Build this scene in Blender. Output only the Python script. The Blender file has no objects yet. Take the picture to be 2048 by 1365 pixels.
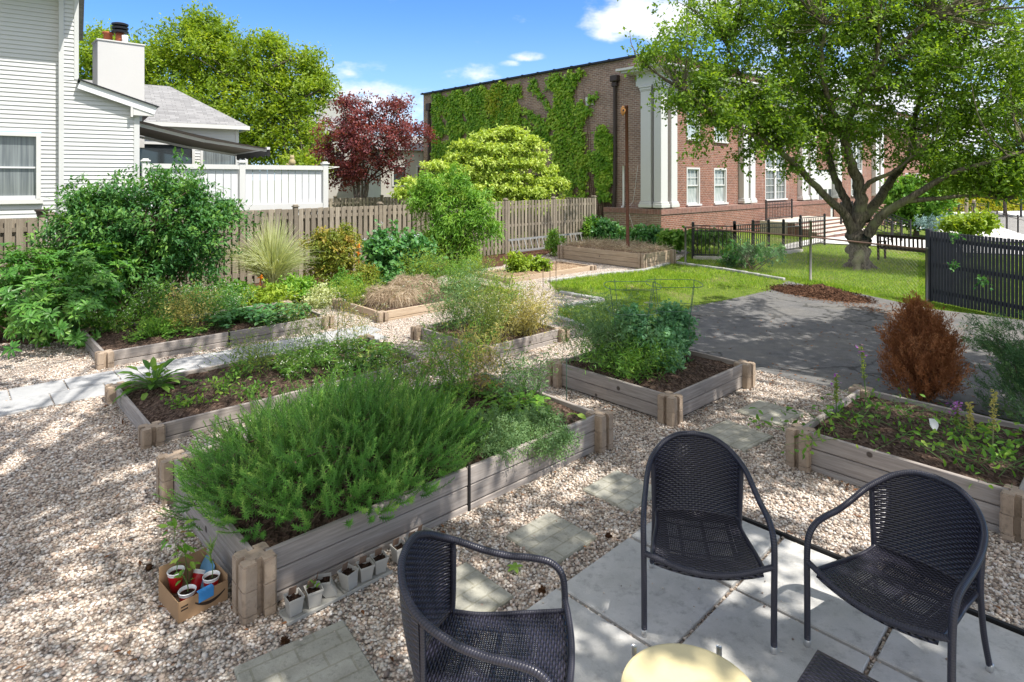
import bpy, math, random
import numpy as np
from mathutils import Vector, Matrix
R = math.radians
rng = np.random.default_rng(7)
random.seed(7)
SC = bpy.context.scene
COL = SC.collection

# ------------------------------------------------------------------ camera, sky, sun, exposure
F, CX, HY, H = 1220.0, 1024.0, 360.0, 2.53      # focal length, principal column, horizon row (2048 px wide picture), eye height
cam_d = bpy.data.cameras.new("camera"); cam = bpy.data.objects.new("camera", cam_d); COL.objects.link(cam)
cam.location = (0, 0, H); cam.rotation_euler = (R(90), 0, 0)
cam_d.sensor_width = 36; cam_d.lens = F / 2048 * 36; cam_d.shift_y = -(682.5 - HY) / 2048
cam_d.clip_start = .05; cam_d.clip_end = 3000
SC.camera = cam
SUN_EL = R(59); SUN_H = np.array([.86, -.51]); SUN_H = SUN_H / np.linalg.norm(SUN_H)
SUN = np.array([SUN_H[0] * math.cos(SUN_EL), SUN_H[1] * math.cos(SUN_EL), math.sin(SUN_EL)])
sun_d = bpy.data.lights.new("sun", 'SUN'); sun = bpy.data.objects.new("sun", sun_d); COL.objects.link(sun)
sun_d.energy = 4.5; sun_d.angle = R(.53); sun_d.color = (1, .945, .86)
sun.rotation_euler = Vector(SUN).to_track_quat('Z', 'Y').to_euler(); sun.location = (20, -12, 30)
SC.view_settings.view_transform = 'Standard'; SC.view_settings.look = 'None'
SC.view_settings.exposure = .78; SC.view_settings.gamma = 1
SC.cycles.max_bounces = 6; SC.cycles.diffuse_bounces = 3; SC.cycles.glossy_bounces = 2
SC.cycles.transmission_bounces = 3; SC.cycles.transparent_max_bounces = 8
SC.cycles.use_denoising = True
SC.cycles.sample_clamp_indirect = 6

# ------------------------------------------------------------------ node helpers
class NT:
    def __init__(s, tree): s.t = tree
    def n(s, typ, ins=None, **props):
        nd = s.t.nodes.new(typ)
        for k, v in props.items(): setattr(nd, k, v)
        for k, v in (ins or {}).items():
            sk = nd.inputs[k]
            if hasattr(v, 'is_linked') or isinstance(v, bpy.types.NodeSocket): s.t.links.new(v, sk)
            else:
                try: sk.default_value = v
                except Exception: sk.default_value = (*v, 1) if len(v) == 3 else v
        return nd
    def math(s, op, a, b=0.0, c=None, clamp=False):
        i = {0: a, 1: b}
        if c is not None: i[2] = c
        return s.n('ShaderNodeMath', i, operation=op, use_clamp=clamp).outputs[0]
    def noise(s, vec, scale, detail=3, rough=.55, out=0):
        return s.n('ShaderNodeTexNoise', {'Vector': vec, 'Scale': scale, 'Detail': detail, 'Roughness': rough}).outputs[out]
    def ramp(s, fac, stops, interp='LINEAR'):
        nd = s.n('ShaderNodeValToRGB', {0: fac}); cr = nd.color_ramp; cr.interpolation = interp
        while len(cr.elements) < len(stops): cr.elements.new(.5)
        for e, (p, c) in zip(cr.elements, stops):
            e.position = p; e.color = (*c, 1) if len(c) == 3 else c
        return nd.outputs[0]
    def mix(s, fac, a, b, blend='MIX'):
        nd = s.n('ShaderNodeMix', {0: fac, 6: a if not isinstance(a, tuple) else (*a[:3], 1), 7: b if not isinstance(b, tuple) else (*b[:3], 1)},
                 data_type='RGBA', blend_type=blend)
        return nd.outputs[2]
    def scale(s, vec, sc):
        return s.n('ShaderNodeVectorMath', {0: vec, 1: sc}, operation='MULTIPLY').outputs[0]
    def bump(s, h, strength=.5, dist=.01):
        return s.n('ShaderNodeBump', {'Height': h, 'Strength': strength, 'Distance': dist}).outputs[0]
    def attr(s, name, out='Fac'):
        return s.n('ShaderNodeAttribute', attribute_name=name).outputs[out]
    def pos(s): return s.n('ShaderNodeNewGeometry').outputs['Position']

def newmat(name):
    m = bpy.data.materials.new(name); m.use_nodes = True
    m.node_tree.nodes.clear(); t = NT(m.node_tree)
    out = t.n('ShaderNodeOutputMaterial'); return m, t, out
def finish(t, out, col, rough=.8, normal=None, metal=0.0, spec=.3, extra=None):
    i = {'Base Color': col if not isinstance(col, tuple) else (*col[:3], 1), 'Roughness': rough, 'Metallic': metal, 'Specular IOR Level': spec}
    if normal is not None: i['Normal'] = normal
    if extra: i.update(extra)
    p = t.n('ShaderNodeBsdfPrincipled', i); t.t.links.new(p.outputs[0], out.inputs[0]); return p
def plain(name, col, rough=.6, metal=0.0, spec=.3, var=.12, vscale=8, bumps=0):
    m, t, out = newmat(name); ps = t.pos()
    nz = t.noise(ps, vscale, 4)
    c = t.mix(nz, tuple(x * (1 - var) for x in col), tuple(min(1, x * (1 + var)) for x in col))
    nrm = t.bump(t.noise(ps, vscale * 8, 3), bumps, .01) if bumps else None
    finish(t, out, c, rough, nrm, metal, spec); return m

# ------------------------------------------------------------------ world: physical sky with a few fair weather clouds
W = bpy.data.worlds.new("World"); SC.world = W; W.use_nodes = True
W.node_tree.nodes.clear(); t = NT(W.node_tree)
sky = t.n('ShaderNodeTexSky', sky_type='NISHITA', sun_disc=False, sun_elevation=SUN_EL,
          sun_rotation=math.atan2(SUN_H[0], SUN_H[1]), air_density=1.0, dust_density=.6, ozone_density=2.2, altitude=0)
dirv = t.n('ShaderNodeTexCoord').outputs['Generated']
sep = t.n('ShaderNodeSeparateXYZ', {0: dirv})
yy = t.math('MAXIMUM', sep.outputs[1], .05)
ax = t.math('DIVIDE', sep.outputs[0], yy); ez = t.math('DIVIDE', sep.outputs[2], yy)
comb = t.n('ShaderNodeCombineXYZ', {0: ax, 1: t.math('MULTIPLY', ez, 1.9), 2: .3}).outputs[0]
nzc = t.noise(comb, 9, 6, .58); nzf = t.noise(comb, 26, 4, .6)
nzc = t.math('ADD', t.math('MULTIPLY', nzc, .75), t.math('MULTIPLY', nzf, .25))
tot = None
for (cx, cy, rx, ry, amp) in [(1300, 30, 150, 75, 1.0), (1395, 20, 150, 70, 1.0), (1235, 70, 75, 26, .8), (1060, 113, 50, 14, .85), (1022, 128, 30, 10, .6),
                              (690, 140, 120, 26, .7), (720, 205, 200, 62, .75), (960, 150, 240, 26, .34), (860, 240, 300, 60, .55), (1750, 230, 460, 150, 1.0), (2060, 120, 330, 200, .95), (1700, 90, 260, 90, .8)]:
    du = t.math('MULTIPLY', t.math('SUBTRACT', ax, (cx - CX) / F), F / rx)
    dv = t.math('MULTIPLY', t.math('SUBTRACT', ez, (HY - cy) / F), F / ry)
    r2 = t.math('ADD', t.math('MULTIPLY', du, du), t.math('MULTIPLY', dv, dv))
    g = t.math('MULTIPLY', t.math('SUBTRACT', 1.15, r2, clamp=True), amp)
    tot = g if tot is None else t.math('MAXIMUM', tot, g)
cl = t.math('ADD', t.math('MULTIPLY', tot, .56), t.math('MULTIPLY', t.math('SUBTRACT', nzc, .55), 1.7))
cl = t.n('ShaderNodeMapRange', {0: t.math('ADD', cl, 0), 1: .10, 2: .58}, interpolation_type='SMOOTHSTEP').outputs[0]
cl = t.math('MULTIPLY', cl, t.math('GREATER_THAN', sep.outputs[1], .06))
haze_b = t.n('ShaderNodeMapRange', {0: ez, 1: .02, 2: .3, 3: .42, 4: 0}, interpolation_type='SMOOTHSTEP').outputs[0]
skyc = t.mix(1.0, sky.outputs[0], (.38, .62, .92), 'MULTIPLY')
skyc = t.mix(haze_b, skyc, (3.2, 4.1, 5.0))
cld = t.mix(nzf, (3.9, 4.2, 4.6), (5.2, 5.2, 5.2))
# unseen broken bright cloud cover overhead and to the south, added as fill light
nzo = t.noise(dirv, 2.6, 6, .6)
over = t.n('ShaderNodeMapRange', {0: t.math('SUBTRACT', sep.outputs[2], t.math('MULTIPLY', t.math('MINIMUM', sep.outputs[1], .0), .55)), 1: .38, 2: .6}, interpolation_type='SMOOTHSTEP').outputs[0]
fill_cov = t.math('MULTIPLY', over, t.n('ShaderNodeMapRange', {0: nzo, 1: .36, 2: .55, 3: .35}).outputs[0], clamp=True)
allc = t.mix(cl, skyc, cld)
allc = t.mix(fill_cov, allc, (5.4, 5.3, 5.2))
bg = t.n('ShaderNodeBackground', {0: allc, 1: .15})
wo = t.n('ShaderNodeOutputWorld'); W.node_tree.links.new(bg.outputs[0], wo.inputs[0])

# ------------------------------------------------------------------ places: pixel of the photograph <-> point of the garden
def gz(x, y=0):
    d = max(0.0, x - 6.8); return -min(1.3, .05 * d * d / (d + 1.2))
gzv = np.vectorize(gz)
def G(px, py, z=None):
    zz = 0.0 if z is None else z
    for _ in range(1 if z is not None else 8):
        Y = F * (H - zz) / (py - HY); X = (px - CX) / F * Y
        if z is None: zz = gz(X)
    return np.array([X, Y, zz])
def P(px, py, Y): return np.array([(px - CX) / F * Y, Y, H - (py - HY) / F * Y])
def topx(p): return CX + F * p[..., 0] / p[..., 1], HY + F * (H - p[..., 2]) / p[..., 1]
A43 = R(43.0)
U = np.array([math.cos(A43), math.sin(A43), 0]); V = np.array([-math.sin(A43), math.cos(A43), 0]); ZV = np.array([0, 0, 1.0])
def v3(x, y, z=0): return np.array([x, y, z], float)
def unit(a):
    a = np.asarray(a, float); return a / np.maximum(np.linalg.norm(a, axis=-1, keepdims=True), 1e-9)

# ------------------------------------------------------------------ mesh builder
class MB:
    def __init__(s): s.v = []; s.f = []; s.n = 0; s.loc = []; s.tint = []
    def add(s, v, faces, loc=None, tint=None):
        v = np.asarray(v, float).reshape(-1, 3); k = len(v)
        s.v.append(v); s.loc.append(v if loc is None else np.asarray(loc, float).reshape(-1, 3))
        s.tint.append(np.full(k, rng.random()) if tint is None else np.broadcast_to(np.asarray(tint, float), (k,)))
        for f in faces:
            f = np.asarray(f, np.int64)
            if f.ndim == 1: f = f[None]
            if f.size: s.f.append(f + s.n)
        s.n += k; return s
    def box(s, c, ex, ey, ez, sx, sy, sz, bev=0.0, tint=None, lo=None):
        """box centred at c along unit axes ex, ey, ez with full sizes sx, sy, sz; local coordinates kept for grain"""
        hx, hy, hz = sx / 2, sy / 2, sz / 2; b = min(bev, hx * .8, hy * .8, hz * .8)
        off = np.array([rng.random() * 20, rng.random() * 20, rng.random() * 20]) if lo is None else np.asarray(lo, float)
        if b <= 0:
            l = np.array([[x, y, z] for z in (-hz, hz) for y in (-hy, hy) for x in (-hx, hx)])
            fs = [(0, 2, 3, 1), (4, 5, 7, 6), (0, 1, 5, 4), (2, 6, 7, 3), (0, 4, 6, 2), (1, 3, 7, 5)]
            w = c + l[:, :1] * ex + l[:, 1:2] * ey + l[:, 2:] * ez
            return s.add(w, fs, l + off, tint)
        l = []; idx = {}
        for sxn in (-1, 1):
            for syn in (-1, 1):
                for szn in (-1, 1):
                    for ax_ in range(3):
                        q = [sxn * (hx - b), syn * (hy - b), szn * (hz - b)]; q[ax_] = (sxn * hx, syn * hy, szn * hz)[ax_]
                        idx[(sxn, syn, szn, ax_)] = len(l); l.append(q)
        fs = []
        for ax_ in range(3):
            o1, o2 = [(1, 2), (0, 2), (0, 1)][ax_]
            for sg in (-1, 1):
                q = []
                for a_, b_ in ((-1, -1), (1, -1), (1, 1), (-1, 1)):
                    k = [0, 0, 0]; k[ax_] = sg; k[o1] = a_; k[o2] = b_; q.append(idx[(*k, ax_)])
                if (sg == 1) == (ax_ == 1): q = q[::-1]
                fs.append(q)
        for ax_ in range(3):
            o1, o2 = [(1, 2), (0, 2), (0, 1)][ax_]
            for a_ in (-1, 1):
                for b_ in (-1, 1):
                    k0 = [0, 0, 0]; k0[o1] = a_; k0[o2] = b_; k1 = list(k0); k0[ax_] = -1; k1[ax_] = 1
                    fs.append([idx[(*k0, o1)], idx[(*k1, o1)], idx[(*k1, o2)], idx[(*k0, o2)]])
        for k in [(a, b2, c2) for a in (-1, 1) for b2 in (-1, 1) for c2 in (-1, 1)]:
            fs.append([idx[(*k, 0)], idx[(*k, 1)], idx[(*k, 2)]])
        l = np.array(l, float); w = c + l[:, :1] * ex + l[:, 1:2] * ey + l[:, 2:] * ez
        return s.add(w, fs, l + off, tint)
    def abox(s, x0, x1, y0, y1, z0, z1, bev=0.0, tint=None):
        X, Y, Z = np.eye(3); return s.box(v3((x0 + x1) / 2, (y0 + y1) / 2, (z0 + z1) / 2), X, Y, Z, x1 - x0, y1 - y0, z1 - z0, bev, tint)
    def bar(s, a, b, w, h, up=ZV, bev=0.0, tint=None):
        a = np.asarray(a, float); b = np.asarray(b, float); e = unit(b - a); sd = unit(np.cross(up, e)); u2 = np.cross(e, sd)
        return s.box((a + b) / 2, e, sd, u2, np.linalg.norm(b - a), w, h, bev, tint)
    def tube(s, path, rad, k=8, cap=True, tint=None):
        p = np.asarray(path, float); m = len(p); rad = np.broadcast_to(np.asarray(rad, float), (m,))
        tg = np.gradient(p, axis=0); tg = unit(tg)
        ref = np.array([0, 0, 1.0]) if abs(tg[0][2]) < .9 else np.array([1.0, 0, 0])
        nrm = unit(np.cross(tg[0], ref)); rings = []
        L = 0
        locs = []
        for i in range(m):
            nrm = unit(nrm - tg[i] * np.dot(nrm, tg[i])); bn = np.cross(tg[i], nrm)
            a = np.arange(k) / k * 2 * math.pi
            rings.append(p[i] + rad[i] * (np.cos(a)[:, None] * nrm + np.sin(a)[:, None] * bn))
            if i: L += np.linalg.norm(p[i] - p[i - 1])
            locs.append(np.stack([np.full(k, L), np.arange(k) / k, np.zeros(k)], 1))
        fs = []
        i0 = np.arange(m - 1)[:, None] * k; j = np.arange(k)[None]; j2 = (j + 1) % k
        q = np.stack([i0 + j, i0 + k + j, i0 + k + j2, i0 + j2], -1).reshape(-1, 4)[:, ::-1]
        fs.append(q)
        if cap: fs.append(np.arange(k)[None]); fs.append((m - 1) * k + np.arange(k)[None, ::-1])
        return s.add(np.concatenate(rings), fs, np.concatenate(locs), tint)
    def lathe(s, c, prof, k=24, tint=None, axis=None, cap=True):
        """profile [(r, z)] turned about the vertical through c (or a tilted axis)"""
        c = np.asarray(c, float); a = np.arange(k) / k * 2 * math.pi
        if axis is None: ex, ey, ez = np.eye(3)
        else:
            ez = unit(axis); ex = unit(np.cross(ez, [0.3, 1, .1])); ey = np.cross(ez, ex)
        rings = [c + r * (np.cos(a)[:, None] * ex + np.sin(a)[:, None] * ey) + z * ez for r, z in prof]
        m = len(prof); i0 = np.arange(m - 1)[:, None] * k; j = np.arange(k)[None]; j2 = (j + 1) % k
        fs = [np.stack([i0 + j, i0 + j2, i0 + k + j2, i0 + k + j], -1).reshape(-1, 4)]
        if cap:
            if prof[0][0] > 1e-4: fs.append(np.arange(k)[None, ::-1])
            if prof[-1][0] > 1e-4: fs.append((m - 1) * k + np.arange(k)[None])
        return s.add(np.concatenate(rings), fs, None, tint)
    def prism(s, poly, z0, z1, tint=None, org=None, ex=None, ey=None, ez=None):
        """2-D polygon (counter-clockwise) extruded from z0 to z1 in the frame org, ex, ey, ez"""
        org = v3(0, 0, 0) if org is None else org; ex = v3(1, 0, 0) if ex is None else ex
        ey = v3(0, 1, 0) if ey is None else ey; ez = ZV if ez is None else ez
        p = np.asarray(poly, float); n = len(p)
        l = np.concatenate([np.c_[p, np.full(n, z0)], np.c_[p, np.full(n, z1)]])
        w = org + l[:, :1] * ex + l[:, 1:2] * ey + l[:, 2:] * ez
        i = np.arange(n); j = (i + 1) % n
        return s.add(w, [np.stack([i, j, j + n, i + n], 1), i[None, ::-1], i[None] + n], l, tint)
    def quad(s, a, b, c, d, tint=None, loc=None): return s.add([a, b, c, d], [(0, 1, 2, 3)], loc, tint)
    def leaves(s, pos, d, n, L, Wd, tpl, tint=None):
        T, FS = tpl; N = len(pos); K = len(T)
        d = unit(d); sd = unit(np.cross(d, n)); n2 = np.cross(sd, d)
        L = np.broadcast_to(np.asarray(L, float), (N,))[:, None, None]; Wd = np.broadcast_to(np.asarray(Wd, float), (N,))[:, None, None]
        v = pos[:, None] + T[None, :, 0:1] * L * d[:, None] + T[None, :, 1:2] * Wd * sd[:, None] + T[None, :, 2:3] * L * n2[:, None]
        base = (np.arange(N) * K)[:, None]; fs = [base + np.asarray(f)[None] for f in FS]
        tn = rng.random(N) if tint is None else np.broadcast_to(tint, (N,))
        loc = np.broadcast_to(T[None], (N, K, 3))
        return s.add(v.reshape(-1, 3), fs, loc.reshape(-1, 3), np.repeat(tn, K))
    def tubes(s, paths, rad, k=3, tint=None):
        """many thin stems at once: paths (N, M, 3), rad (M,) or (N, M)"""
        p = np.asarray(paths, float); N, M, _ = p.shape; rad = np.broadcast_to(np.asarray(rad, float), (N, M))
        tg = unit(np.gradient(p, axis=1)); ref = np.where(np.abs(tg[..., 2:3]) < .9, ZV, v3(1, 0, 0))
        a1 = unit(np.cross(tg, ref)); a2 = np.cross(tg, a1)
        an = np.arange(k) / k * 2 * math.pi
        v = p[:, :, None] + rad[:, :, None, None] * (np.cos(an)[None, None, :, None] * a1[:, :, None] + np.sin(an)[None, None, :, None] * a2[:, :, None])
        b = (np.arange(N) * M * k)[:, None, None] + (np.arange(M - 1) * k)[None, :, None]; j = np.arange(k)[None, None]; j2 = (j + 1) % k
        q = np.stack([b + j, b + j2, b + k + j2, b + k + j], -1).reshape(-1, 4)
        tn = np.repeat(rng.random(N) if tint is None else np.broadcast_to(tint, (N,)), M * k)
        return s.add(v.reshape(-1, 3), [q], None, tn)
    def ribbons(s, paths, wid, tint=None):
        p = np.asarray(paths, float); N, M, _ = p.shape; wid = np.broadcast_to(np.asarray(wid, float), (N, M))
        tg = unit(np.gradient(p, axis=1)); rv = unit(rng.normal(size=(N, 1, 3)) * [1, 1, .3])
        sd = unit(np.cross(tg, rv + np.zeros_like(tg)))
        v = np.stack([p - sd * wid[..., None] / 2, p + sd * wid[..., None] / 2], 2)
        b = (np.arange(N) * M * 2)[:, None] + (np.arange(M - 1) * 2)[None]
        q = np.stack([b, b + 1, b + 3, b + 2], -1).reshape(-1, 4)
        tn = np.repeat(rng.random(N) if tint is None else np.broadcast_to(tint, (N,)), M * 2)
        return s.add(v.reshape(-1, 3), [q], None, tn)
    def build(s, name, mat, parent=None, smooth=False, local=False, label=None):
        me = bpy.data.meshes.new(name)
        if s.n:
            v = np.concatenate(s.v)
            org = v3(0, 0, 0)
            o = bpy.data.objects.new(name, me); COL.objects.link(o)
            if parent is not None:
                o.parent = parent
                if not local:
                    q = parent
                    while q is not None: org = org + np.array(q.location); q = q.parent
            elif not local:
                org = v3((v[:, 0].min() + v[:, 0].max()) / 2, (v[:, 1].min() + v[:, 1].max()) / 2, v[:, 2].min()); o.location = org
            v = v - org
            me.vertices.add(len(v)); me.vertices.foreach_set('co', v.astype(np.float32).ravel())
            tot_ = np.concatenate([np.full(len(f), f.shape[1], np.int32) for f in s.f])
            lp = np.concatenate([f.ravel() for f in s.f]).astype(np.int32)
            st = np.concatenate([[0], np.cumsum(tot_)[:-1]]).astype(np.int32)
            me.loops.add(len(lp)); me.loops.foreach_set('vertex_index', lp)
            me.polygons.add(len(tot_)); me.polygons.foreach_set('loop_start', st); me.polygons.foreach_set('loop_total', tot_)
            me.polygons.foreach_set('use_smooth', np.full(len(tot_), bool(smooth)))
            a = me.attributes.new('loc', 'FLOAT_VECTOR', 'POINT'); a.data.foreach_set('vector', np.concatenate(s.loc).astype(np.float32).ravel())
            a = me.attributes.new('tint', 'FLOAT', 'POINT'); a.data.foreach_set('value', np.concatenate(s.tint).astype(np.float32))
            me.update(calc_edges=True)
            me.materials.append(mat)
        if label: o['label'] = label
        return o

def tag(o, label=None, cat=None, group=None, kind=None):
    if label: o['label'] = label
    if cat: o['category'] = cat
    if group: o['group'] = group
    if kind: o['kind'] = kind
    return o
def thing(name, label, cat, loc=(0, 0, 0), rotz=0, group=None):
    o = bpy.data.objects.new(name, None); COL.objects.link(o); o.empty_display_size = .1
    o.location = tuple(float(q) for q in loc); o.rotation_euler = (0, 0, rotz)
    return tag(o, label, cat, group)
def struct(mb, name, mat, smooth=False, kind='structure'):
    return tag(mb.build(name, mat, smooth=smooth, local=True), kind=kind)
def copy_tree(o, parent=None, loc=None, rotz=None, label=None):
    c = o.copy(); COL.objects.link(c); c.parent = parent
    if loc is not None: c.location = tuple(float(q) for q in loc)
    if rotz is not None: c.rotation_euler = (0, 0, rotz)
    if label: c['label'] = label
    for ch in list(o.children): copy_tree(ch, c)
    return c

# leaf templates: (along, across, up) + faces
DIA = (np.array([[0, 0, 0], [.45, .5, .07], [1, 0, -.03], [.45, -.5, .07]]), [(0, 3, 2, 1)])
LEAF = (np.array([[0, 0, 0], [.3, .45, .09], [.3, 0, .03], [.3, -.45, .09], [.7, .38, .04], [.7, 0, 0], [.7, -.38, .04], [1, 0, -.12]]),
        [(0, 2, 1), (0, 3, 2), (1, 2, 5, 4), (2, 3, 6, 5), (4, 5, 7), (5, 6, 7)])
NEED = (np.array([[0, .5, 0], [0, -.5, 0], [1, 0, .05]]), [(0, 1, 2)])
BLADE = (np.array([[0, .5, 0], [0, -.5, 0], [.55, -.38, .05], [.55, .38, .05], [1, 0, -.08]]), [(0, 1, 2, 3), (3, 2, 4)])
def rand_dirs(n, zb=0.0, zs=1.0):
    d = rng.normal(size=(n, 3)) * [1, 1, zs] + [0, 0, zb]; return unit(d)

# ------------------------------------------------------------------ materials
M = {}
def leafmat(key, dark, mid, light, transl=.35, rough=.5, spec=.35):
    m, t, out = newmat(key); tn = t.attr('tint')
    nz = t.noise(t.pos(), 2.2, 2)
    f = t.math('ADD', t.math('MULTIPLY', tn, .72), t.math('MULTIPLY', t.math('SUBTRACT', nz, .36), .9), clamp=True)
    c = t.ramp(f, [(0, dark), (.5, mid), (1, light)])
    p = t.n('ShaderNodeBsdfPrincipled', {'Base Color': c, 'Roughness': rough, 'Specular IOR Level': spec})
    c2 = t.mix(1.0, c, (1.5, 1.42, .55), 'MULTIPLY')
    tr = t.n('ShaderNodeBsdfTranslucent', {'Color': c2})
    mx = t.n('ShaderNodeMixShader', {0: transl, 1: p.outputs[0], 2: tr.outputs[0]})
    t.t.links.new(mx.outputs[0], out.inputs[0]); M[key] = m
leafmat('leaf_zelkova', (.08, .15, .016), (.20, .31, .026), (.44, .51, .05), .46)
leafmat('leaf_cherry', (.06, .13, .016), (.14, .25, .03), (.32, .44, .06), .5)
leafmat('leaf_maple', (.065, .022, .032), (.18, .048, .058), (.40, .11, .10), .38)
leafmat('leaf_kousa', (.20, .31, .045), (.40, .52, .10), (.64, .70, .25), .34)
leafmat('leaf_euonymus', (.02, .085, .03), (.06, .18, .04), (.24, .42, .075), .34)
leafmat('leaf_rhodo', (0.029, 0.112, 0.019), (0.080, 0.224, 0.032), (0.240, 0.416, 0.080), .25, .38)
leafmat('leaf_hydrangea', (.028, .11, .035), (.075, .22, .06), (.19, .36, .09), .3, .4)
leafmat('leaf_lime', (0.115, 0.218, 0.017), (0.230, 0.345, 0.029), (0.414, 0.483, 0.069), .36)
leafmat('leaf_green', (.05, .15, .02), (.12, .28, .035), (.28, .42, .07), .36)
leafmat('leaf_bright', (.07, .20, .025), (.17, .35, .045), (.38, .52, .10), .38)
leafmat('leaf_rosemary', (.045, .15, .034), (.145, .345, .065), (.46, .64, .17), .33, .55, .2)
leafmat('leaf_pea', (.07, .21, .10), (.17, .37, .18), (.33, .53, .30), .34)
leafmat('leaf_dill', (.11, .18, .035), (.22, .30, .055), (.40, .44, .11), .35)
leafmat('leaf_fennel', (.07, .16, .075), (.15, .27, .11), (.28, .40, .18), .34)
leafmat('leaf_seedhead', (.26, .22, .06), (.42, .37, .11), (.60, .54, .20), .32)
leafmat('leaf_silver', (.30, .36, .15), (.50, .55, .30), (.70, .72, .52), .3)
leafmat('leaf_pieris', (0.072, 0.156, 0.016), (0.208, 0.247, 0.033), (0.468, 0.286, 0.065), .3)
leafmat('leaf_ivy', (.09, .24, .02), (.24, .44, .04), (.48, .60, .09), .34)
leafmat('leaf_ivy_lime', (.20, .30, .02), (.36, .44, .035), (.52, .52, .07), .3)
leafmat('needle_dead', (.13, .048, .022), (.30, .125, .058), (.52, .26, .13), .22, .8, .1)
leafmat('needle_juniper', (0.029, 0.088, 0.045), (0.080, 0.176, 0.064), (0.176, 0.288, 0.096), .2, .6)
leafmat('grass', (.10, .20, .018), (.21, .36, .032), (.45, .53, .08), .38, .6, .2)
leafmat('hedge_yellow', (0.170, 0.200, 0.010), (0.330, 0.340, 0.020), (0.480, 0.450, 0.050), .3)
leafmat('straw', (.18, .135, .10), (.42, .33, .235), (.72, .63, .5), .12, .9, .1)
leafmat('dry_leaf', (0.078, 0.034, 0.016), (0.195, 0.091, 0.046), (0.364, 0.195, 0.098), .12, .9, .1)
leafmat('petal_white', (0.500, 0.520, 0.440), (0.660, 0.680, 0.600), (0.800, 0.800, 0.760), .3, .7)
leafmat('petal_purple', (0.220, 0.060, 0.300), (0.360, 0.110, 0.440), (0.520, 0.280, 0.580), .3, .7)
leafmat('petal_orange', (0.500, 0.120, 0.010), (0.700, 0.200, 0.015), (0.800, 0.340, 0.030), .3, .7)
leafmat('petal_blue', (0.300, 0.380, 0.500), (0.420, 0.500, 0.620), (0.600, 0.660, 0.740), .3, .7)
leafmat('leaf_spruce', (0.100, 0.190, 0.200), (0.180, 0.290, 0.300), (0.270, 0.380, 0.380), .1, .7)

def bark(key, a, b, moss=None):
    m, t, out = newmat(key); ps = t.pos()
    s1 = t.noise(t.scale(ps, (9, 9, 2.2)), 2.2, 5, .65); s2 = t.noise(ps, 1.6, 3)
    c = t.mix(t.n('ShaderNodeMapRange', {0: s1, 1: .35, 2: .65}).outputs[0], a, b)
    if moss: c = t.mix(t.n('ShaderNodeMapRange', {0: s2, 1: .5, 2: .68}).outputs[0], c, moss)
    finish(t, out, c, .95, t.bump(s1, .8, .05), spec=.1); M[key] = m
bark('bark', (.055, .045, .034), (.20, .17, .13), (.20, .20, .11))
bark('bark_grey', (.07, .055, .05), (.2, .17, .15))
M['stem_green'] = plain('stem_green', (.10, .19, .05), .7)
M['stem_brown'] = plain('stem_brown', (.10, .068, .045), .85)
M['stem_pale'] = plain('stem_pale', (.25, .25, .12), .8)

# gravel: one stone per Voronoi cell, with real stones lying on it near the camera
STONE = [(0, (0.113, 0.095, 0.088)), (.1, (0.256, 0.204, 0.170)), (.24, (0.430, 0.338, 0.268)), (.42, (0.543, 0.448, 0.365)), (.62, (0.635, 0.562, 0.487)), (.82, (0.717, 0.672, 0.613)), (.93, (0.778, 0.746, 0.710)), (1, (0.481, 0.318, 0.233))]
m, t, out = newmat('gravel'); ps = t.pos()
vo = t.n('ShaderNodeTexVoronoi', {'Vector': ps, 'Scale': 52.0, 'Randomness': 1.0})
cellv = t.n('ShaderNodeSeparateColor', {0: vo.outputs['Color']}).outputs[0]
c = t.ramp(cellv, STONE)
edge = t.n('ShaderNodeMapRange', {0: vo.outputs['Distance'], 1: .35, 2: .72, 3: 1, 4: .38}).outputs[0]
ed = t.n('ShaderNodeCombineXYZ', {0: edge, 1: edge, 2: edge}).outputs[0]
c = t.mix(1.0, c, ed, 'MULTIPLY')
dirt = t.n('ShaderNodeMapRange', {0: t.noise(ps, 1.4, 5, .6), 1: .54, 2: .72}).outputs[0]
c = t.mix(t.math('MULTIPLY', dirt, .42), c, (.17, .13, .10))
hh = t.math('MULTIPLY', t.math('SUBTRACT', 1.0, vo.outputs['Distance']), t.math('ADD', .5, cellv))
finish(t, out, c, .85, t.bump(hh, .9, .012), spec=.2); M['gravel'] = m
m, t, out = newmat('pebble'); tn = t.attr('tint')
c = t.ramp(tn, STONE); c = t.mix(t.math('MULTIPLY', t.noise(t.pos(), 160, 3), .4), c, (.34, .28, .24))
finish(t, out, c, .75, spec=.28); M['pebble'] = m

def soilmat(key, a, b, cc, scale=38):
    m, t, out = newmat(key); ps = t.pos()
    n1 = t.noise(ps, scale, 6, .7); n2 = t.noise(ps, 3.0, 4); vo = t.n('ShaderNodeTexVoronoi', {'Vector': t.scale(ps, (1, .6, 1)), 'Scale': scale * 1.3})
    cv = t.n('ShaderNodeSeparateColor', {0: vo.outputs['Color']}).outputs[1]
    c = t.ramp(t.math('ADD', t.math('MULTIPLY', n1, .55), t.math('MULTIPLY', cv, .45)), [(.25, a), (.5, b), (.8, cc)])
    c = t.mix(t.math('MULTIPLY', n2, .3), c, a)
    finish(t, out, c, .95, t.bump(t.math('ADD', n1, vo.outputs['Distance']), .9, .03), spec=.1); M[key] = m
soilmat('soil', (.035, .022, .016), (.10, .066, .05), (.24, .17, .13))
soilmat('mulch', (.03, .016, .010), (.085, .043, .027), (.20, .11, .07), 26)
soilmat('pot_soil', (.018, .010, .008), (.05, .03, .022), (.10, .06, .045), 60)
soilmat('straw_soil', (.16, .10, .06), (.33, .23, .15), (.50, .40, .28), 30)

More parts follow.
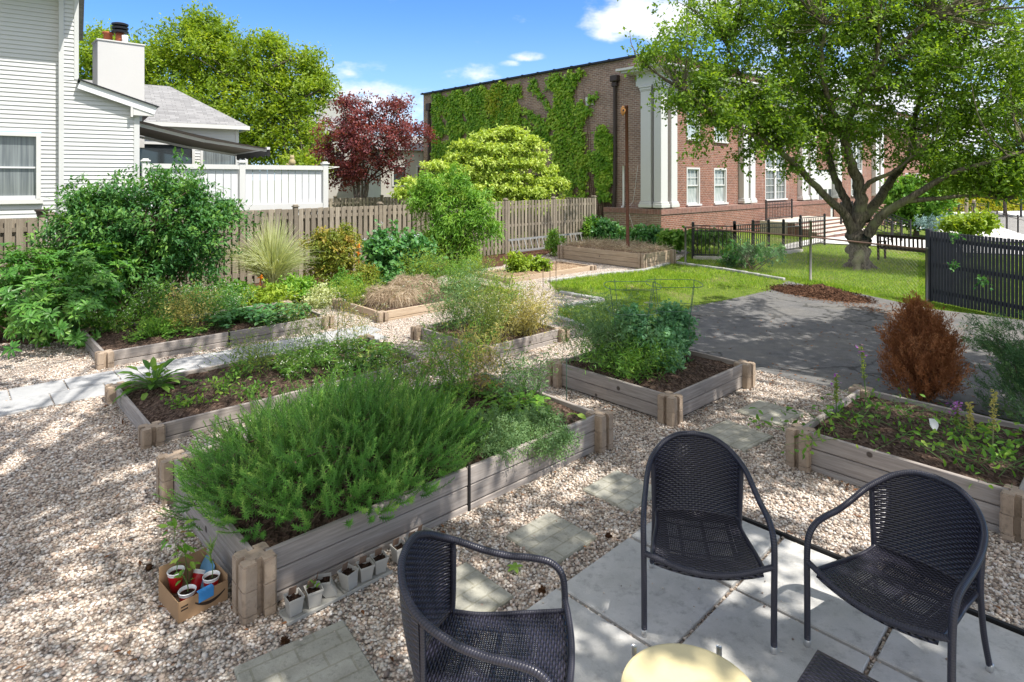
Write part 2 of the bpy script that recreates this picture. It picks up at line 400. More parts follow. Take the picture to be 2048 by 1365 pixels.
m, t, out = newmat('earth_grass'); ps = t.pos()
c = t.ramp(t.noise(ps, 7, 6, .7), [(.3, (.06, .10, .018)), (.55, (.12, .17, .028)), (.75, (.21, .24, .06))])
c = t.mix(t.n('ShaderNodeMapRange', {0: t.noise(ps, .6, 4), 1: .52, 2: .68}).outputs[0], c, (.20, .165, .09))
finish(t, out, c, .95, t.bump(t.noise(ps, 40, 3), .8, .04), spec=.1); M['earth_grass'] = m
m, t, out = newmat('asphalt'); ps = t.pos()
n1 = t.noise(ps, 150, 2, .7); n2 = t.noise(ps, .8, 4, .6); n3 = t.noise(ps, 5, 5, .7)
c = t.ramp(t.math('ADD', t.math('MULTIPLY', n1, .5), t.math('MULTIPLY', n3, .5)), [(.3, (.062, .063, .065)), (.5, (.118, .117, .118)), (.72, (.21, .205, .20))])
c = t.mix(t.n('ShaderNodeMapRange', {0: n2, 1: .45, 2: .7, 4: .5}).outputs[0], c, (.19, .178, .155))
vc = t.n('ShaderNodeTexVoronoi', {'Vector': t.math('ADD', 0, 0) if False else t.n('ShaderNodeVectorMath', {0: ps, 1: t.noise(ps, 2.0, 4, out=1)}, operation='ADD').outputs[0], 'Scale': .32}, feature='DISTANCE_TO_EDGE').outputs[0]
c = t.mix(t.n('ShaderNodeMapRange', {0: vc, 1: .0, 2: .016, 3: .8, 4: 0}).outputs[0], c, (.03, .03, .028))
finish(t, out, c, .9, t.bump(n1, .5, .006), spec=.2); M['asphalt'] = m

def concrete(key, a, b, cc, sc=2.0, groove=None, bumpd=.004):
    m, t, out = newmat(key); ps = t.pos()
    n1 = t.noise(ps, sc, 6, .65); n2 = t.noise(ps, 110, 3, .7); n3 = t.noise(ps, sc * 5, 4, .7)
    c = t.ramp(n1, [(.3, a), (.5, b), (.7, cc)])
    c = t.mix(t.n('ShaderNodeMapRange', {0: n3, 1: .52, 2: .72, 4: .62}).outputs[0], c, tuple(q * .55 for q in a))
    c = t.mix(t.math('MULTIPLY', t.math('SUBTRACT', n2, .5), .7), c, tuple(min(1, q * 1.35) for q in cc))
    tv = t.attr('tint'); c = t.mix(t.math('MULTIPLY', tv, .22), c, a)
    h = n2
    if groove:
        lc = t.attr('loc', 'Vector'); br = t.n('ShaderNodeTexBrick', {'Vector': lc, 'Scale': 1.0, 'Mortar Size': .006, 'Brick Width': groove[0], 'Row Height': groove[1], 'Color1': (1, 1, 1, 1), 'Color2': (.92, .92, .92, 1), 'Mortar': (.80, .79, .74, 1)}, offset=.5)
        c = t.mix(1.0, c, br.outputs[0], 'MULTIPLY'); h = t.math('SUBTRACT', n2, t.math('MULTIPLY', br.outputs[1], 2.0))
    finish(t, out, c, .9, t.bump(h, .6, bumpd), spec=.2); M[key] = m
concrete('slab', (.36, .36, .345), (.47, .465, .45), (.57, .565, .55), 2.6)
concrete('path_slab', (.28, .285, .29), (.35, .355, .36), (.42, .42, .42), 2)
concrete('stepping', (.27, .265, .22), (.37, .36, .31), (.46, .45, .39), 5, (.225, .1125), .006)
concrete('block', (.28, .215, .16), (.365, .285, .215), (.44, .355, .275), 5)
concrete('edging', (.26, .26, .25), (.35, .35, .335), (.44, .435, .42), 4)
concrete('street', (.5, .49, .47), (.58, .57, .55), (.66, .65, .62), .6)
concrete('stone_step', (.42, .38, .33), (.52, .47, .41), (.6, .55, .48), 2)

def wood(key, a, b, cc, stain=(.09, .085, .085), knots=True):
    m, t, out = newmat(key); lc = t.attr('loc', 'Vector')
    g = t.noise(t.scale(lc, (1.6, 26, 26)), 2.0, 6, .65); big = t.noise(t.scale(lc, (1, 3, 3)), 1.1, 4)
    c = t.ramp(g, [(.3, a), (.52, b), (.72, cc)])
    c = t.mix(t.n('ShaderNodeMapRange', {0: big, 1: .5, 2: .74, 4: .5}).outputs[0], c, stain)
    tv = t.attr('tint'); c = t.mix(t.math('MULTIPLY', tv, .35 if knots else .75), c, a if knots else tuple(q * .62 for q in a))
    if knots:
        vo = t.n('ShaderNodeTexVoronoi', {'Vector': t.scale(lc, (1, 1.0, 1.0)), 'Scale': 3.6})
        k = t.n('ShaderNodeMapRange', {0: vo.outputs['Distance'], 1: .075, 2: .105, 3: .85, 4: 0}).outputs[0]
        c = t.mix(k, c, (.045, .032, .026))
    finish(t, out, c, .88, t.bump(g, .45, .004), spec=.15); M[key] = m
wood('board', (.24, .21, .19), (.35, .315, .29), (.46, .425, .395), (.19, .185, .185))
wood('board_new', (.36, .27, .19), (.47, .37, .27), (.58, .47, .36), (.27, .2, .15))
wood('picket', (.22, .185, .145), (.33, .285, .225), (.45, .4, .32), (.17, .15, .13), False)
wood('bench_wood', (.05, .035, .025), (.09, .065, .048), (.13, .10, .075), (.04, .03, .02), False)
wood('pole_wood', (.22, .19, .14), (.33, .29, .22), (.42, .37, .29), (.2, .16, .12), False)
M['rust'] = plain('rust', (.145, .066, .045), .9, 0, .1, .45, 14, .3)
M['black_metal'] = plain('black_metal', (.012, .012, .014), .38, .0, .5)
M['dark_stain'] = plain('dark_stain', (.042, .043, .054), .6, 0, .3, .35, 6)
M['galv'] = plain('galv', (.2, .19, .17), .5, .6, .4, .3, 20)
M['rail_rust'] = plain('rail_rust', (.18, .11, .085), .75, .2, .3, .3, 12)
M['alu'] = plain('alu', (.42, .42, .42), .4, .5, .5)
M['white_paint'] = plain('white_paint', (.58, .58, .57), .45, 0, .35, .03, 3)
M['vinyl'] = plain('vinyl', (.53, .54, .54), .4, 0, .35, .09, 1.4)
M['panel_grey'] = plain('panel_grey', (.62, .63, .65), .55, 0, .3, .06, 5)
M['stucco'] = plain('stucco', (.52, .515, .505), .8, 0, .2, .03, 2, .15)
M['fascia'] = plain('fascia', (.68, .70, .73), .5, 0, .3, .04, 3)
M['copper'] = plain('copper', (.33, .10, .045), .6, .3, .4, .3, 20)
M['flue_dark'] = plain('flue_dark', (.02, .022, .03), .45, .3, .5)
M['awning'] = plain('awning', (.135, .115, .10), .9, 0, .1, .08, 20)
M['awning_edge'] = plain('awning_edge', (.10, .098, .10), .9, 0, .1, .1, 20)
M['brown_pipe'] = plain('brown_pipe', (.055, .04, .036), .6, 0, .3, .2, 8)
M['pvc'] = plain('pvc', (.74, .74, .74), .35, 0, .4, .03)
M['table_top'] = plain('table_top', (.60, .52, .30), .42, 0, .4, .1, 9, .12)
M['chrome'] = plain('chrome', (.66, .66, .66), .28, .85, .5)
M['rattan_tube'] = None
M['card'] = plain('card', (.33, .215, .125), .9, 0, .15, .1, 6)
M['card_ink'] = plain('card_ink', (.035, .022, .016), .9)
M['blue_tape'] = plain('blue_tape', (.045, .24, .58), .6, 0, .3, .1)
M['paper'] = plain('paper', (.72, .73, .74), .7, 0, .2, .05)
M['red_cup'] = plain('red_cup', (.46, .012, .018), .3, 0, .5, .06)
M['cup_white'] = plain('cup_white', (.82, .82, .84), .35, 0, .45, .03)
M['pot_white'] = plain('pot_white', (.37, .36, .335), .5, 0, .35, .08, 12)
M['tag_wood'] = plain('tag_wood', (.19, .125, .09), .9, 0, .1, .2)
M['tray'] = plain('tray', (.33, .325, .30), .5, 0, .3, .06)
M['edge_black'] = plain('edge_black', (.012, .011, .011), .6)
M['cone'] = plain('cone', (.075, .038, .02), .9, 0, .1, .4, 30)
M['cage_wire'] = plain('cage_wire', (.09, .15, .11), .5, .3, .4)
M['curtain'] = plain('curtain', (.5, .52, .53), .8, 0, .1, .05)
M['dark_inside'] = plain('dark_inside', (.03, .03, .032), .8)
M['house_bg'] = plain('house_bg', (.42, .40, .38), .8, 0, .2, .1, 2)
M['figurine'] = plain('figurine', (.36, .30, .17), .8, 0, .2, .25, 40)
M['birdhouse'] = plain('birdhouse', (.50, .24, .09), .7, 0, .2, .2, 30)
M['meter'] = plain('meter', (.50, .51, .52), .4, .3, .4, .08)
M['bag_blue'] = plain('bag_blue', (.12, .27, .45), .4, 0, .4, .3, 20)

# brick: local coordinates (along the wall, height)
def brick(key, c1, c2, mort, soldier=False, dirt=.35):
    m, t, out = newmat(key); lc = t.attr('loc', 'Vector')
    bw, rh = (.08, .24) if soldier else (.25, .088)
    br = t.n('ShaderNodeTexBrick', {'Vector': lc, 'Scale': 1.0, 'Mortar Size': .010, 'Mortar Smooth': .2, 'Bias': -.1, 'Brick Width': bw, 'Row Height': rh,
             'Color1': (*c1, 1), 'Color2': (*c2, 1), 'Mortar': (*mort, 1)}, offset=0.0 if soldier else .5)
    n1 = t.noise(lc, .9, 5, .65); n2 = t.noise(t.scale(lc, (5, 13, 1)), 1.0, 2)
    c = t.mix(t.math('MULTIPLY', t.math('SUBTRACT', n2, .42, clamp=True), 1.7), br.outputs[0], tuple(q * .42 for q in c1))
    c = t.mix(t.n('ShaderNodeMapRange', {0: n1, 1: .42, 2: .72, 4: dirt}).outputs[0], c, (.10, .075, .06))
    st = t.noise(t.scale(lc, (2.6, .22, 1)), 1.0, 4); c = t.mix(t.n('ShaderNodeMapRange', {0: st, 1: .56, 2: .74, 4: .3}).outputs[0], c, (.34, .30, .27))
    finish(t, out, c, .9, t.bump(t.math('SUBTRACT', 1.0, br.outputs[1]), .6, .008), spec=.15); M[key] = m
brick('brick', (.30, .125, .085), (.19, .08, .06), (.40, .34, .29))
brick('brick_side', (.34, .215, .165), (.215, .135, .11), (.48, .44, .39), False, .4)  # side copy of the brick, colour lightened to lift the shaded wall
brick('brick_soldier', (.29, .13, .10), (.19, .085, .07), (.38, .33, .30), True)
m, t, out = newmat('shingle'); lc = t.attr('loc', 'Vector')
br = t.n('ShaderNodeTexBrick', {'Vector': lc, 'Scale': 1.0, 'Mortar Size': .006, 'Bias': 0.0, 'Brick Width': .31, 'Row Height': .135, 'Color1': (.27, .27, .275, 1), 'Color2': (.17, .17, .175, 1), 'Mortar': (.08, .08, .08, 1)}, offset=.37)
c = t.mix(t.math('MULTIPLY', t.noise(lc, 55, 3), .4), br.outputs[0], (.31, .31, .315))
finish(t, out, c, .95, t.bump(t.math('SUBTRACT', 1.0, br.outputs[1]), .7, .01), spec=.1); M['shingle'] = m
m, t, out = newmat('glass'); ps = t.pos()
finish(t, out, (.035, .042, .048), .04, t.bump(t.noise(ps, 1.2, 2), .03, .02), spec=.8); M['glass'] = m
m, t, out = newmat('glass_light'); ps = t.pos(); lc = t.attr('loc', 'Vector')
st = t.noise(t.scale(lc, (22, .5, 1)), 1.0, 3)
c = t.ramp(st, [(.35, (.10, .115, .125)), (.65, (.21, .235, .24))])
finish(t, out, c, .08, None, spec=.7); M['glass_light'] = m
m, t, out = newmat('glass_pale'); lc = t.attr('loc', 'Vector')
c = t.ramp(t.noise(t.scale(lc, (9, 2, 1)), 1.0, 3), [(.35, (.26, .30, .31)), (.65, (.46, .49, .49))])
finish(t, out, c, .1, None, spec=.6); M['glass_pale'] = m

# woven resin rattan; local coordinates x = along the strand, y = across the rows (metres)
def rattan(key, holes=False):
    m, t, out = newmat(key); lc = t.attr('loc', 'Vector'); sp = t.n('ShaderNodeSeparateXYZ', {0: lc})
    row = t.math('DIVIDE', sp.outputs[1], .0125); ri = t.math('FLOOR', row); fr = t.math('SUBTRACT', row, ri)
    par = t.math('MULTIPLY', t.math('MODULO', t.math('ABSOLUTE', ri), 2.0), math.pi)
    wv = t.math('SINE', t.math('ADD', t.math('MULTIPLY', sp.outputs[0], math.pi / .023), par))
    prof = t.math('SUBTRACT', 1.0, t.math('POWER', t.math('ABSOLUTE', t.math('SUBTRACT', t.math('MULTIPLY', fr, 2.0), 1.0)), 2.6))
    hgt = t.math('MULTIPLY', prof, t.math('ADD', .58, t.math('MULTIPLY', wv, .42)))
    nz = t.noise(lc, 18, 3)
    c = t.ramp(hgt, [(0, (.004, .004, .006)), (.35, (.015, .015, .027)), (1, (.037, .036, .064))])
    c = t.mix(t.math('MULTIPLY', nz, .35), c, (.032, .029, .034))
    p = finish(t, out, c, .27, t.bump(hgt, 1.0, .006), spec=.6)
    if holes:
        hx = t.math('ABSOLUTE', t.math('SUBTRACT', t.math('FRACT', t.math('DIVIDE', sp.outputs[0], .0105)), .5))
        hy = t.math('ABSOLUTE', t.math('SUBTRACT', t.math('FRACT', t.math('DIVIDE', sp.outputs[1], .0112)), .5))
        hole = t.math('MULTIPLY', t.math('LESS_THAN', hx, .105), t.math('LESS_THAN', hy, .105))
        gx = t.math('FRACT', t.math('DIVIDE', t.math('ADD', sp.outputs[0], 1.0), .145)); gy = t.math('FRACT', t.math('DIVIDE', t.math('ADD', sp.outputs[1], 1.04), .145))
        blk = t.math('MULTIPLY', t.math('MULTIPLY', t.math('GREATER_THAN', gx, .14), t.math('GREATER_THAN', gy, .16)), 1.0)
        inn = t.math('MULTIPLY', t.math('LESS_THAN', t.math('ABSOLUTE', sp.outputs[0]), .19), t.math('LESS_THAN', t.math('ABSOLUTE', sp.outputs[1]), .19))
        msk = t.math('MULTIPLY', t.math('MULTIPLY', hole, blk), inn)
        tr = t.n('ShaderNodeBsdfTransparent'); mx = t.n('ShaderNodeMixShader', {0: msk, 1: p.outputs[0], 2: tr.outputs[0]})
        t.t.links.new(mx.outputs[0], out.inputs[0])
    M[key] = m
rattan('rattan'); rattan('rattan_holes', True)
m, t, out = newmat('rattan_tube'); lc = t.attr('loc', 'Vector'); sp = t.n('ShaderNodeSeparateXYZ', {0: lc})
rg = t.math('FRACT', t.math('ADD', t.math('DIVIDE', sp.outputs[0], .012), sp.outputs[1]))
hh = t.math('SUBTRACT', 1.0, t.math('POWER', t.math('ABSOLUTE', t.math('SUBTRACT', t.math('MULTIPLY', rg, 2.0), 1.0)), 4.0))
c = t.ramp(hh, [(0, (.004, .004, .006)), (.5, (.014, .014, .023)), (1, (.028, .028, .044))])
finish(t, out, c, .34, t.bump(hh, .6, .003), spec=.5); M['rattan_tube'] = m

leafmat('leaf_shade', (.05, .11, .016), (.10, .2, .026), (.2, .3, .05), .12)

# ------------------------------------------------------------------ the setting
def sheet(poly_px=None, poly=None, z=0.0):
    pts = [G(*p)[:2] for p in poly_px] if poly_px else [np.asarray(p[:2]) for p in poly]
    return np.array(pts)
def fill_poly(mb, pts, z, step=.5, ground=False):
    """a flat polygon, triangulated; follows the ground's slope when asked"""
    from mathutils.geometry import tessellate_polygon
    tri = tessellate_polygon([[Vector((p[0], p[1], 0)) for p in pts]])
    zz = np.array([(gz(p[0]) if ground else 0) + z for p in pts])
    v = np.c_[pts, zz]
    fs = []
    for a, b, c in tri:
        ab = v[b] - v[a]; ac = v[c] - v[a]
        fs.append((a, b, c) if ab[0] * ac[1] - ab[1] * ac[0] > 0 else (a, c, b))
    mb.add(v, [np.array(fs)], None, .5)
def inpoly(x, y, poly):
    x = np.asarray(x); y = np.asarray(y); c = np.zeros(x.shape, bool); n = len(poly); j = n - 1
    for i in range(n):
        xi, yi = poly[i]; xj, yj = poly[j]
        c ^= ((yi > y) != (yj > y)) & (x < (xj - xi) * (y - yi) / ((yj - yi) + 1e-12) + xi); j = i
    return c
# base ground: one sheet to the horizon, dipping gently to the right
g = MB(); xs = np.concatenate([[-1500, -600, -200, -80, -30], np.arange(-16, 40, 1.0), [45, 60, 90, 200, 600, 1500]])
ys = np.concatenate([[-600, -100, -30, -10], np.arange(-4, 60, 4.0), [70, 100, 200, 600, 2500]])
xx, yv = np.meshgrid(xs, ys); zz = gzv(xx) - .03
nx = len(xs); ii, jj = np.meshgrid(np.arange(len(ys) - 1), np.arange(nx - 1), indexing='ij'); b0 = (ii * nx + jj).ravel()
g.add(np.c_[xx.ravel(), yv.ravel(), zz.ravel()], [np.stack([b0, b0 + 1, b0 + nx + 1, b0 + nx], 1)])
struct(g, 'ground', M['earth_grass'])
LAWN_PX = [(1098, 565), (1200, 551), (1290, 543), (1345, 527), (1450, 541), (1575, 562), (1540, 581), (1452, 601), (1385, 613), (1345, 640), (1295, 695), (1245, 684), (1115, 639), (1118, 616), (1207, 603), (1120, 588)]
LAWN = sheet(LAWN_PX)
ASPH_PX = [(1290, 700), (1340, 645), (1385, 613), (1452, 601), (1540, 581), (1575, 562), (1640, 578), (1720, 590), (1860, 622), (2060, 652), (2600, 720), (2600, 960), (2060, 850), (1900, 815), (1735, 789), (1680, 779), (1572, 757), (1500, 737)]
ASPH = sheet(ASPH_PX)
GRAV = np.array([(-14, -3), (7.5, -3), (6.2, 2.2), (5.6, 4.6)] + [tuple(G(*p)[:2]) for p in [(1735, 789), (1680, 779), (1572, 757), (1500, 737), (1290, 700), (1245, 684), (1115, 639), (1118, 616), (1207, 603), (1120, 588), (1098, 565), (1200, 551), (1290, 543), (1345, 527), (1380, 505), (1300, 478)]]
                + [(2.9, 24.0), (-9.8, 11.2), (-14, 7)])
g = MB(); fill_poly(g, GRAV, 0); struct(g, 'gravel_ground', M['gravel'])
g = MB(); fill_poly(g, LAWN, .006); struct(g, 'lawn', M['earth_grass'])
g = MB(); fill_poly(g, ASPH, .004); struct(g, 'driveway', M['asphalt'])
# planting strip of dark earth along the fence
FA, FB = v3(-9.75, 11.25), v3(3.3, 24.45)        # fence line
FD = unit(FB - FA); FN = v3(FD[1], -FD[0])       # towards the garden
g = MB(); st = []
n = 26
for i in range(n + 1):
    q = FA + (FB - FA) * (i / n); w = 1.9 + .35 * math.sin(i * 1.7) + .25 * math.sin(i * .63) - (.9 if i > 18 else 0)
    if i < 5: w += .7
    st.append(q + FN * w)
fill_poly(g, np.array([FA[:2] - 3.0 * FD[:2], FB[:2]] + [q[:2] for q in st[::-1]] + [(FA + FN * 2.4 - 3 * FD)[:2]]), .008)
struct(g, 'planting_strip', M['mulch'])
# pavement before the brick building, path across the far lawn, far road
def gband(px, name, mat, dz):
    g = MB(); pts = np.array([G(*p)[:2] for p in px]); fill_poly(g, pts, dz, ground=True); struct(g, name, mat)
gband([(1575, 500), (1640, 487), (1850, 497), (1900, 505), (2300, 520), (2300, 506), (1960, 488), (1845, 476), (1700, 470), (1640, 476), (1560, 492)], 'path', M['street'], .02)
g = MB(); fill_poly(g, np.array([(27, 34), (60, 40), (140, 60), (140, 130), (60, 110), (38, 78)]), .03, ground=True); struct(g, 'road', M['street'])

# patio of square slabs with pebble joints, black edging strip
A44 = R(44.5); PU = v3(math.cos(A44), math.sin(A44)); PV = v3(-math.sin(A44), math.cos(A44)); P1 = v3(1.357, 3.746); PT = .768
g = MB()
for i in (0, -1, -2, -3):
    for j in (0, -1, -2, -3):
        c = P1 + PU * (i + .5) * PT + PV * (j + .5) * PT
        if c[1] < 1.3: continue
        g.box(c + ZV * (.002 + .004 * rng.random()), PU, PV, ZV, PT - .026, PT - .026, .05, .006)
struct(g, 'patio', M['slab'])
e = MB(); a = P1 + PU * (PT + .012) + PV * PT * 1.0; e.bar(a + ZV * .012, P1 + PU * (PT + .012) - PV * PT * 4 + ZV * .012, .025, .06); 
tag(e.build('edging_strip', M['edge_black']), 'thin black plastic edging strip between patio slabs and gravel', 'edging strip')
# path of paired pale slabs between the two long beds
CF = v3(-3.449, 5.83); g = MB()
for k in range(-8, 7):
    for r_, (v0, v1) in enumerate(((1.86, 2.34), (2.355, 2.835))):
        off = 0 if r_ == 0 else .19
        u0 = k * .535 + off
        c = CF + U * (u0 + .26) + V * (v0 + v1) / 2
        g.box(c + ZV * (-.006 + .006 * rng.random()), U, V, ZV, .522, v1 - v0, .05, .006)
struct(g, 'slab_path', M['path_slab'])

# stepping stones: each a block of eight cast bricks
def stepping(c, ang, s, label):
    m_ = MB(); ex = v3(math.cos(ang), math.sin(ang)); ey = v3(-ex[1], ex[0])
    m_.box(c, ex, ey, ZV, s, s, .06, .008, lo=(rng.integers(0, 4) * .225 + .2255, .2255, 0))
    tag(m_.build('stepping_stone', M['stepping']), label, 'stepping stone', 'stepping stones in the gravel')
ss = R(43.5)
for (x, y), a_, s_, lab in [((-1.03, 3.08), R(36), .58, 'mossy square stepping stone nearest the bottom edge, below the seedling pots'),
                            ((-.31, 3.69), ss, .46, 'square stepping stone half hidden behind the leftmost wicker chair'),
                            ((.277, 4.295), R(44), .46, 'square stepping stone with a lit patch, just off the patio corner'),
                            ((.90, 4.95), R(44), .47, 'square stepping stone close behind the left arm of the middle chair'),
                            ((2.20, 6.02), R(38), .52, 'greyish stepping stone above the middle chair, near the square bed corner'),
                            ((2.79, 6.60), R(40), .52, 'stepping stone farthest along, between square pea bed and right bed')]:
    stepping(v3(x, y, -.008), a_, s_, lab)

# lawn edging stones
def edging(pts_px, label, side=0):
    m_ = MB(); pts = [G(*p) for p in pts_px]
    for a, b in zip(pts[:-1], pts[1:]):
        L = np.linalg.norm(b - a); k = max(1, int(L / .36))
        for i in range(k):
            p0 = a + (b - a) * (i / k); p1 = a + (b - a) * ((i + .96) / k)
            m_.bar(p0 + ZV * .005, p1 + ZV * (.005 + .012 * rng.random()), .11, .12, bev=.015)
    tag(m_.build('lawn_edging', M['edging']), label, 'lawn edging', 'stone edging round the small lawn')
edging([(1120, 588), (1207, 603), (1118, 617)], 'V of pale edging stones poking into the small lawn')
edging([(1098, 565), (1200, 551), (1290, 543), (1345, 527), (1450, 541), (1570, 562)], 'row of stones edging the back of the small lawn')
edging([(1115, 639), (1180, 662), (1245, 684)], 'short row of edging stones in front of small lawn, behind square bed')

# real stones lying in the gravel near the camera
ico = None
def blob(k):
    """a few irregular low stones as templates"""
    t_ = (1 + 5 ** .5) / 2
    v = np.array([(-1, t_, 0), (1, t_, 0), (-1, -t_, 0), (1, -t_, 0), (0, -1, t_), (0, 1, t_), (0, -1, -t_), (0, 1, -t_), (t_, 0, -1), (t_, 0, 1), (-t_, 0, -1), (-t_, 0, 1)], float)
    v = unit(v) * (1 + .15 * rng.normal(size=(12, 1))); v[:, 2] *= .72; v[:, 1] *= .84
    f = np.array([(0, 11, 5), (0, 5, 1), (0, 1, 7), (0, 7, 10), (0, 10, 11), (1, 5, 9), (5, 11, 4), (11, 10, 2), (10, 7, 6), (7, 1, 8), (3, 9, 4), (3, 4, 2), (3, 2, 6), (3, 6, 8), (3, 8, 9), (4, 9, 5), (2, 4, 11), (6, 2, 10), (8, 6, 7), (9, 8, 1)])
    return v, f
EXCL = []          # rectangles (origin, ex, ey, lx, ly) that stones keep out of
def scatter_gravel():
    N = 150000
    px = rng.uniform(-60, 2100, N); py = 1420 - 860 * rng.random(N) ** .42
    pts = np.stack([(px - CX) / F, np.ones(N)], 1) * (F * H / (py - HY))[:, None]
    ok = inpoly(pts[:, 0], pts[:, 1], GRAV) & (pts[:, 1] < 12)
    for o_, ex, ey, lx, ly in EXCL:
        d = pts - o_[:2]; a = d @ ex[:2]; b = d @ ey[:2]
        ok &= ~((a > -.012) & (a < lx + .012) & (b > -.012) & (b < ly + .012))
    q = FA[:2]; dd = (pts - q) @ FN[:2]; ok &= dd > 2.3
    pts = pts[ok]; N = len(pts)
    out = MB()
    tpl = [blob(k) for k in range(6)]
    which = rng.integers(0, 6, N)
    for k, (v, f) in enumerate(tpl):
        p = pts[which == k]; n_ = len(p); s = rng.uniform(.0065, .0135, n_) * (1 + .5 * (rng.random(n_) < .06)); a = rng.uniform(0, 6.28, n_)
        c, s_ = np.cos(a), np.sin(a)
        w = np.stack([c[:, None] * v[None, :, 0] - s_[:, None] * v[None, :, 1], s_[:, None] * v[None, :, 0] + c[:, None] * v[None, :, 1], np.broadcast_to(v[None, :, 2], (n_, 12))], -1) * s[:, None, None]
        w[..., 0] += p[:, None, 0]; w[..., 1] += p[:, None, 1]; w[..., 2] += (rng.uniform(.1, .7, n_) * s)[:, None]
        fs = (np.arange(n_) * 12)[:, None, None] + f[None]
        out.add(w.reshape(-1, 3), [fs.reshape(-1, 3)], None, np.repeat(rng.random(n_), 12))
    # stray stones kicked onto the patio
    q = P1 + (rng.uniform(-3, 1, (150, 1)) * PU + rng.uniform(-3, 1, (150, 1)) * PV) * PT; v, f = tpl[0]; s = rng.uniform(.004, .009, 150)
    w = v[None] * s[:, None, None] + q[:, None] + [0, 0, .034]; out.add(w.reshape(-1, 3), [((np.arange(150) * 12)[:, None, None] + f[None]).reshape(-1, 3)], None, np.repeat(rng.random(150), 12))
    struct(out, 'gravel', M['pebble'], smooth=True, kind='stuff')
def blades(pts, hgt, wid, name, mat, lean=.35, kind='stuff'):
    n_ = len(pts); out = MB(); d = rand_dirs(n_, 1.0 / max(lean, .05) * .6, .4); nn = rand_dirs(n_)
    out.leaves(pts, d, nn, hgt * rng.uniform(.5, 1.3, n_), wid, BLADE)
    return struct(out, name, mat, kind=kind)
def scatter_grass():
    # near lawn
    lo = LAWN.min(0); hi = LAWN.max(0); N = 90000
    p = rng.uniform(lo - .3, hi + .3, (N, 2)); pj = p + rng.normal(size=p.shape) * .10; p = p[inpoly(pj[:, 0], pj[:, 1], LAWN)]
    keep = rng.random(len(p)) < np.clip(1.5 * np.abs(np.sin(p[:, 0] * 1.9 + np.sin(p[:, 1] * 2.3))) * np.clip(.55 + np.sin(p[:, 0] * .9 + 1.2 * np.sin(p[:, 1] * .7)), .12, 1) + .12, 0, 1); p = p[keep]
    pts = np.c_[p, np.full(len(p), .004)]
    # lawn under the big tree, drawn by area so that density falls with distance
    M2 = 120000; px = rng.uniform(1330, 2060, M2); py = rng.uniform(440, 640, M2)
    Y = F * H / (py - HY); X = (px - CX) / F * Y
    for _ in range(6): Y = F * (H - gzv(X)) / (py - HY); X = (px - CX) / F * Y
    Xj = X + .09 * rng.normal(size=M2); ok = ~inpoly(Xj, Y, ASPH) & ~inpoly(X, Y, GRAV) & ~inpoly(X, Y, LAWN) & (Y < 34)
    ok &= ~inpoly(px, py, [(1575, 503), (1640, 490), (1850, 500), (1900, 508), (2300, 525), (2300, 500), (1960, 485), (1845, 472), (1700, 466), (1640, 472), (1560, 490)])
    far = np.c_[X[ok], Y[ok], gzv(X[ok]) - .03]
    # ragged seam where the lawn meets gravel and asphalt
    allp = np.concatenate([pts, far]); w = np.where(allp[:, 1] > 14, .012, .007)
    hgt = np.where(allp[:, 1] > 14, .085, .06)
    blades(allp, hgt, w, 'grass', M['grass'])

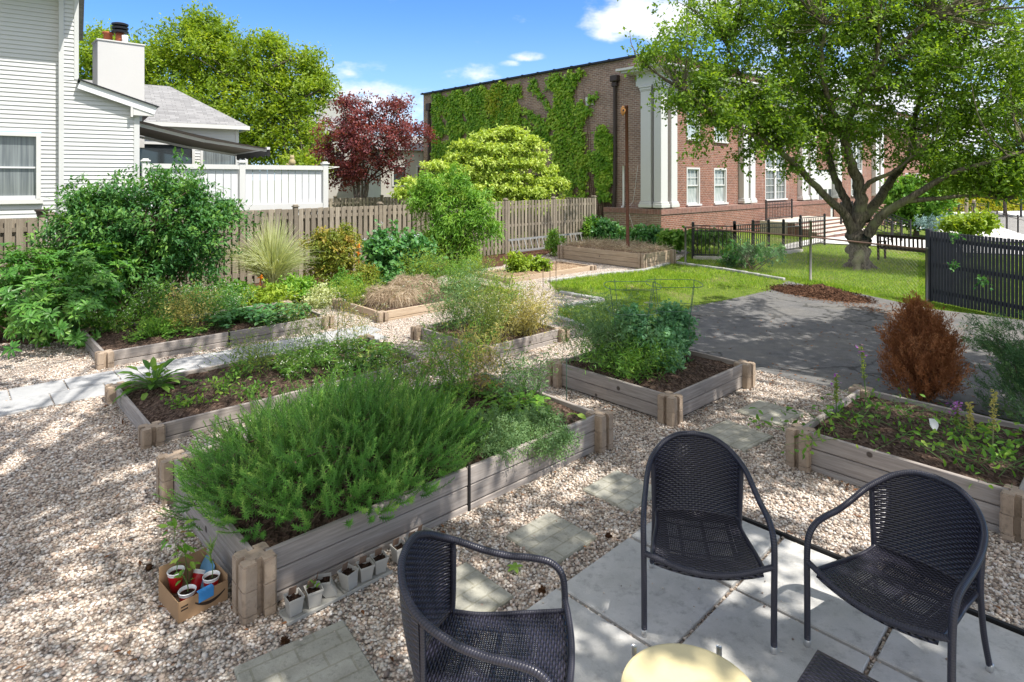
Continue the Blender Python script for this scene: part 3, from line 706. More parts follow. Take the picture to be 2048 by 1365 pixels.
# ------------------------------------------------------------------ raised beds: weathered boards slotted into cast corner blocks
def block_poly(h=.0985, sw=.021, sd=.042, ch=.014):
    q = [(sw, -h), (h - ch, -h), (h, -h + ch), (h, -sw), (h - sd, -sw)]
    p = []
    for k in range(4):
        a = k * math.pi / 2; c, s = round(math.cos(a)), round(math.sin(a))
        p += [(c * x - s * y, s * x + c * y) for x, y in [(sw, -h + sd)] + q]
    return p
BP = block_poly(); BP2 = [(x * .93, y * .93) for x, y in BP]
BEDS = {}
def bed(key, label, O, lu, lv, top, mat='board', nc=None, split=True, soil='soil', sdrop=.055, mound=.03):
    O = np.asarray(O, float); nc = nc or int(math.ceil((top + .03) / .14))
    r = thing('raised_bed', label, 'raised bed', O + (U * lu + V * lv) / 2, 0, 'timber raised beds in the gravel garden')
    tilt = lambda: (rng.random() - .5) * .006
    for i, (a, b) in enumerate(((0, 0), (lu, 0), (lu, lv), (0, lv))):
        for k in range(nc):
            z1 = top - k * .14; z0 = z1 - .139
            if z1 < .0: continue
            m_ = MB(); c = O + U * a + V * b + v3(tilt(), tilt(), 0)
            m_.prism(BP, max(z0, -.06), z1 - .010, org=c, ex=U, ey=V); m_.prism(BP2, z1 - .010, z1, org=c, ex=U, ey=V)
            m_.build('corner_block', M['block'], r)
    def side(p, e, L):
        segs = [(0.06, L / 2 - .004), (L / 2 + .004, L - .06)] if (split and L > 2.4) else [(.06, L - .06)]
        nrm = np.cross(e, ZV)
        for k in range(nc):
            z1 = top - .004 - k * .14; z0 = z1 - .133
            if z1 < .01: continue
            for a, b in segs:
                m_ = MB(); off = (rng.random() - .5) * .009
                m_.box(p + e * (a + b) / 2 + nrm * off + ZV * (max(z0, -.05) + z1) / 2, e, nrm, ZV, b - a, .036, z1 - max(z0, -.05), .006)
                m_.build('board', M[mat], r)
        if len(segs) > 1:
            m_ = MB(); c = p + e * L / 2 + nrm * .026; m_.bar(c - ZV * .05, c + ZV * (top + .02), .016, .016, up=e); m_.build('joint_stake', M['black_metal'], r)
    side(O, U, lu); side(O + U * lu, V, lv); side(O + U * lu + V * lv, -U, lu); side(O + V * lv, -V, lv)
    n1, n2 = int(lu / .09), int(lv / .09); m_ = MB()
    gu, gv = np.meshgrid(np.linspace(.015, lu - .015, n1), np.linspace(.015, lv - .015, n2), indexing='ij')
    ph = rng.random(4) * 6; bx = np.minimum(np.minimum(gu, lu - gu), np.minimum(gv, lv - gv))
    hz = top - sdrop + mound * np.clip(bx / .4, 0, 1) + .018 * np.sin(gu * 5 + ph[0]) * np.sin(gv * 6 + ph[1]) + .012 * rng.normal(size=gu.shape)
    hz = np.minimum(hz, np.where(bx < .05, top - sdrop * .8, 9))
    w = O + gu[..., None] * U + gv[..., None] * V; w[..., 2] = hz
    ii, jj = np.meshgrid(np.arange(n1 - 1), np.arange(n2 - 1), indexing='ij'); b0 = (ii * n2 + jj).ravel()
    m_.add(w.reshape(-1, 3), [np.stack([b0, b0 + n2, b0 + n2 + 1, b0 + 1], 1)]); m_.build('soil', M[soil], r, smooth=True)
    EXCL.append((O - (U + V) * .05, U, V, lu + .1, lv + .1))
    BEDS[key] = (O, lu, lv, top - sdrop + mound * .6)
    return r
bed('A', 'large deep raised bed in front, overflowing with rosemary', v3(-1.514, 3.587), 3.2, 1.74, .33)
bed('C', 'long low raised bed behind the rosemary, with hosta at its corner', v3(-3.449, 5.83), 3.2, 1.6, .18)
bed('B', 'long raised bed farthest left, below the big dark shrub', v3(-5.5, 8.23), 3.2, 1.72, .21)
bed('F', 'low sunlit raised bed holding shaggy heaps of dry straw', v3(-2.33, 10.86), 3.2, 1.6, .18, 'board_new')
bed('G', 'small square raised bed full of tall seeding herbs, mid garden', v3(-.377, 8.51), 1.58, 1.62, .2)
bed('D', 'square raised bed of blue-green pea plants beside the driveway', v3(1.646, 6.356), 1.65, 1.6, .29)
bed('E', 'raised bed in front of the brown dead conifer', v3(3.576, 4.294), 1.56, 1.5, .33, split=False)
bed('H', 'low sunlit raised bed of bare straw mulch near the fence', v3(-.06, 14.95), 3.15, 1.3, .13, 'board_new', split=False, soil='straw_soil', mound=.05)
bed('I', 'tall far raised bed of dry clippings beside the rusty pole', v3(3.7, 17.3), 1.5, 3.1, .43, 'board_new', split=False, soil='straw_soil', sdrop=.02, mound=.09)

# ------------------------------------------------------------------ wicker armchairs
def crom(pts, n=8):
    p = np.asarray(pts, float); p = np.concatenate([[2 * p[0] - p[1]], p, [2 * p[-1] - p[-2]]]); out = []
    for i in range(1, len(p) - 2):
        t_ = np.linspace(0, 1, n, endpoint=False)[:, None]; a, b, c, d = p[i - 1], p[i], p[i + 1], p[i + 2]
        out.append(.5 * ((2 * b) + (-a + c) * t_ + (2 * a - 5 * b + 4 * c - d) * t_ ** 2 + (-a + 3 * b - 3 * c + d) * t_ ** 3))
    return np.concatenate(out + [p[-2][None]])
def grid(mb, w, loc, flip=False, thick=0.0):
    n1, n2, _ = w.shape; ii, jj = np.meshgrid(np.arange(n1 - 1), np.arange(n2 - 1), indexing='ij'); b0 = (ii * n2 + jj).ravel()
    q = np.stack([b0, b0 + n2, b0 + n2 + 1, b0 + 1], 1)
    if flip: q = q[:, ::-1]
    mb.add(w.reshape(-1, 3), [q], loc.reshape(-1, 3))
    if thick:
        nn = np.cross(np.gradient(w, axis=0), np.gradient(w, axis=1)); nn = unit(nn) * (thick if not flip else -thick)
        mb.add((w - nn).reshape(-1, 3), [q[:, ::-1]], loc.reshape(-1, 3))
RIM = [(0, .392, .852), (.10, .383, .841), (.185, .349, .806), (.245, .293, .762), (.285, .215, .722), (.308, .10, .678), (.32, -.02, .652), (.33, -.13, .645), (.336, -.225, .628), (.339, -.282, .575), (.338, -.298, .48), (.336, -.30, .3), (.335, -.30, .035)]
def make_chair(label):
    r = thing('wicker_chair', label, 'chair', group='wicker chairs round the low table')
    half = crom(RIM, 7); full = np.concatenate([half[::-1] * [-1, 1, 1], half[1:]])
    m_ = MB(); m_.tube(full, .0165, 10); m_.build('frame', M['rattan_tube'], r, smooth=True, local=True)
    rz = half[:70]
    s = np.linspace(-1, 1, 41); tt = np.linspace(0, 1, 26); S, T = np.meshgrid(s, tt, indexing='ij'); x = .272 * S
    zt = np.interp(np.abs(x), rz[:, 0], rz[:, 2]); yt = np.interp(np.abs(x), rz[:, 0], rz[:, 1])
    yb = .30 - .062 * S ** 2; z = .352 + (zt - .352) * T; y = yb + (yt - yb) * T + .03 * np.sin(T * math.pi) * (1 - S ** 2)
    w = np.stack([x * (1 - .05 * (1 - T)), y, z], -1); m_ = MB()
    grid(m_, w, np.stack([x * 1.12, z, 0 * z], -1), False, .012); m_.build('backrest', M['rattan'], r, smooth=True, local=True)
    tt = np.linspace(0, 1, 30); S, T = np.meshgrid(s, tt, indexing='ij')
    hw = .285 - .04 * T; x = hw * S; y = (-.335 + .03 * S ** 2) * (1 - T) + (.30 - .06 * S ** 2) * T
    z = .428 - .028 * (1 - S ** 2) * (1 - .6 * T) - .022 * T - .012 * np.sin(T * math.pi) - .03 * np.clip(1 - T / .07, 0, 1) ** 2
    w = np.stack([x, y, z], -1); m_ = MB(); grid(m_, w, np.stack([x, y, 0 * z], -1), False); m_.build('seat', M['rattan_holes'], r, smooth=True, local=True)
    rail = crom([(-.335, -.298, .452), (-.27, -.315, .44), (-.14, -.338, .414), (0, -.345, .402), (.14, -.338, .414), (.27, -.315, .44), (.335, -.298, .452)], 6)
    m_ = MB(); m_.tube(rail, .0155, 10); m_.build('front_rail', M['rattan_tube'], r, smooth=True, local=True)
    for sg in (-1, 1):
        sr = crom([(sg * .29, -.30, .43), (sg * .275, -.1, .41), (sg * .25, .1, .40), (sg * .245, .235, .405)], 5)
        m_ = MB(); m_.tube(sr, .011, 8); m_.build('seat_rail', M['rattan_tube'], r, smooth=True, local=True)
        m_ = MB(); m_.tube(crom([(sg * .268, .242, .73), (sg * .262, .24, .55), (sg * .258, .245, .40), (sg * .262, .272, .2), (sg * .272, .312, .03)], 6), .0145, 10)
        m_.build('rear_leg', M['rattan_tube'], r, smooth=True, local=True)
        for x_, y_, z_ in ((sg * .335, -.30, 0), (sg * .273, .315, 0)):
            m_ = MB(); m_.lathe(v3(x_, y_, 0), [(.0145, 0), (.0165, .003), (.0168, .036), (.016, .037)], 14); m_.build('foot_cap', M['chrome'], r, smooth=True, local=True)
    return r
PZ = .03
c0 = make_chair('dark wicker armchair facing the camera, middle of the three')
c0.location = (1.11, 3.58, PZ); c0.rotation_euler = (0, 0, R(-10.6))
copy_tree(c0, None, (2.02, 3.16, PZ), R(-56.4), 'dark wicker armchair on the right, sunlit front of seat')
copy_tree(c0, None, (-.085, 2.685, PZ), R(82), 'dark wicker armchair cut off at the bottom, on the gravel edge')

# round low table and wicker stool
TC = v3(.705, 2.40)
r = thing('round_table', 'round pale yellow table with low metal legs at bottom edge', 'table', TC)
m_ = MB(); m_.lathe(TC, [(.0, .486), (.265, .486), (.272, .489), (.275, .495), (.272, .5), (.262, .503), (.0, .504)], 72); m_.build('tabletop', M['table_top'], r, smooth=False)
m_ = MB(); m_.lathe(TC, [(.262, .47), (.268, .47), (.268, .486), (.262, .486), (.262, .47)], 60, cap=False); m_.build('rim_ring', M['chrome'], r)
for an in (50, 129, 270):
    d = v3(math.cos(R(an)), math.sin(R(an))); m_ = MB(); m_.tube([TC + d * .287 + ZV * .03, TC + d * .287 + ZV * .525], .0115, 14); m_.build('leg', M['chrome'], r, smooth=True)
c_ = v3(1.389, 2.773) - (U + 0) * 0
sq = v3(1.389, 2.773); sx = unit(v3(-.185, -.187)); sy = unit(v3(.181, -.187))
r = thing('wicker_stool', 'square dark wicker stool corner poking in at the bottom', 'stool', sq + (sx + sy) * .225)
m_ = MB(); s = np.linspace(0, .45, 30); a_, b_ = np.meshgrid(s, s, indexing='ij')
w = sq + a_[..., None] * sx + b_[..., None] * sy; ed = np.minimum(np.minimum(a_, .45 - a_), np.minimum(b_, .45 - b_)); w[..., 2] = .395 + .012 * np.clip(ed / .03, 0, 1) ** .5
grid(m_, w, np.stack([b_, a_, 0 * a_], -1), False); m_.build('seat', M['rattan'], r, smooth=True)
m_ = MB()
for a0, b0, e0 in ((0, 0, sx), (0, .45, sx), (0, 0, sy), (.45, 0, sy)):
    p0 = sq + sx * a0 + sy * b0; q = np.stack([p0 + ZV * .395, p0 + e0 * .45 + ZV * .395, p0 + e0 * .45 + ZV * .30, p0 + ZV * .30])
    m_.add(q, [(0, 1, 2, 3)], np.array([[0, .395, 0], [.45, .395, 0], [.45, .3, 0], [0, .3, 0]]))
m_.build('apron', M['rattan'], r)
for a0 in (.02, .43):
    for b0 in (.02, .43):
        p0 = sq + sx * a0 + sy * b0; m_ = MB(); m_.tube([p0 + ZV * .03, p0 + ZV * .39], .018, 10); m_.build('leg', M['rattan_tube'], r, smooth=True)

# ------------------------------------------------------------------ seedling pots along the front bed, with their trays
AO = v3(-1.514, 3.587)
def sqring(c, ex, ey, h, z): return [c + ex * a * h + ey * b * h + ZV * z for a, b in ((-1, -1), (1, -1), (1, 1), (-1, 1))]
def pot(u, v, label, lean=0.0, zb=.022, sprout=False):
    c = AO + U * u + V * v; ang = A43 + lean * 2 + (rng.random() - .5) * .16; ex = v3(math.cos(ang), math.sin(ang)); ey = v3(-ex[1], ex[0])
    r = thing('seedling_pot', label, 'plant pot', c + ZV * zb, 0, 'white seedling pots along the front bed')
    m_ = MB(); sh = ey * lean * .1
    rings = [sqring(c, ex, ey, .033, zb), sqring(c + sh, ex, ey, .043, zb + .088), sqring(c + sh, ex, ey, .0465, zb + .088), sqring(c + sh, ex, ey, .0465, zb + .1), sqring(c + sh, ex, ey, .0425, zb + .1), sqring(c + sh, ex, ey, .039, zb + .072)]
    fs = [(3, 2, 1, 0)] + [(k * 4 + j, k * 4 + (j + 1) % 4, k * 4 + 4 + (j + 1) % 4, k * 4 + 4 + j) for k in range(5) for j in range(4)]
    m_.add(np.concatenate(rings), fs and [np.array(fs)]); m_.build('pot', M['pot_white'], r)
    m_ = MB(); g_ = np.linspace(-.039, .039, 7); a_, b_ = np.meshgrid(g_, g_, indexing='ij'); w = c + sh + a_[..., None] * ex + b_[..., None] * ey; w[..., 2] = zb + .078 + .006 * rng.normal(size=a_.shape)
    grid(m_, w, w); m_.build('soil', M['pot_soil'], r, smooth=True)
    m_ = MB(); tc = c + sh + ey * .035 + ex * (-.01 + .02 * rng.random()); m_.box(tc + ZV * (zb + .105), ex, unit(ey + ZV * .25), unit(ZV - ey * .25), .045, .003, .05, .001); m_.build('name_tag', M['tag_wood'], r)
    if sprout:
        m_ = MB(); n_ = 5; p0 = c + sh + ZV * (zb + .09); m_.leaves(np.repeat(p0[None], n_, 0) + rng.normal(size=(n_, 3)) * .006 + ZV * .02, rand_dirs(n_, .5), rand_dirs(n_, 2), .035, .018, LEAF); m_.build('seedling', M['leaf_green'], r)
ordn = ['white seedling pot nearest the corner blocks, first in the row', 'white seedling pot with a green sprout, second from corner blocks', 'cracked leaning white seedling pot, third from corner blocks',
        'white seedling pot fourth from the corner blocks', 'white seedling pot fifth from the corner blocks', 'white seedling pot sixth from corner blocks, last before the gap',
        'white seedling pot just past the gap in the row', 'white seedling pot partly hidden by the leftmost chair back', 'last white seedling pot of the row, behind the chair rim']
for i, (u_, v_) in enumerate([(.149, -.205), (.262, -.215), (.382, -.206), (.492, -.222), (.602, -.216), (.704, -.212), (.862, -.205), (.97, -.2), (1.075, -.195)]):
    pot(u_, v_, ordn[i], .5 if i == 2 else (rng.random() - .5) * .25, sprout=i == 1)
def tray(u0, u1, label):
    m_ = MB(); c = AO + U * (u0 + u1) / 2 - V * .21; m_.box(c + ZV * .012, U, V, ZV, u1 - u0, .13, .014, .004)
    for sg in (-1, 1): m_.box(c + V * sg * .064 + ZV * .02, U, V, ZV, u1 - u0, .006, .02, .002)
    tag(m_.build('pot_tray', M['tray']), label, 'tray', 'plant trays under the seedling pots')
tray(.085, .44, 'white tray under the three pots nearest the corner blocks'); tray(.445, .77, 'white tray under the fourth to sixth seedling pots')

# ------------------------------------------------------------------ cardboard box of cups
BO = v3(-1.897, 3.469); bu = unit(v3(.18, .197)); bv = unit(v3(-.225, .197)); LB, LW = .275, .30
r = thing('cardboard_box', 'open cardboard box with curved printed line and blue tape', 'box', BO + (bu * LB + bv * LW) / 2)
def wallq(p, q, h, name='wall', lean=0.0, mat='card', out=None):
    m_ = MB(); e = unit(q - p); nn = np.cross(e, ZV); m_.box((p + q) / 2 + ZV * (h / 2 + .005), e, nn, ZV, np.linalg.norm(q - p), .004, h, 0); return m_.build(name, M[mat], r)
p00, p10, p11, p01 = BO, BO + bu * LB, BO + bu * LB + bv * LW, BO + bv * LW
wallq(p00, p10, .118); wallq(p01, p00, .118); wallq(p10 + bv * .004, p11, .15); wallq(p11, p01, .195)
m_ = MB(); m_.add([p00 + ZV * .01, p10 + ZV * .01, p11 + ZV * .01, p01 + ZV * .01], [(0, 1, 2, 3)]); m_.build('bottom', M['card'], r)
fn = -bv; m_ = MB(); arc = [p00 + bu * (LB * (.32 + .62 * t_)) + fn * .0035 + ZV * (.045 + .034 * (2 * t_ - 1) ** 2) for t_ in np.linspace(0, 1, 13)]
wd = .004 + .006 * np.sin(np.linspace(0, 1, 13) * math.pi); aa = np.array(arc)
vv = np.concatenate([aa - ZV * wd[:, None], aa + ZV * wd[:, None]]); m_.add(vv, [np.array([(i, i + 1, 14 + i, 13 + i) for i in range(12)])])
for k in (0, 1): m_.add([p00 + bu * .012 + fn * .0035 + ZV * (.085 - k * .018), p00 + bu * .05 + fn * .0035 + ZV * (.087 - k * .018), p00 + bu * .05 + fn * .0035 + ZV * (.095 - k * .018), p00 + bu * .012 + fn * .0035 + ZV * (.093 - k * .018)], [(0, 1, 2, 3)])
m_.build('printed_line', M['card_ink'], r)
m_ = MB(); tp = p00 + bu * .15; ex = unit(bu * .98 + ZV * .06); m_.box(tp + fn * .005 + ZV * .098, ex, fn, ZV, .085, .003, .055, .001); m_.box(tp + bv * .012 + ZV * .126, ex, fn, ZV, .085, .03, .003, .001); m_.build('blue_tape', M['blue_tape'], r)
def cup(p, label, soil=True, axis=None, hc=.12):
    r = thing('plastic_cup', label, 'cup', p, 0, 'red plastic cups in the cardboard box')
    ax = ZV if axis is None else unit(axis)
    m_ = MB(); m_.lathe(p, [(0, 0), (.030, 0), (.034, .03), (.0345, .032), (.040, .07), (.0405, .072), (.046, hc - .004)], 28, axis=ax, cap=False); m_.build('cup_body', M['red_cup'], r, smooth=True)
    m_ = MB(); m_.lathe(p, [(.0445, hc - .02), (.046, hc - .006), (.0485, hc - .004), (.0492, hc), (.0478, hc + .0025), (.0455, hc + .001), (.0435, hc - .02)], 28, axis=ax, cap=False); m_.build('rim', M['cup_white'], r, smooth=True)
    if soil:
        m_ = MB(); m_.lathe(p, [(.0435, hc - .022), (.03, hc - .016), (.012, hc - .02), (0, hc - .014)], 16, axis=ax, cap=False); m_.build('soil', M['pot_soil'], r, smooth=True)
def bx(a, b, z=.012): return BO + bu * a + bv * b + ZV * z
cup(bx(.075, .245, .05), 'red cup with tall leafy seedling, far left in the box'); cup(bx(.075, .075), 'small red cup at the front corner of the box', hc=.115)
cup(bx(.165, .215, .0), 'red cup leaning empty in the middle of the box', False, unit(v3(.1, .55, .75)))
cup(bx(.215, .085, .02), 'red cup with thin grassy seedling behind the blue tape')
m_ = MB(); c = bx(.235, .2, .08)
w = [c + bu * a + bv * b + ZV * (z + .015 * math.sin(a * 60 + b * 40)) for a, b, z in [(.03, .08, .1), (.035, .02, .085), (.03, -.05, .07), (0, .07, .05), (0, .015, .03), (-.005, -.045, .02), (-.04, .06, -.03), (-.04, .01, -.04), (-.04, -.05, -.05)]]
m_.add(w, [np.array([(0, 1, 4, 3), (1, 2, 5, 4), (3, 4, 7, 6), (4, 5, 8, 7)])]); m_.add(np.array(w) - [0, 0, .012], [np.array([(3, 4, 1, 0), (4, 5, 2, 1), (6, 7, 4, 3), (7, 8, 5, 4)])])
tag(m_.build('plastic_bag', M['bag_blue'], smooth=True), 'crumpled blue plastic bag leaning in the cardboard box', 'bag')
def seedling(p, hgt, label, n, leaf, size, grassy=False, lean=(0, 0)):
    r = thing('seedling', label, 'seedling', p); top = p + v3(lean[0], lean[1], hgt)
    m_ = MB(); path = np.array([p + (top - p) * t_ + v3(.008 * math.sin(t_ * 5), .006 * math.cos(t_ * 4), 0) for t_ in np.linspace(0, 1, 7)]); m_.tube(path, np.linspace(.003, .0015, 7), 5); m_.build('stem', M['stem_green'], r)
    m_ = MB(); t_ = rng.uniform(.35, 1, n); q = p + (top - p) * t_[:, None]; d = rand_dirs(n, .1, .5)
    if grassy: m_.leaves(q, unit(d + ZV * 1.0), rand_dirs(n), size * rng.uniform(.6, 1.4, n), .004, BLADE)
    else:
        st = q + d * size * .8; m_.tubes(np.stack([q, (q + st) / 2 + ZV * .006, st], 1), [.0012, .001, .0008]); m_.leaves(st, unit(d + ZV * -.2), unit(ZV + .3 * rand_dirs(n)), size * rng.uniform(.7, 1.3, n), size * .6, LEAF)
    m_.build('foliage', M[leaf], r)
seedling(bx(.075, .245, .155), .27, 'tall broad-leaved seedling in the far left red cup', 15, 'leaf_green', .06)
seedling(bx(.075, .075, .115), .13, 'small wilting seedling in the front corner cup', 6, 'leaf_green', .035, lean=(-.02, 0))
seedling(bx(.215, .085, .12), .22, 'thin grassy seedling growing in the cup behind the tape', 40, 'leaf_bright', .09, True)
seedling(bx(.13, .235, .05), .25, 'yellow-green seedling at the back of the cardboard box', 14, 'leaf_bright', .05)

# fallen leaf and pine cones on the gravel
def leaf_flat(p, s, label, mat):
    m_ = MB(); n_ = 5; a = np.arange(n_) * 1.15 + .4; m_.leaves(np.repeat(np.asarray(p)[None] + ZV * .022, n_, 0), np.stack([np.cos(a), np.sin(a), .1 + 0 * a], 1), np.repeat(ZV[None], n_, 0), s, s * .55, LEAF, .8)
    tag(m_.build('fallen_leaf', M[mat]), label, 'leaf')
leaf_flat(G(1030, 1143), .06, 'fresh green lobed leaf lying on gravel beside a chair arm', 'leaf_bright')
def cone(px, py, label):
    m_ = MB(); p = G(px, py) + ZV * .02; n_ = 46; d = rand_dirs(n_); m_.leaves(p + d * .004, d, rand_dirs(n_), .026, .016, DIA); m_.lathe(p - ZV * .018, [(.004, 0), (.014, .008), (.017, .018), (.012, .03), (.003, .036)], 8)
    tag(m_.build('pine_cone', M['cone']), label, 'pine cone', 'pine cones on the gravel')
cone(1084, 1187, 'brown pine cone by the patio corner'); cone(570, 1290, 'brown pine cone beside the bottom stepping stone'); cone(298, 1142, 'brown pine cone left of the cardboard box'); cone(1217, 1078, 'brown pine cone near the patio edge under the middle chair')

# ------------------------------------------------------------------ weathered picket fence along the back
def picket_fence(A, B, label, h=1.8, bay=2.42, mat='picket', zt=None, grp=None, name='picket_fence', pitch=.172, pw=.112, gap_first=0, caps=True):
    e = unit(B - A); L = np.linalg.norm((B - A)[:2]); nn = v3(e[1], -e[0]); r = thing(name, label, 'fence', A, 0, grp)
    nb = max(1, round(L / bay)); bl = L / nb
    for k in range(nb + 1):
        p = A + e * k * bl; m_ = MB(); m_.box(p + ZV * (h + .04) / 2, e, nn, ZV, .11, .11, h + .04, .006); pt = m_.build('post', M[mat], r)
        if caps:
            m_ = MB(); m_.box(p + ZV * (h + .055), e, nn, ZV, .15, .15, .03, .008); m_.box(p + ZV * (h + .085), e, nn, ZV, .11, .11, .03, .02); m_.build('cap', M[mat], pt)
    for k in range(nb):
        m_ = MB(); p = A + e * k * bl; x = .075
        while x < bl - .06:
            for sd_, off in ((1, 0), (-1, pitch / 2)):
                if x + off + pw > bl - .04: continue
                hh = h - .015 - .02 * rng.random(); c = p + e * (x + off + pw / 2) + nn * (.034 * sd_)
                m_.box(c + ZV * (hh / 2 + .02), ZV, e + 0 * ZV, nn, hh, pw * (.96 + .05 * rng.random()), .018, .003)
            x += pitch
        m_.build('picket_panel', M[mat], r)
        for z in (.25, .95, h - .22):
            m_ = MB(); m_.bar(p + e * .05 + ZV * z, p + e * (bl - .05) + ZV * z, .045, .085); m_.build('rail', M[mat], r)
    return r
picket_fence(FA - FD * 1.5, FB, 'weathered grey picket fence running along the back of the garden', bay=2.45)
picket_fence(FB + V * .05, FB + V * 5.2, 'sunlit picket fence turning back beside the brick building', bay=2.6)
picket_fence(v3(-9.2, 24.5), v3(-4.2, 29.0), 'low distant picket fence beyond the red-leaved maple', h=1.75, bay=2.5)

# aluminium ladder lying on edge against the fence
r = thing('ladder', 'aluminium ladder lying on its side against the sunlit fence', 'ladder', FA + FD * 13.2)
la = FA + FD * 13.3 + FN * .28; lb = FA + FD * 17.3 + FN * .30
for z, k in ((.12, .22), (.50, .1)):
    m_ = MB(); m_.bar(la + ZV * z + FN * k, lb + ZV * z + FN * k, .03, .07); m_.build('rail', M['alu'], r)
for i in range(13):
    p = la + (lb - la) * ((i + .5) / 13); m_ = MB(); m_.tube([p + FN * .22 + ZV * .12, p + FN * .1 + ZV * .5], .017, 8); m_.build('rung', M['alu'], r)

# ------------------------------------------------------------------ chain-link fence, black slat fence, bench
def chain(px_posts, label):
    pts = [G(*p) for p in px_posts]; r = thing('chain_link_fence', label, 'fence', pts[0]); hts = [1.08, 1.5, 1.12]
    for p, h_ in zip(pts, hts):
        m_ = MB(); m_.tube([p - ZV * .1, p + ZV * h_], .03, 10); m_.lathe(p + ZV * h_, [(.034, -.02), (.034, .01), (.018, .03), (0, .034)], 10); m_.build('post', M['galv'], r, smooth=True)
    for a, b in zip(pts[:-1], pts[1:]):
        m_ = MB(); m_.tube([a + ZV * 1.09, b + ZV * 1.09], .02, 8); m_.build('top_rail', M['rail_rust'], r, smooth=True)
        L = np.linalg.norm(b - a); e = (b - a) / L; hh = 1.05; st_ = .085; ps_ = []
        for k in np.arange(-hh, L, st_):
            for sg in (1, -1):
                x0, x1 = (k, k + hh); z0, z1 = (0, hh) if sg > 0 else (hh, 0)
                f0, f1 = max(0, -x0 / hh), min(1, (L - x0) / hh)
                if f1 <= f0: continue
                ps_.append([a + e * (x0 + hh * f) + ZV * (z0 + (z1 - z0) * f + .02) for f in (f0, (f0 + f1) / 2, f1)])
        m_ = MB(); m_.tubes(np.array(ps_), [.0011] * 3, 3); m_.build('wire_mesh', M['galv'], r)
chain([(1371, 526), (1621, 560), (1855, 601)], 'sagging rusty chain-link fence between the lawn and the big tree')
SA = G(1858, 601); SB = G(2046, 640); se = unit(SB - SA); sn = v3(-se[1], se[0])
SL = 5.2
r = thing('slat_fence', 'charcoal fence of narrow vertical slats at the right edge', 'fence', SA)
for k in range(3):
    p = SA + se * min(k * 2.45, SL); m_ = MB(); m_.box(p + ZV * .76, se, sn, ZV, .1, .1, 1.56, .005); m_.build('post', M['dark_stain'], r)
for sd_, off in ((1, 0), (-1, .034)):
    m_ = MB(); x = .06 + off
    while x < SL:
        m_.box(SA + se * x + sn * (.03 * sd_) + ZV * (.745 + .01 * rng.random()), ZV, se, sn, 1.49, .051, .016, .002); x += .068
    m_.build('slat_panel', M['dark_stain'], r)
for z in (.22, .78, 1.33):
    m_ = MB(); m_.bar(SA + ZV * z, SA + se * SL + ZV * z, .04, .08); m_.build('rail', M['dark_stain'], r)
# bench seen from behind under the tree
b0_ = G(1757, 520); b1_ = G(1868, 534); be = unit(b1_ - b0_); be[2] = 0; be = unit(be); bn_ = v3(-be[1], be[0]); BLn = 2.2
r = thing('park_bench', 'dark slatted garden bench seen from behind under the big tree', 'bench', b0_)
zb_ = b0_[2]
for k in (0, 1):
    p = b0_ + be * k * BLn; m_ = MB(); m_.bar(p, p + ZV * .86 - bn_ * .06, .06, .06, up=be); m_.build('rear_leg', M['bench_wood'], r)
    m_ = MB(); m_.bar(p + bn_ * .5, p + bn_ * .5 + ZV * .62, .06, .06, up=be); m_.build('front_leg', M['bench_wood'], r)
    m_ = MB(); m_.bar(p + ZV * .62, p + bn_ * .56 + ZV * .62, .07, .035); m_.build('armrest', M['bench_wood'], r)
m_ = MB()
m_.bar(b0_ + ZV * .85 - bn_ * .055, b0_ + be * BLn + ZV * .85 - bn_ * .055, .035, .09); m_.bar(b0_ + ZV * .42 - bn_ * .03, b0_ + be * BLn + ZV * .42 - bn_ * .03, .035, .07)
for k in np.linspace(.08, BLn - .08, 17): m_.bar(b0_ + be * k + ZV * .44 - bn_ * .032, b0_ + be * k + ZV * .83 - bn_ * .055, .055, .02, up=bn_)
m_.build('backrest', M['bench_wood'], r)
m_ = MB()
for k in range(6): m_.bar(b0_ + bn_ * (.05 + k * .085) + ZV * .42, b0_ + be * BLn + bn_ * (.05 + k * .085) + ZV * .42, .07, .025)
m_.build('seat', M['bench_wood'], r)

# ------------------------------------------------------------------ tomato cages, stakes, pole, small things in the beds
def cage(c, label, hgt=.95, rt=.36):
    r = thing('tomato_cage', label, 'plant support', c, 0, 'wire tomato cages over the pea bed')
    for z, rr in ((hgt * .97, rt), (hgt * .66, rt * .86), (hgt * .3, rt * .7)):
        m_ = MB(); a = np.linspace(0, 2 * math.pi, 41); m_.tube(np.stack([c[0] + rr * np.cos(a), c[1] + rr * np.sin(a), c[2] + z + .01 * np.sin(3 * a)], 1), .0042, 5, cap=False); m_.build('ring', M['cage_wire'], r)
    for k in range(4):
        a = k * math.pi / 2 + .5; d = v3(math.cos(a), math.sin(a)); m_ = MB(); m_.tube([c + d * rt * .5, c + d * rt * 1.01 + ZV * hgt], .0042, 5); m_.build('wire_leg', M['cage_wire'], r)
DO = BEDS['D'][0]
cage(DO + U * .70 + V * .98 + ZV * .27, 'wire tomato cage over the left half of the pea bed', .98, .35)
cage(DO + U * 1.22 + V * .72 + ZV * .27, 'wire tomato cage over the right half of the pea bed', .98, .35)
def stake(p, h, label, mat='stem_brown', rad=.005, lean=(0, 0), cat='stake', name='stake', group=None):
    m_ = MB(); m_.tube([p, p + v3(lean[0], lean[1], h)], rad, 6); tag(m_.build(name, M[mat]), label, cat, group)
stake(G(1133, 826) , .60, 'thin dark green stake standing at corner of the rosemary bed', 'cage_wire', .006)
stake(G(1012, 575), .95, 'bamboo stake standing in the far low bed', 'stem_pale', .007)
for k, (px, py, nm) in enumerate([(1086, 579, 'leftmost'), (1100, 578, 'middle'), (1112, 576, 'rightmost')]): stake(G(px, py), .55 + .1 * k, nm + ' of three thin dark stakes behind the tall herbs', 'stem_brown', .008)
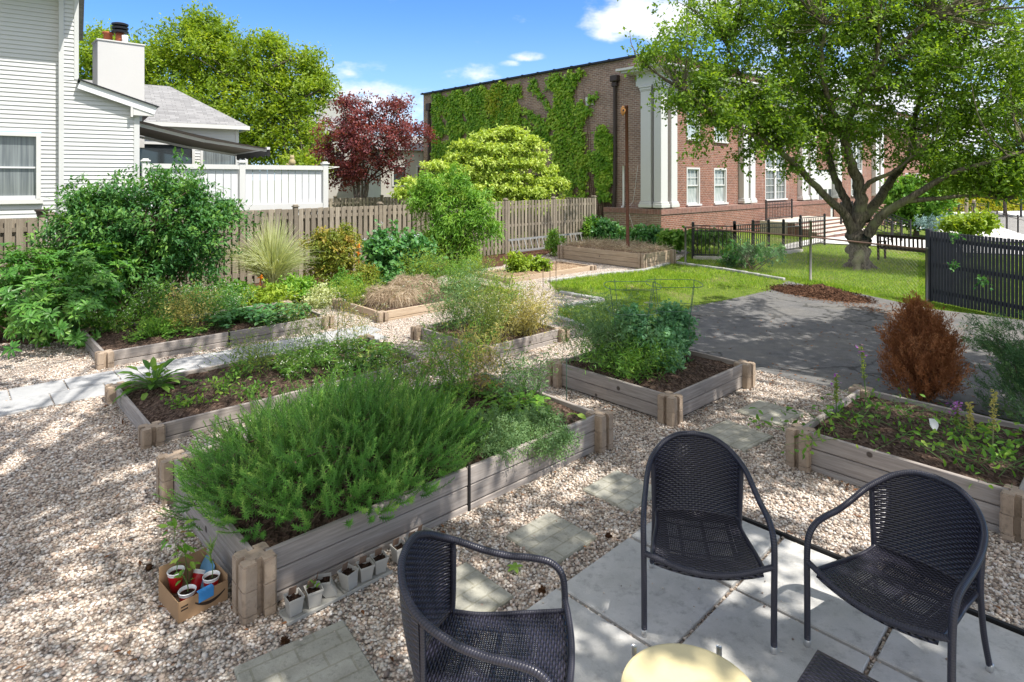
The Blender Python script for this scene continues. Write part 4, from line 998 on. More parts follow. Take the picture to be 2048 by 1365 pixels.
EO = BEDS['E'][0]; ez_ = .28
for q, nm in [((.42, 1.05), 'nearest the front corner'), ((.55, .55), 'beside the white plant tag'), ((.3, .72), 'leaning towards the dead conifer bed wall'), ((.35, .3), 'farthest right')]:
    stake(EO + U * q[0] + V * q[1] + ZV * ez_, .17, 'short dark dead stalk in right bed, ' + nm, 'stem_brown', .008, (.02, .01), 'dead stalk')
m_ = MB(); p = EO + U * .52 + V * .62 + ZV * (ez_ + .19); dX = v3(1, 0); m_.prism([(-.035, .0), (0, -.05), (.035, .0), (.035, .055), (-.035, .06)], -.001, .001, org=p, ex=dX, ey=unit(v3(0, .3, 1)), ez=unit(v3(0, -1, .3)))
tag(m_.build('plant_tag', M['paper']), 'white plastic plant tag on a dark stalk in right bed', 'plant tag')
IO = BEDS['I'][0]; pp = IO + U * .45 + V * 1.35 * .9
pp = G(1256, 500, .45); m_ = MB()
r = thing('rusty_pole', 'tall rusty iron pole rising from the far raised bed', 'pole', pp); ptop = P(1253, 213, pp[1])
m_.tube([pp - ZV * .3, ptop], .05, 12); m_.build('shaft', M['rust'], r, smooth=True)
m_ = MB(); m_.lathe(ptop, [(.052, -.03), (.054, .01), (.04, .03), (0, .035)], 12); m_.build('cap', M['rust'], r, smooth=True)
c = P(1246, 222, pp[1] - .1); r = thing('birdhouse', 'small tan birdhouse fixed near the top of the rusty pole', 'birdhouse', c)
m_ = MB(); m_.lathe(c, [(.02, -.14), (.055, -.085), (.08, 0), (.065, .07), (.02, .14)], 14); m_.build('body', M['birdhouse'], r, smooth=True)
m_ = MB(); m_.lathe(c + v3(-.0, -.078, .01), [(.03, -.004), (.03, .006), (.0, .006)], 12, axis=v3(0, -1, 0)); m_.build('entrance_hole', M['dark_inside'], r)

# ------------------------------------------------------------------ brick hall on the right
C0 = v3(6.6, 27.0); SETB = .30                       # outer corner of the corner pier; walls stand back from the piers
def spx(px):                                         # distance along the front for a picture column
    k = (px - CX) / F; return (k * C0[1] - C0[0]) / (U[0] - k * U[1])
def tpx(px):                                         # distance along the side wall
    k = (px - CX) / F; return (k * C0[1] - C0[0]) / (V[0] - k * V[1])
def fz(py, s): return H - (py - HY) * (C0[1] + U[1] * s) / F
FR, SR = -V, -U                                      # outward normals of front and side
hall = thing('brick_hall', 'two-storey red brick hall with white pilasters and ivied side wall', 'building', C0)
LF_, LS = 46.0, 18.4; TOPZ = 8.22
w0 = C0 + V * SETB + U * SETB
def wallquad(mb, p, e, L, z0, z1, holes=()):
    """upright wall with rectangular openings (a0, a1, z0, z1)"""
    xs_ = sorted({0, L} | {h[0] for h in holes} | {h[1] for h in holes}); zs_ = sorted({z0, z1} | {h[2] for h in holes} | {h[3] for h in holes})
    for a, b in zip(xs_[:-1], xs_[1:]):
        for c, d in zip(zs_[:-1], zs_[1:]):
            ma, mz = (a + b) / 2, (c + d) / 2
            if any(h[0] < ma < h[1] and h[2] < mz < h[3] for h in holes): continue
            mb.quad(p + e * a + ZV * c, p + e * b + ZV * c, p + e * b + ZV * d, p + e * a + ZV * d, .5, [[a, c, 0], [b, c, 0], [b, d, 0], [a, d, 0]])
WZ0, WZ1 = 1.36, 3.12; UZ0, UZ1 = 4.5, 6.1
wins = []
for pxl, pxr in ((1384.5, 1411), (1439, 1464)):
    wins += [(spx(pxl), spx(pxr), WZ0, WZ1, 'd'), (spx(pxl), spx(pxr), UZ0, UZ1, 'd')]
bigs = [(spx(1541), spx(1582), 1.42, 5.9, 'b'), (spx(1711), spx(1733), 1.42, 5.9, 'b'), (38.2, 39.6, WZ0, WZ1, 'd'), (41.5, 42.9, WZ0, WZ1, 'd')]
door = (spx(1636), spx(1677), -.1, 3.2, 'o')
allw = wins + bigs
m_ = MB(); wallquad(m_, w0, U, LF_, -3.0, TOPZ, [(a - SETB, b - SETB, c, d) for a, b, c, d, _ in allw + [door]])
m_.build('front_wall', M['brick'], hall)
m_ = MB(); wallquad(m_, w0 + V * LS, -V, LS, -1.0, TOPZ); m_.build('side_wall', M['brick_side'], hall)
m_ = MB(); q0 = w0 + U * LF_; wallquad(m_, q0, V, LS, -3.0, TOPZ); wallquad(m_, q0 + V * LS, -U, LF_, -3, TOPZ); m_.build('rear_wall', M['brick_side'], hall)
m_ = MB(); m_.add([w0 + ZV * (TOPZ - .3), q0 + ZV * (TOPZ - .3), q0 + V * LS + ZV * (TOPZ - .3), w0 + V * LS + ZV * (TOPZ - .3)], [(0, 1, 2, 3)]); m_.build('roof', M['flue_dark'], hall)
# parapet coping with small joints along the side wall
m_ = MB(); cp = w0 - U * .05
m_.bar(w0 - V * .1 + ZV * (TOPZ + .04), w0 + V * (LS + .1) + ZV * (TOPZ + .04), .36, .09)
for k in range(16): p = w0 + V * (k * 1.2 + .3) + ZV * (TOPZ + .06); m_.bar(p - V * .05, p + V * .05, .4, .1)
m_.bar(w0 + ZV * (TOPZ + .035), w0 + U * LF_ + ZV * (TOPZ + .035), .36, .08); m_.build('coping', M['flue_dark'], hall)
# soldier course belt under the window sills
m_ = MB(); ZB0, ZB1 = .98, 1.28
def belt(p, e, nn, L, z0, z1, pr, mat, tk=None):
    b = MB(); q = p + nn * pr
    for a, c, d, ee in ((q, z0, z1, e),):
        b.quad(a + ZV * c, a + ee * L + ZV * c, a + ee * L + ZV * d, a + ZV * d, .5, [[0, c - z0, 0], [L, c - z0, 0], [L, d - z0, 0], [0, d - z0, 0]])
        b.quad(a + ZV * d, a + ee * L + ZV * d, a + ee * L - nn * pr + ZV * d, a - nn * pr + ZV * d, .5); b.quad(a - nn * pr + ZV * c, a - nn * pr + ee * L + ZV * c, a + ee * L + ZV * c, a + ZV * c, .5)
    b.build('soldier_course', M[mat], hall)
belt(w0 - U * .34 - V * 0, U, FR, 20.0, .98, 1.22, .34, 'brick_soldier'); belt(w0 + V * 2.9, -V, SR, 3.24, .98, 1.22, .34, 'brick_soldier')
belt(w0 - U * .3, U, FR, 20.0, -1.2, .975, .30, 'brick'); belt(w0 + V * 2.9, -V, SR, 3.2, -1.0, .975, .30, 'brick_side')
# pilasters and corner pier with bases and capitals, entablature
def pil(a0, a1, face, name='pilaster', proud=.0, d=.36):
    p, e, nn = (C0 + V * .0, U, FR) if face == 'f' else (C0, V, SR)
    def blk(b, g, z0, z1): 
        c = p + e * (a0 + a1) / 2 - nn * (d / 2) + ZV * (z0 + z1) / 2 + nn * g * .5
        b.box(c, e, nn, ZV, a1 - a0 + 2 * g, d + g, z1 - z0, .012)
    b = MB(); blk(b, 0, 1.56, 6.55); o = b.build(name, M['white_paint'], hall)
    b = MB(); blk(b, .075, 1.28, 1.44); blk(b, .045, 1.443, 1.53); blk(b, .02, 1.533, 1.56); b.build('base', M['white_paint'], o)
    b = MB(); blk(b, .02, 6.55, 6.6); blk(b, .04, 6.603, 6.7); blk(b, .075, 6.703, 6.8); b.build('capital', M['white_paint'], o)
b = MB()
pil(0.0, .54, 'f', 'corner_pier', d=.38); pil(spx(1343), spx(1355), 'f'); pil(tpx(1301.5), tpx(1281), 's')
for pxa, pxb in ((1488, 1497.5), (1501.5, 1511), (1605, 1617), (1622, 1633), (1676, 1684), (1752, 1758), (1762, 1768)): pil(spx(pxa), spx(pxb), 'f')
ent = MB()
def entb(g, z0, z1):
    L = 44.0; s_end = tpx(1273)
    p = C0 + FR * g; ent.box(p + U * (L / 2 - g) + ZV * (z0 + z1) / 2 - FR * (.4 + g) / 2 , U, FR, ZV, L, .4 + g, z1 - z0, .0)
    ent.box(C0 + V * (s_end + g + .403) / 2 + SR * (g - .4) / 2 + ZV * (z0 + z1) / 2 + V * 0, V, SR, ZV, s_end + g - .403 - .0, .4 + g, z1 - z0, .0)
entb(.02, 6.8, 7.02); entb(.0, 7.023, 7.32); entb(.06, 7.323, 7.4); entb(.5, 7.403, 7.5); entb(.68, 7.503, 7.6)
ent.build('entablature', M['white_paint'], hall)
# windows: white frames set in the openings, sashes with glazing bars, pale panes
def window(a0, a1, z0, z1, kind):
    p = w0 - U * SETB; nn = FR
    f = MB(); th = .085
    def fb(b, xa, xb, za, zb, off, dep): b.box(p + U * (xa + xb) / 2 - nn * off + ZV * (za + zb) / 2, U, nn, ZV, xb - xa, dep, zb - za, .006)
    fb(f, a0, a0 + th, z0, z1, .05, .12); fb(f, a1 - th, a1, z0, z1, .05, .12); fb(f, a0 + th, a1 - th, z1 - th, z1, .05, .12); fb(f, a0 - .05, a1 + .05, z0 - .09, z0 - .002, .0, .2)
    fr = f.build('window', M['white_paint'], hall)
    b = MB(); mz = (z0 + z1) / 2
    if kind == 'd':
        for za, zb, off in ((z0, mz + .02, .09), (mz - .02, z1 - th, .06)):
            fb(b, a0 + th, a0 + th + .05, za, zb, off, .035); fb(b, a1 - th - .05, a1 - th, za, zb, off, .035); fb(b, a0 + th + .05, a1 - th - .05, za, za + .06, off, .035); fb(b, a0 + th + .05, a1 - th - .05, zb - .045, zb, off, .035)
        for k in (1, 2): x = a0 + th + (a1 - a0 - 2 * th) * k / 3; fb(b, x - .012, x + .012, mz + .025, z1 - th - .045, .062, .02)
        for k in (1,): z = mz + (z1 - th - mz) * k / 2; fb(b, a0 + th + .05, a1 - th - .05, z - .012, z + .012, .064, .018)
    else:
        xm = (a0 + a1) / 2; fb(b, xm - .1, xm + .1, z0, z1 - th, .055, .08); zt = z0 + 1.72; fb(b, a0 + th, a1 - th, zt - .1, zt + .1, .05, .09)
        for xa, xb in ((a0 + th, xm - .1), (xm + .1, a1 - th)):
            for k in (1, 2): x = xa + (xb - xa) * k / 3; fb(b, x - .014, x + .014, z0, z1 - th, .075, .02)
            for k in range(1, 12): z = z0 + k * .39; (fb(b, xa, xb, z - .014, z + .014, .078, .018) if z < z1 - .2 else None)
    b.build('sash', M['white_paint'], fr)
    b = MB(); off = .11; A = p - nn * off + U * (a0 + .02); B = p - nn * off + U * (a1 - .02)
    b.quad(A + ZV * (z0 + .02), B + ZV * (z0 + .02), B + ZV * (z1 - .02), A + ZV * (z1 - .02), .5, [[0, 0, 0], [a1 - a0, 0, 0], [a1 - a0, z1 - z0, 0], [0, z1 - z0, 0]]); b.build('pane', M['glass_pale' if kind == 'd' else 'glass_light'], fr)
for w_ in allw: window(*w_)
# entrance doors
b = MB(); p = w0 - U * SETB; a0, a1 = door[0], door[1]
b.box(p + U * (a0 + a1) / 2 - FR * .1 + ZV * 1.5, U, FR, ZV, a1 - a0 - .01, .06, 3.3, .0); dr = b.build('door', M['white_paint'], hall)
b = MB()
for k in range(4):
    x0 = a0 + .25 + k * (a1 - a0 - .3) / 4; b.box(p + U * (x0 + .35) - FR * .062 + ZV * 1.25, U, FR, ZV, .5, .02, 1.3, .0)
b.build('pane', M['glass'], dr)
# things on the side wall
def wside(t_, z, off=.0): return w0 + V * t_ + SR * off + ZV * z
def tside(px): k = (px - CX) / F; return (k * w0[1] - w0[0]) / (V[0] - k * V[1])
def zside(py, t_): return H - (py - HY) * (w0[1] + V[1] * t_) / F
td = tside(1233); b = MB(); b.box(wside(td, zside(158, td), .13), V, SR, ZV, .42, .3, .3, .03); b.box(wside(td, zside(170, td), .12), V, SR, ZV, .3, .22, .22, .03)
b.tube(crom([wside(td, zside(168, td), .12), wside(td, zside(300, td), .12), wside(td + .05, 1.4, .12), wside(td + .22, .9, .14), wside(td + .22, .0, .14)], 6), .085, 10)
b.build('downspout', M['brown_pipe'], hall)
td2 = tside(861); b = MB(); b.box(wside(td2, zside(215, td2), .13), V, SR, ZV, .4, .3, .5, .03); b.tube([wside(td2, zside(222, td2), .12), wside(td2, .0, .12)], .1, 8); b.build('downspout', M['brown_pipe'], hall)
tv = tside(1180); zc = zside(203, tv); b = MB(); b.box(wside(tv, zc, .03), V, SR, ZV, .5, .08, .42, .01); vn = b.build('vent', M['white_paint'], hall); b = MB(); b.box(wside(tv, zc, .08), V, SR, ZV, .3, .03, .22, .0); b.build('grille', M['panel_grey'], vn)
tw = tside(1249); b = MB(); b.tube(crom([wside(tw, zside(332, tw), .08), wside(tw, zside(410, tw), .08), wside(tw + .08, zside(416, tw), .08), wside(tw + .08, 0, .08)], 5), .05, 10); b.build('white_pipe', M['pvc'], hall, smooth=True)
tm_ = tside(1217); b = MB(); b.box(wside(tm_, zside(436, tm_), .1), V, SR, ZV, .3, .18, .3, .03); b.lathe(wside(tm_, zside(436, tm_), .2), [(.1, -.02), (.1, .05), (.06, .07), (0, .075)], 14, axis=SR); b.build('meter_box', M['meter'], hall)
b = MB(); b.tube(crom([wside(tside(1277), 3.2, .05), wside(tside(1268), 1.6, .06), wside(tside(1266), 1.2, .36), wside(tside(1277), .3, .38)], 5), .008, 5); b.build('cable', M['pvc'], hall)

# ------------------------------------------------------------------ entrance landing, steps and rails
GP = G(1649, 477); gN = GP[2]; rise = .142; nst = 5; ZL = gN + rise * nst; EN = GP + V * (.36 * nst); EN[2] = 0     # left front corner of the landing
r = thing('entrance_steps', 'wide brick entrance steps with pale treads behind the big tree', 'steps', EN)
LW_ = 6.4; dl = 1.5
m_ = MB(); m_.box(EN + U * LW_ / 2 + V * dl / 2 + ZV * ((ZL - 2.2) / 2), U, V, ZV, LW_, dl, 2.2 + ZL, 0, lo=(0, 0, 0)); m_.build('landing', M['stone_step'], r)
for k in range(nst):
    z1 = ZL - rise * k; y0 = .36 * k
    m_ = MB(); m_.box(EN + U * LW_ / 2 - V * (y0 + .17) + ZV * (z1 - .028), U, V, ZV, LW_, .40, .056, .01); m_.build('tread', M['stone_step'], r)
    m_ = MB(); q = EN - V * (y0 + .34); m_.quad(q + ZV * (z1 - .056 - rise), q + U * LW_ + ZV * (z1 - .056 - rise), q + U * LW_ + ZV * (z1 - .056), q + ZV * (z1 - .056), .5, [[0, 0, 0], [LW_, 0, 0], [LW_, rise, 0], [0, rise, 0]])
    q2 = EN - V * y0; m_.quad(q2 + ZV * (z1 - 1.2), q + ZV * (z1 - 1.2), q + ZV * (z1 - .056), q2 + ZV * (z1 - .056), .5, [[0, 0, 0], [.34, 0, 0], [.34, 1.1, 0], [0, 1.1, 0]]); m_.build('riser', M['brick_soldier'], r)
def railing(a, b, label, hgt=1.0, pick=.12, posts=2, name='metal_railing', cat='railing', grp=None, mat='black_metal', za=None, zb=None):
    r = thing(name, label, cat, a, 0, grp); L = np.linalg.norm(b - a); e = (b - a) / L
    for z in (hgt, hgt - .16, .12):
        m_ = MB(); m_.bar(a + ZV * z, b + ZV * z, .04, .035); m_.build('rail', M[mat], r)
    for k in range(posts):
        p = a + (b - a) * k / (posts - 1); m_ = MB(); m_.box(p + ZV * (hgt / 2 + .0), v3(1, 0), v3(0, 1), ZV, .075, .075, hgt + .16, .004); m_.lathe(p + ZV * (hgt + .08), [(.05, 0), (.045, .03), (0, .05)], 8); m_.build('post', M[mat], r)
    m_ = MB(); k = pick
    while k < L - .03:
        p = a + e * k; m_.box(p + ZV * (hgt / 2 + .03), v3(1, 0), v3(0, 1), ZV, .02, .02, hgt - .12); k += pick
    m_.build('pickets', M[mat], r); return r
g_ = 'black metal railings near the hall entrance'
railing(EN + V * 1.2 + U * .1 + ZV * ZL, EN + V * 1.2 + U * 3.4 + ZV * ZL, 'black railing along the back of the entrance landing behind the trunk', pick=.2, grp=g_)
for k, (px_, py_, nm) in enumerate([(1784, 486, 'nearest'), (1803, 483, 'middle'), (1821, 480, 'farthest')]):
    f_ = G(px_, py_); railing(f_ + V * 2.3 + ZV * (ZL - f_[2]), f_, nm + ' sloping black handrail right of the tree trunk', .95, .3, 2, grp=g_)
# iron fence round the areaway
ip = [G(1386, 517), G(1469, 519), G(1506, 514), G(1537, 510), G(1567, 507), G(1600, 502)]
railing(ip[0], ip[1], 'black iron fence bay nearest the vine-covered corner', 1.05, .13, 2, 'iron_fence', 'fence', g_)
r = thing('iron_fence', 'long black iron fence of several bays before the brick hall', 'fence', ip[1], 0, g_)
for a, b in zip(ip[1:-1], ip[2:]):
    L = np.linalg.norm(b - a); e = (b - a) / L
    for z in (1.08, .94, .12):
        m_ = MB(); m_.bar(a + ZV * z, b + ZV * z, .035, .03); m_.build('rail', M['black_metal'], r)
    m_ = MB(); k = .11
    while k < L - .04: m_.box(a + e * k + ZV * .58, v3(1, 0), v3(0, 1), ZV, .02, .02, 1.0); k += .15
    m_.build('pickets', M['black_metal'], r)
for p in ip[1:]:
    m_ = MB(); m_.box(p + ZV * .58, v3(1, 0), v3(0, 1), ZV, .075, .075, 1.2, .004); m_.lathe(p + ZV * 1.18, [(.05, 0), (.045, .03), (0, .05)], 8); m_.build('post', M['black_metal'], r)
railing(G(1601, 500), G(1649, 489), 'taller black iron gate section beside the entrance steps', 1.22, .3, 2, 'iron_fence', 'fence', g_)
# low brick plinth under it
m_ = MB(); 
for a, b in zip(ip[:-1], ip[1:]): m_.bar(a - ZV * .05, b - ZV * .05, .22, .24)
tag(m_.build('fence_kerb', M['stone_step']), 'low stone kerb under the black iron fence', 'kerb')

# ------------------------------------------------------------------ white clapboard house on the left
Q = v3(math.cos(R(35.4)), math.sin(R(35.4))); BK = v3(-Q[1], Q[0]); HN = -BK
O = v3(-10.9, 14.7)
house = thing('clapboard_house', 'white clapboard house with grey shingle roof and white chimney', 'house', O)
def hp(a, b, z): return O + Q * a + BK * b + ZV * z
def siding(p, e, nn, L, z0, z1, cut=None, name='wall', x=.102, holes=()):
    """overlapping boards; cut(z) limits the length of a course at that height"""
    b = MB(); z = z0
    while z < z1 - .01:
        zt = min(z + x, z1); Lk = L if cut is None else min(L, cut(zt))
        spans = [(0, Lk)]
        for h0, h1, hz0, hz1 in holes:
            if hz0 < (z + zt) / 2 < hz1: spans = [s_ for a, c in spans for s_ in ((a, min(c, h0)), (max(a, h1), c)) if s_[1] - s_[0] > .01]
        for a, c in spans:
            if c - a < .02: continue
            A, B = p + e * a, p + e * c
            b.quad(A + nn * .021 + ZV * z, B + nn * .021 + ZV * z, B + ZV * zt, A + ZV * zt, .5); b.quad(A + ZV * z, B + ZV * z, B + nn * .021 + ZV * z, A + nn * .021 + ZV * z, .5)
        z += x
    return b.build(name, M['vinyl'], house)
AW = .36; WA = 1.63; ROOF = lambda a: 4.43 + .33 * (1.99 - a)
win_h = (-1.75 + 4.5, -.32 + 4.5, 1.98, 3.64)
win = (-1.75, -.36, 2.06, 3.64)
siding(hp(-4.5, .13, 0), Q, HN, 4.5, .2, 7.3, holes=[(win[0] + 4.5, win[1] + 4.5, win[2], win[3])])
siding(hp(0, 0, 0), Q, HN, AW, 4.95, 7.3)
siding(hp(0, 0, 0), Q, HN, WA, .2, 4.95, cut=lambda z: (1.99 - (z + .02 - 4.43) / .33 if z > 4.35 else 9))
b = MB()
for a0, a1, z0, z1, bb in ((-.02, .085, .2, 7.3, 0), (AW - .08, AW + .015, 4.97, 7.3, 0), (WA - .11, WA + .015, .2, 4.42, 0)):
    c = hp((a0 + a1) / 2, .04 if bb == 0 else bb, (z0 + z1) / 2); b.box(c, Q, BK, ZV, a1 - a0, .14, z1 - z0, .005)
b.build('corner_board', M['vinyl'], house)
b = MB(); A, B = hp(AW, 0, 0), hp(AW, 7, 0); b.quad(A + ZV * 4.6, B + ZV * 4.6, B + ZV * 7.3, A + ZV * 7.3); A, B = hp(WA, 0, 0), hp(WA, 5.6, 0); b.quad(A + ZV * .2, B + ZV * .2, B + ZV * 4.42, A + ZV * 4.42)
A, B = hp(0, .0, 0), hp(0, .2, 0); b.quad(B + ZV * .2, A + ZV * .2, A + ZV * 7.3, B + ZV * 7.3); b.build('side_wall', M['vinyl'], house)
b = MB(); b.box(hp(-2.1, -.3, 7.3), Q, BK, ZV, 5.0, 1.24, .14, .0); b.build('eave', M['white_paint'], house)      # deep eave just over the picture
b = MB(); b.box(hp(-2.1, 3.5, 7.45), Q, BK, ZV, 5.2, 8.6, .12, .0); b.build('upper_roof', M['shingle'], house)
# rake board, soffit return and lower roofs
b = MB(); r0, r1 = hp(AW + .02, -.16, ROOF(AW) - .02), hp(1.99, -.16, 4.41)
b.bar(r0 - ZV * .1, r1 - ZV * .1, .03, .21); b.build('rake_board', M['fascia'], house)
b = MB(); b.prism([(0, 0), (.46, 0), (.46, .03), (.0, .20)], -.0, .16, org=hp(1.5, -.155, 4.17), ex=Q, ey=ZV, ez=BK); b.box(hp(1.47, -.1, 4.27), Q, BK, ZV, .05, .14, .3); b.build('eave_return', M['white_paint'], house)
RB = 6.2; RZ = 6.0
def roofq(b, pts, e, up):
    pts = [np.asarray(q, float) for q in pts]; b.add(pts, [tuple(range(len(pts)))], [[np.dot(q - pts[0], e), np.dot(q - pts[0], up), 0] for q in pts], .5)
b = MB(); up1 = unit(-Q + ZV * .33)
roofq(b, [hp(2.06, -.2, ROOF(2.06)), hp(2.06, 6.2, ROOF(2.06)), hp(AW - .3, 6.2, ROOF(AW - .3)), hp(AW, -.2, ROOF(AW))], BK, up1)
b.build('roof', M['shingle'], house)
b = MB(); b.bar(hp(AW + .0, -.2, ROOF(AW) + .0), hp(2.07, -.2, ROOF(2.07)), .05, .03); b.build('roof_edge', M['flue_dark'], house)
# rear section: its front wall carries the sliding doors, hip roof over it
zb_ = 5.75; Yb = zb_
wl, wr = P(286, 300, 20.8), P(477, 300, 20.8 + .0)
BA = hp(WA, Yb, 0); Lb = 4.35
for _ in range(20):
    e_ = BA + Q * Lb; px_, _y = topx(e_ + ZV); Lb += (477 - px_) * .012
slid = [(.25, 2.0, 1.7, 3.74), (2.35, 3.75, 1.7, 3.74)]
siding(BA, Q, HN, Lb, .2, 4.44, holes=[(a - .08, c + .08, z0, z1 + .08) for a, c, z0, z1 in slid])
for a, c, z0, z1 in slid:
    b = MB()
    for x0, x1, za, zc in ((a - .09, a, z0, z1 + .09), (c, c + .09, z0, z1 + .09), (a, c, z1, z1 + .09), (a, c, z0, z0 + .1)): b.box(BA + Q * (x0 + x1) / 2 + ZV * (za + zc) / 2 + BK * .02, Q, BK, ZV, x1 - x0, .09, zc - za, .004)
    d_ = b.build('patio_door', M['white_paint'], house)
    b = MB(); A, B = BA + Q * a + BK * .05, BA + Q * c + BK * .05; b.quad(A + ZV * (z0 + .1), B + ZV * (z0 + .1), B + ZV * z1, A + ZV * z1, .5, [[0, 0, 0], [c - a, 0, 0], [c - a, 1.6, 0], [0, 1.6, 0]])
    b.build('pane', M['glass' if a < 1 else 'glass_light'], d_)
ce = BA + Q * Lb
b = MB(); b.box(ce + ZV * 2.3 - Q * .05, Q, BK, ZV, .11, .08, 4.2, .004); b.build('corner_board', M['vinyl'], house)
b = MB(); A, B = ce, ce + BK * 6; b.quad(A + ZV * .2, B + ZV * .2, B + ZV * 4.44, A + ZV * 4.44); b.build('side_wall', M['vinyl'], house)
e0, e1 = BA - Q * .4 + HN * .25 + ZV * 4.5, ce + Q * .28 + HN * .25 + ZV * 4.5
rt = ce + BK * 2.9 - Q * 1.9 + ZV * 6.15; rl = BA + BK * 2.9 - Q * 3.4 + ZV * 6.15
b = MB(); up2 = unit(BK * 3.15 + ZV * 1.65); roofq(b, [e0 - Q * 2, e1, rt, rl], Q, up2); e2 = e1 + BK * 6.3; roofq(b, [e1, e2, rt], BK, unit(-Q * 2 + ZV * 1.6)); b.build('hip_roof', M['shingle'], house)
b = MB(); b.bar(e0 - ZV * .08, e1 - ZV * .08, .12, .14); b.bar(e1 - ZV * .08, e2 - ZV * .08, .12, .14); b.add([e0 - ZV * .14, e1 - ZV * .14, e1 + BK * .3 - ZV * .14, e0 + BK * .3 - ZV * .14], [(0, 1, 2, 3)]); b.build('gutter', M['white_paint'], house)
# chimney with flues
cY = 19.6; cl, cr = P(195, 120, cY), P(289, 120, cY + .9)
ctz = H + (HY - 80) * cY / F; cw = np.linalg.norm((cr - cl)[:2]); cc = (cl + cr) / 2; ced = unit(v3(*(cr - cl)[:2])); cbk = v3(-ced[1], ced[0])
b = MB(); b.box(v3(cc[0], cc[1], 0) + cbk * .45 + ZV * (ctz + 3.6) / 2, ced, cbk, ZV, cw, .9, ctz - 3.6, .01); ch = b.build('chimney', M['stucco'], house)
b = MB(); b.box(v3(cc[0], cc[1], 0) + cbk * .45 + ZV * (ctz + .02), ced, cbk, ZV, cw + .06, .96, .05, .01); b.build('cap', M['stucco'], ch)
fp = v3(*(P(240, 80, cY + .8))[:2]); b = MB()
b.lathe(fp, [(.13, ctz), (.13, ctz + .42)], 16); b.build('flue_pipe', M['copper'], ch, smooth=True)
b = MB()
for k in range(3): b.lathe(fp, [(.17, ctz + .40 + k * .12), (.24, ctz + .41 + k * .12), (.25, ctz + .47 + k * .12), (.17, ctz + .5 + k * .12)], 18)
b.build('flue_cap', M['flue_dark'], ch)
fp2 = v3(*(P(216, 80, cY + .8))[:2]); b = MB(); b.lathe(fp2, [(.14, ctz), (.13, ctz + .36), (.17, ctz + .37), (.17, ctz + .43)], 14); b.build('flue_pipe', M['copper'], ch, smooth=True)
fp3 = v3(*(P(250, 80, cY + .7))[:2]); b = MB(); b.lathe(fp3, [(.09, ctz), (.09, ctz + .3)], 14); b.build('vent_pipe', M['pvc'], ch, smooth=True)
# window on the left
b = MB(); a0, a1, z0, z1 = win; w_ = .09
for x0, x1, za, zc in ((a0, a0 + w_, z0, z1), (a1 - w_, a1, z0, z1), (a0 + w_, a1 - w_, z1 - w_, z1), (a0 - .05, a1 + .04, z0 - .1, z0 + .02)): b.box(hp((x0 + x1) / 2, .10, (za + zc) / 2), Q, BK, ZV, x1 - x0, .13, zc - za, .006)
wf = b.build('window', M['white_paint'], house)
b = MB(); mz = (z0 + z1) / 2 - .03; b.box(hp((a0 + a1) / 2, .12, mz), Q, BK, ZV, a1 - a0 - 2 * w_, .04, .04); b.box(hp((a0 + a1) / 2, .12, z0 + .06), Q, BK, ZV, a1 - a0 - 2 * w_, .05, .07); b.build('sash', M['panel_grey'], wf)
b = MB(); A, B = hp(a0 + .03, .15, 0), hp(a1 - .03, .15, 0); b.quad(A + ZV * z0, B + ZV * z0, B + ZV * z1, A + ZV * z1, .5, [[0, 0, 0], [1.2, 0, 0], [1.2, 1.6, 0], [0, 1.6, 0]]); b.build('pane', M['glass_light'], wf)
# awning: sloping fabric, cassette, folding arms, valance
mt0, mt1 = hp(WA + .05, .55, 4.10), hp(WA + .05, 5.3, 4.10)
ft0 = P(538, 298, 17.0); ax_ = ft0 - mt0; ft1 = ft0 + (mt1 - mt0)
fa = np.dot(ft0 - mt0, Q); ft0 = mt0 + Q * fa + ZV * (ft0[2] - mt0[2]) + BK * 0.0; ft1 = mt1 + Q * fa + ZV * (ft0[2] - mt1[2])
for _ in range(30):
    px_, py_ = topx(ft0); fa += (537 - px_) * .004; ft0 = mt0 + Q * fa + ZV * (ft0[2] - mt0[2] + (py_ - 297) * .004); ft1 = mt1 + Q * fa + ZV * (ft0[2] - mt1[2])
b = MB(); n_ = 8; fl = [mt0 + (ft0 - mt0) * k / n_ - ZV * .05 * math.sin(math.pi * k / n_) for k in range(n_ + 1)]; fr_ = [mt1 + (ft1 - mt1) * k / n_ - ZV * .05 * math.sin(math.pi * k / n_) for k in range(n_ + 1)]
b.add(fl + fr_, [np.array([(k, k + 1, n_ + 2 + k, n_ + 1 + k) for k in range(n_)])]); b.add(np.array(fl + fr_) - [0, 0, .012], [np.array([(n_ + 1 + k, n_ + 2 + k, k + 1, k) for k in range(n_)])])
aw = b.build('awning', M['awning'], house)
b = MB(); b.bar(ft0, ft1, .09, .07); b.bar(mt0 + ZV * .06, mt1 + ZV * .06, .13, .15)
for f_ in (.05, .95):
    a = mt0 + (mt1 - mt0) * f_ - ZV * .1; c = ft0 + (ft1 - ft0) * f_ - ZV * .06; el = (a + c) / 2 + BK * (.25 if f_ < .5 else -.25) - ZV * .06; b.bar(a, el, .05, .08); b.bar(el, c, .045, .07)
b.build('arm', M['white_paint'], aw)
b = MB(); n_ = 30; top_ = [ft0 + (ft1 - ft0) * k / n_ + Q * .05 - ZV * .02 for k in range(n_ + 1)]; bot_ = [q - ZV * (.2 + .03 * math.sin(k * 1.4)) for k, q in enumerate(top_)]; b.add(top_ + bot_, [np.array([(k, n_ + 1 + k, n_ + 2 + k, k + 1) for k in range(n_)])]); b.build('valance', M['awning_edge'], aw)

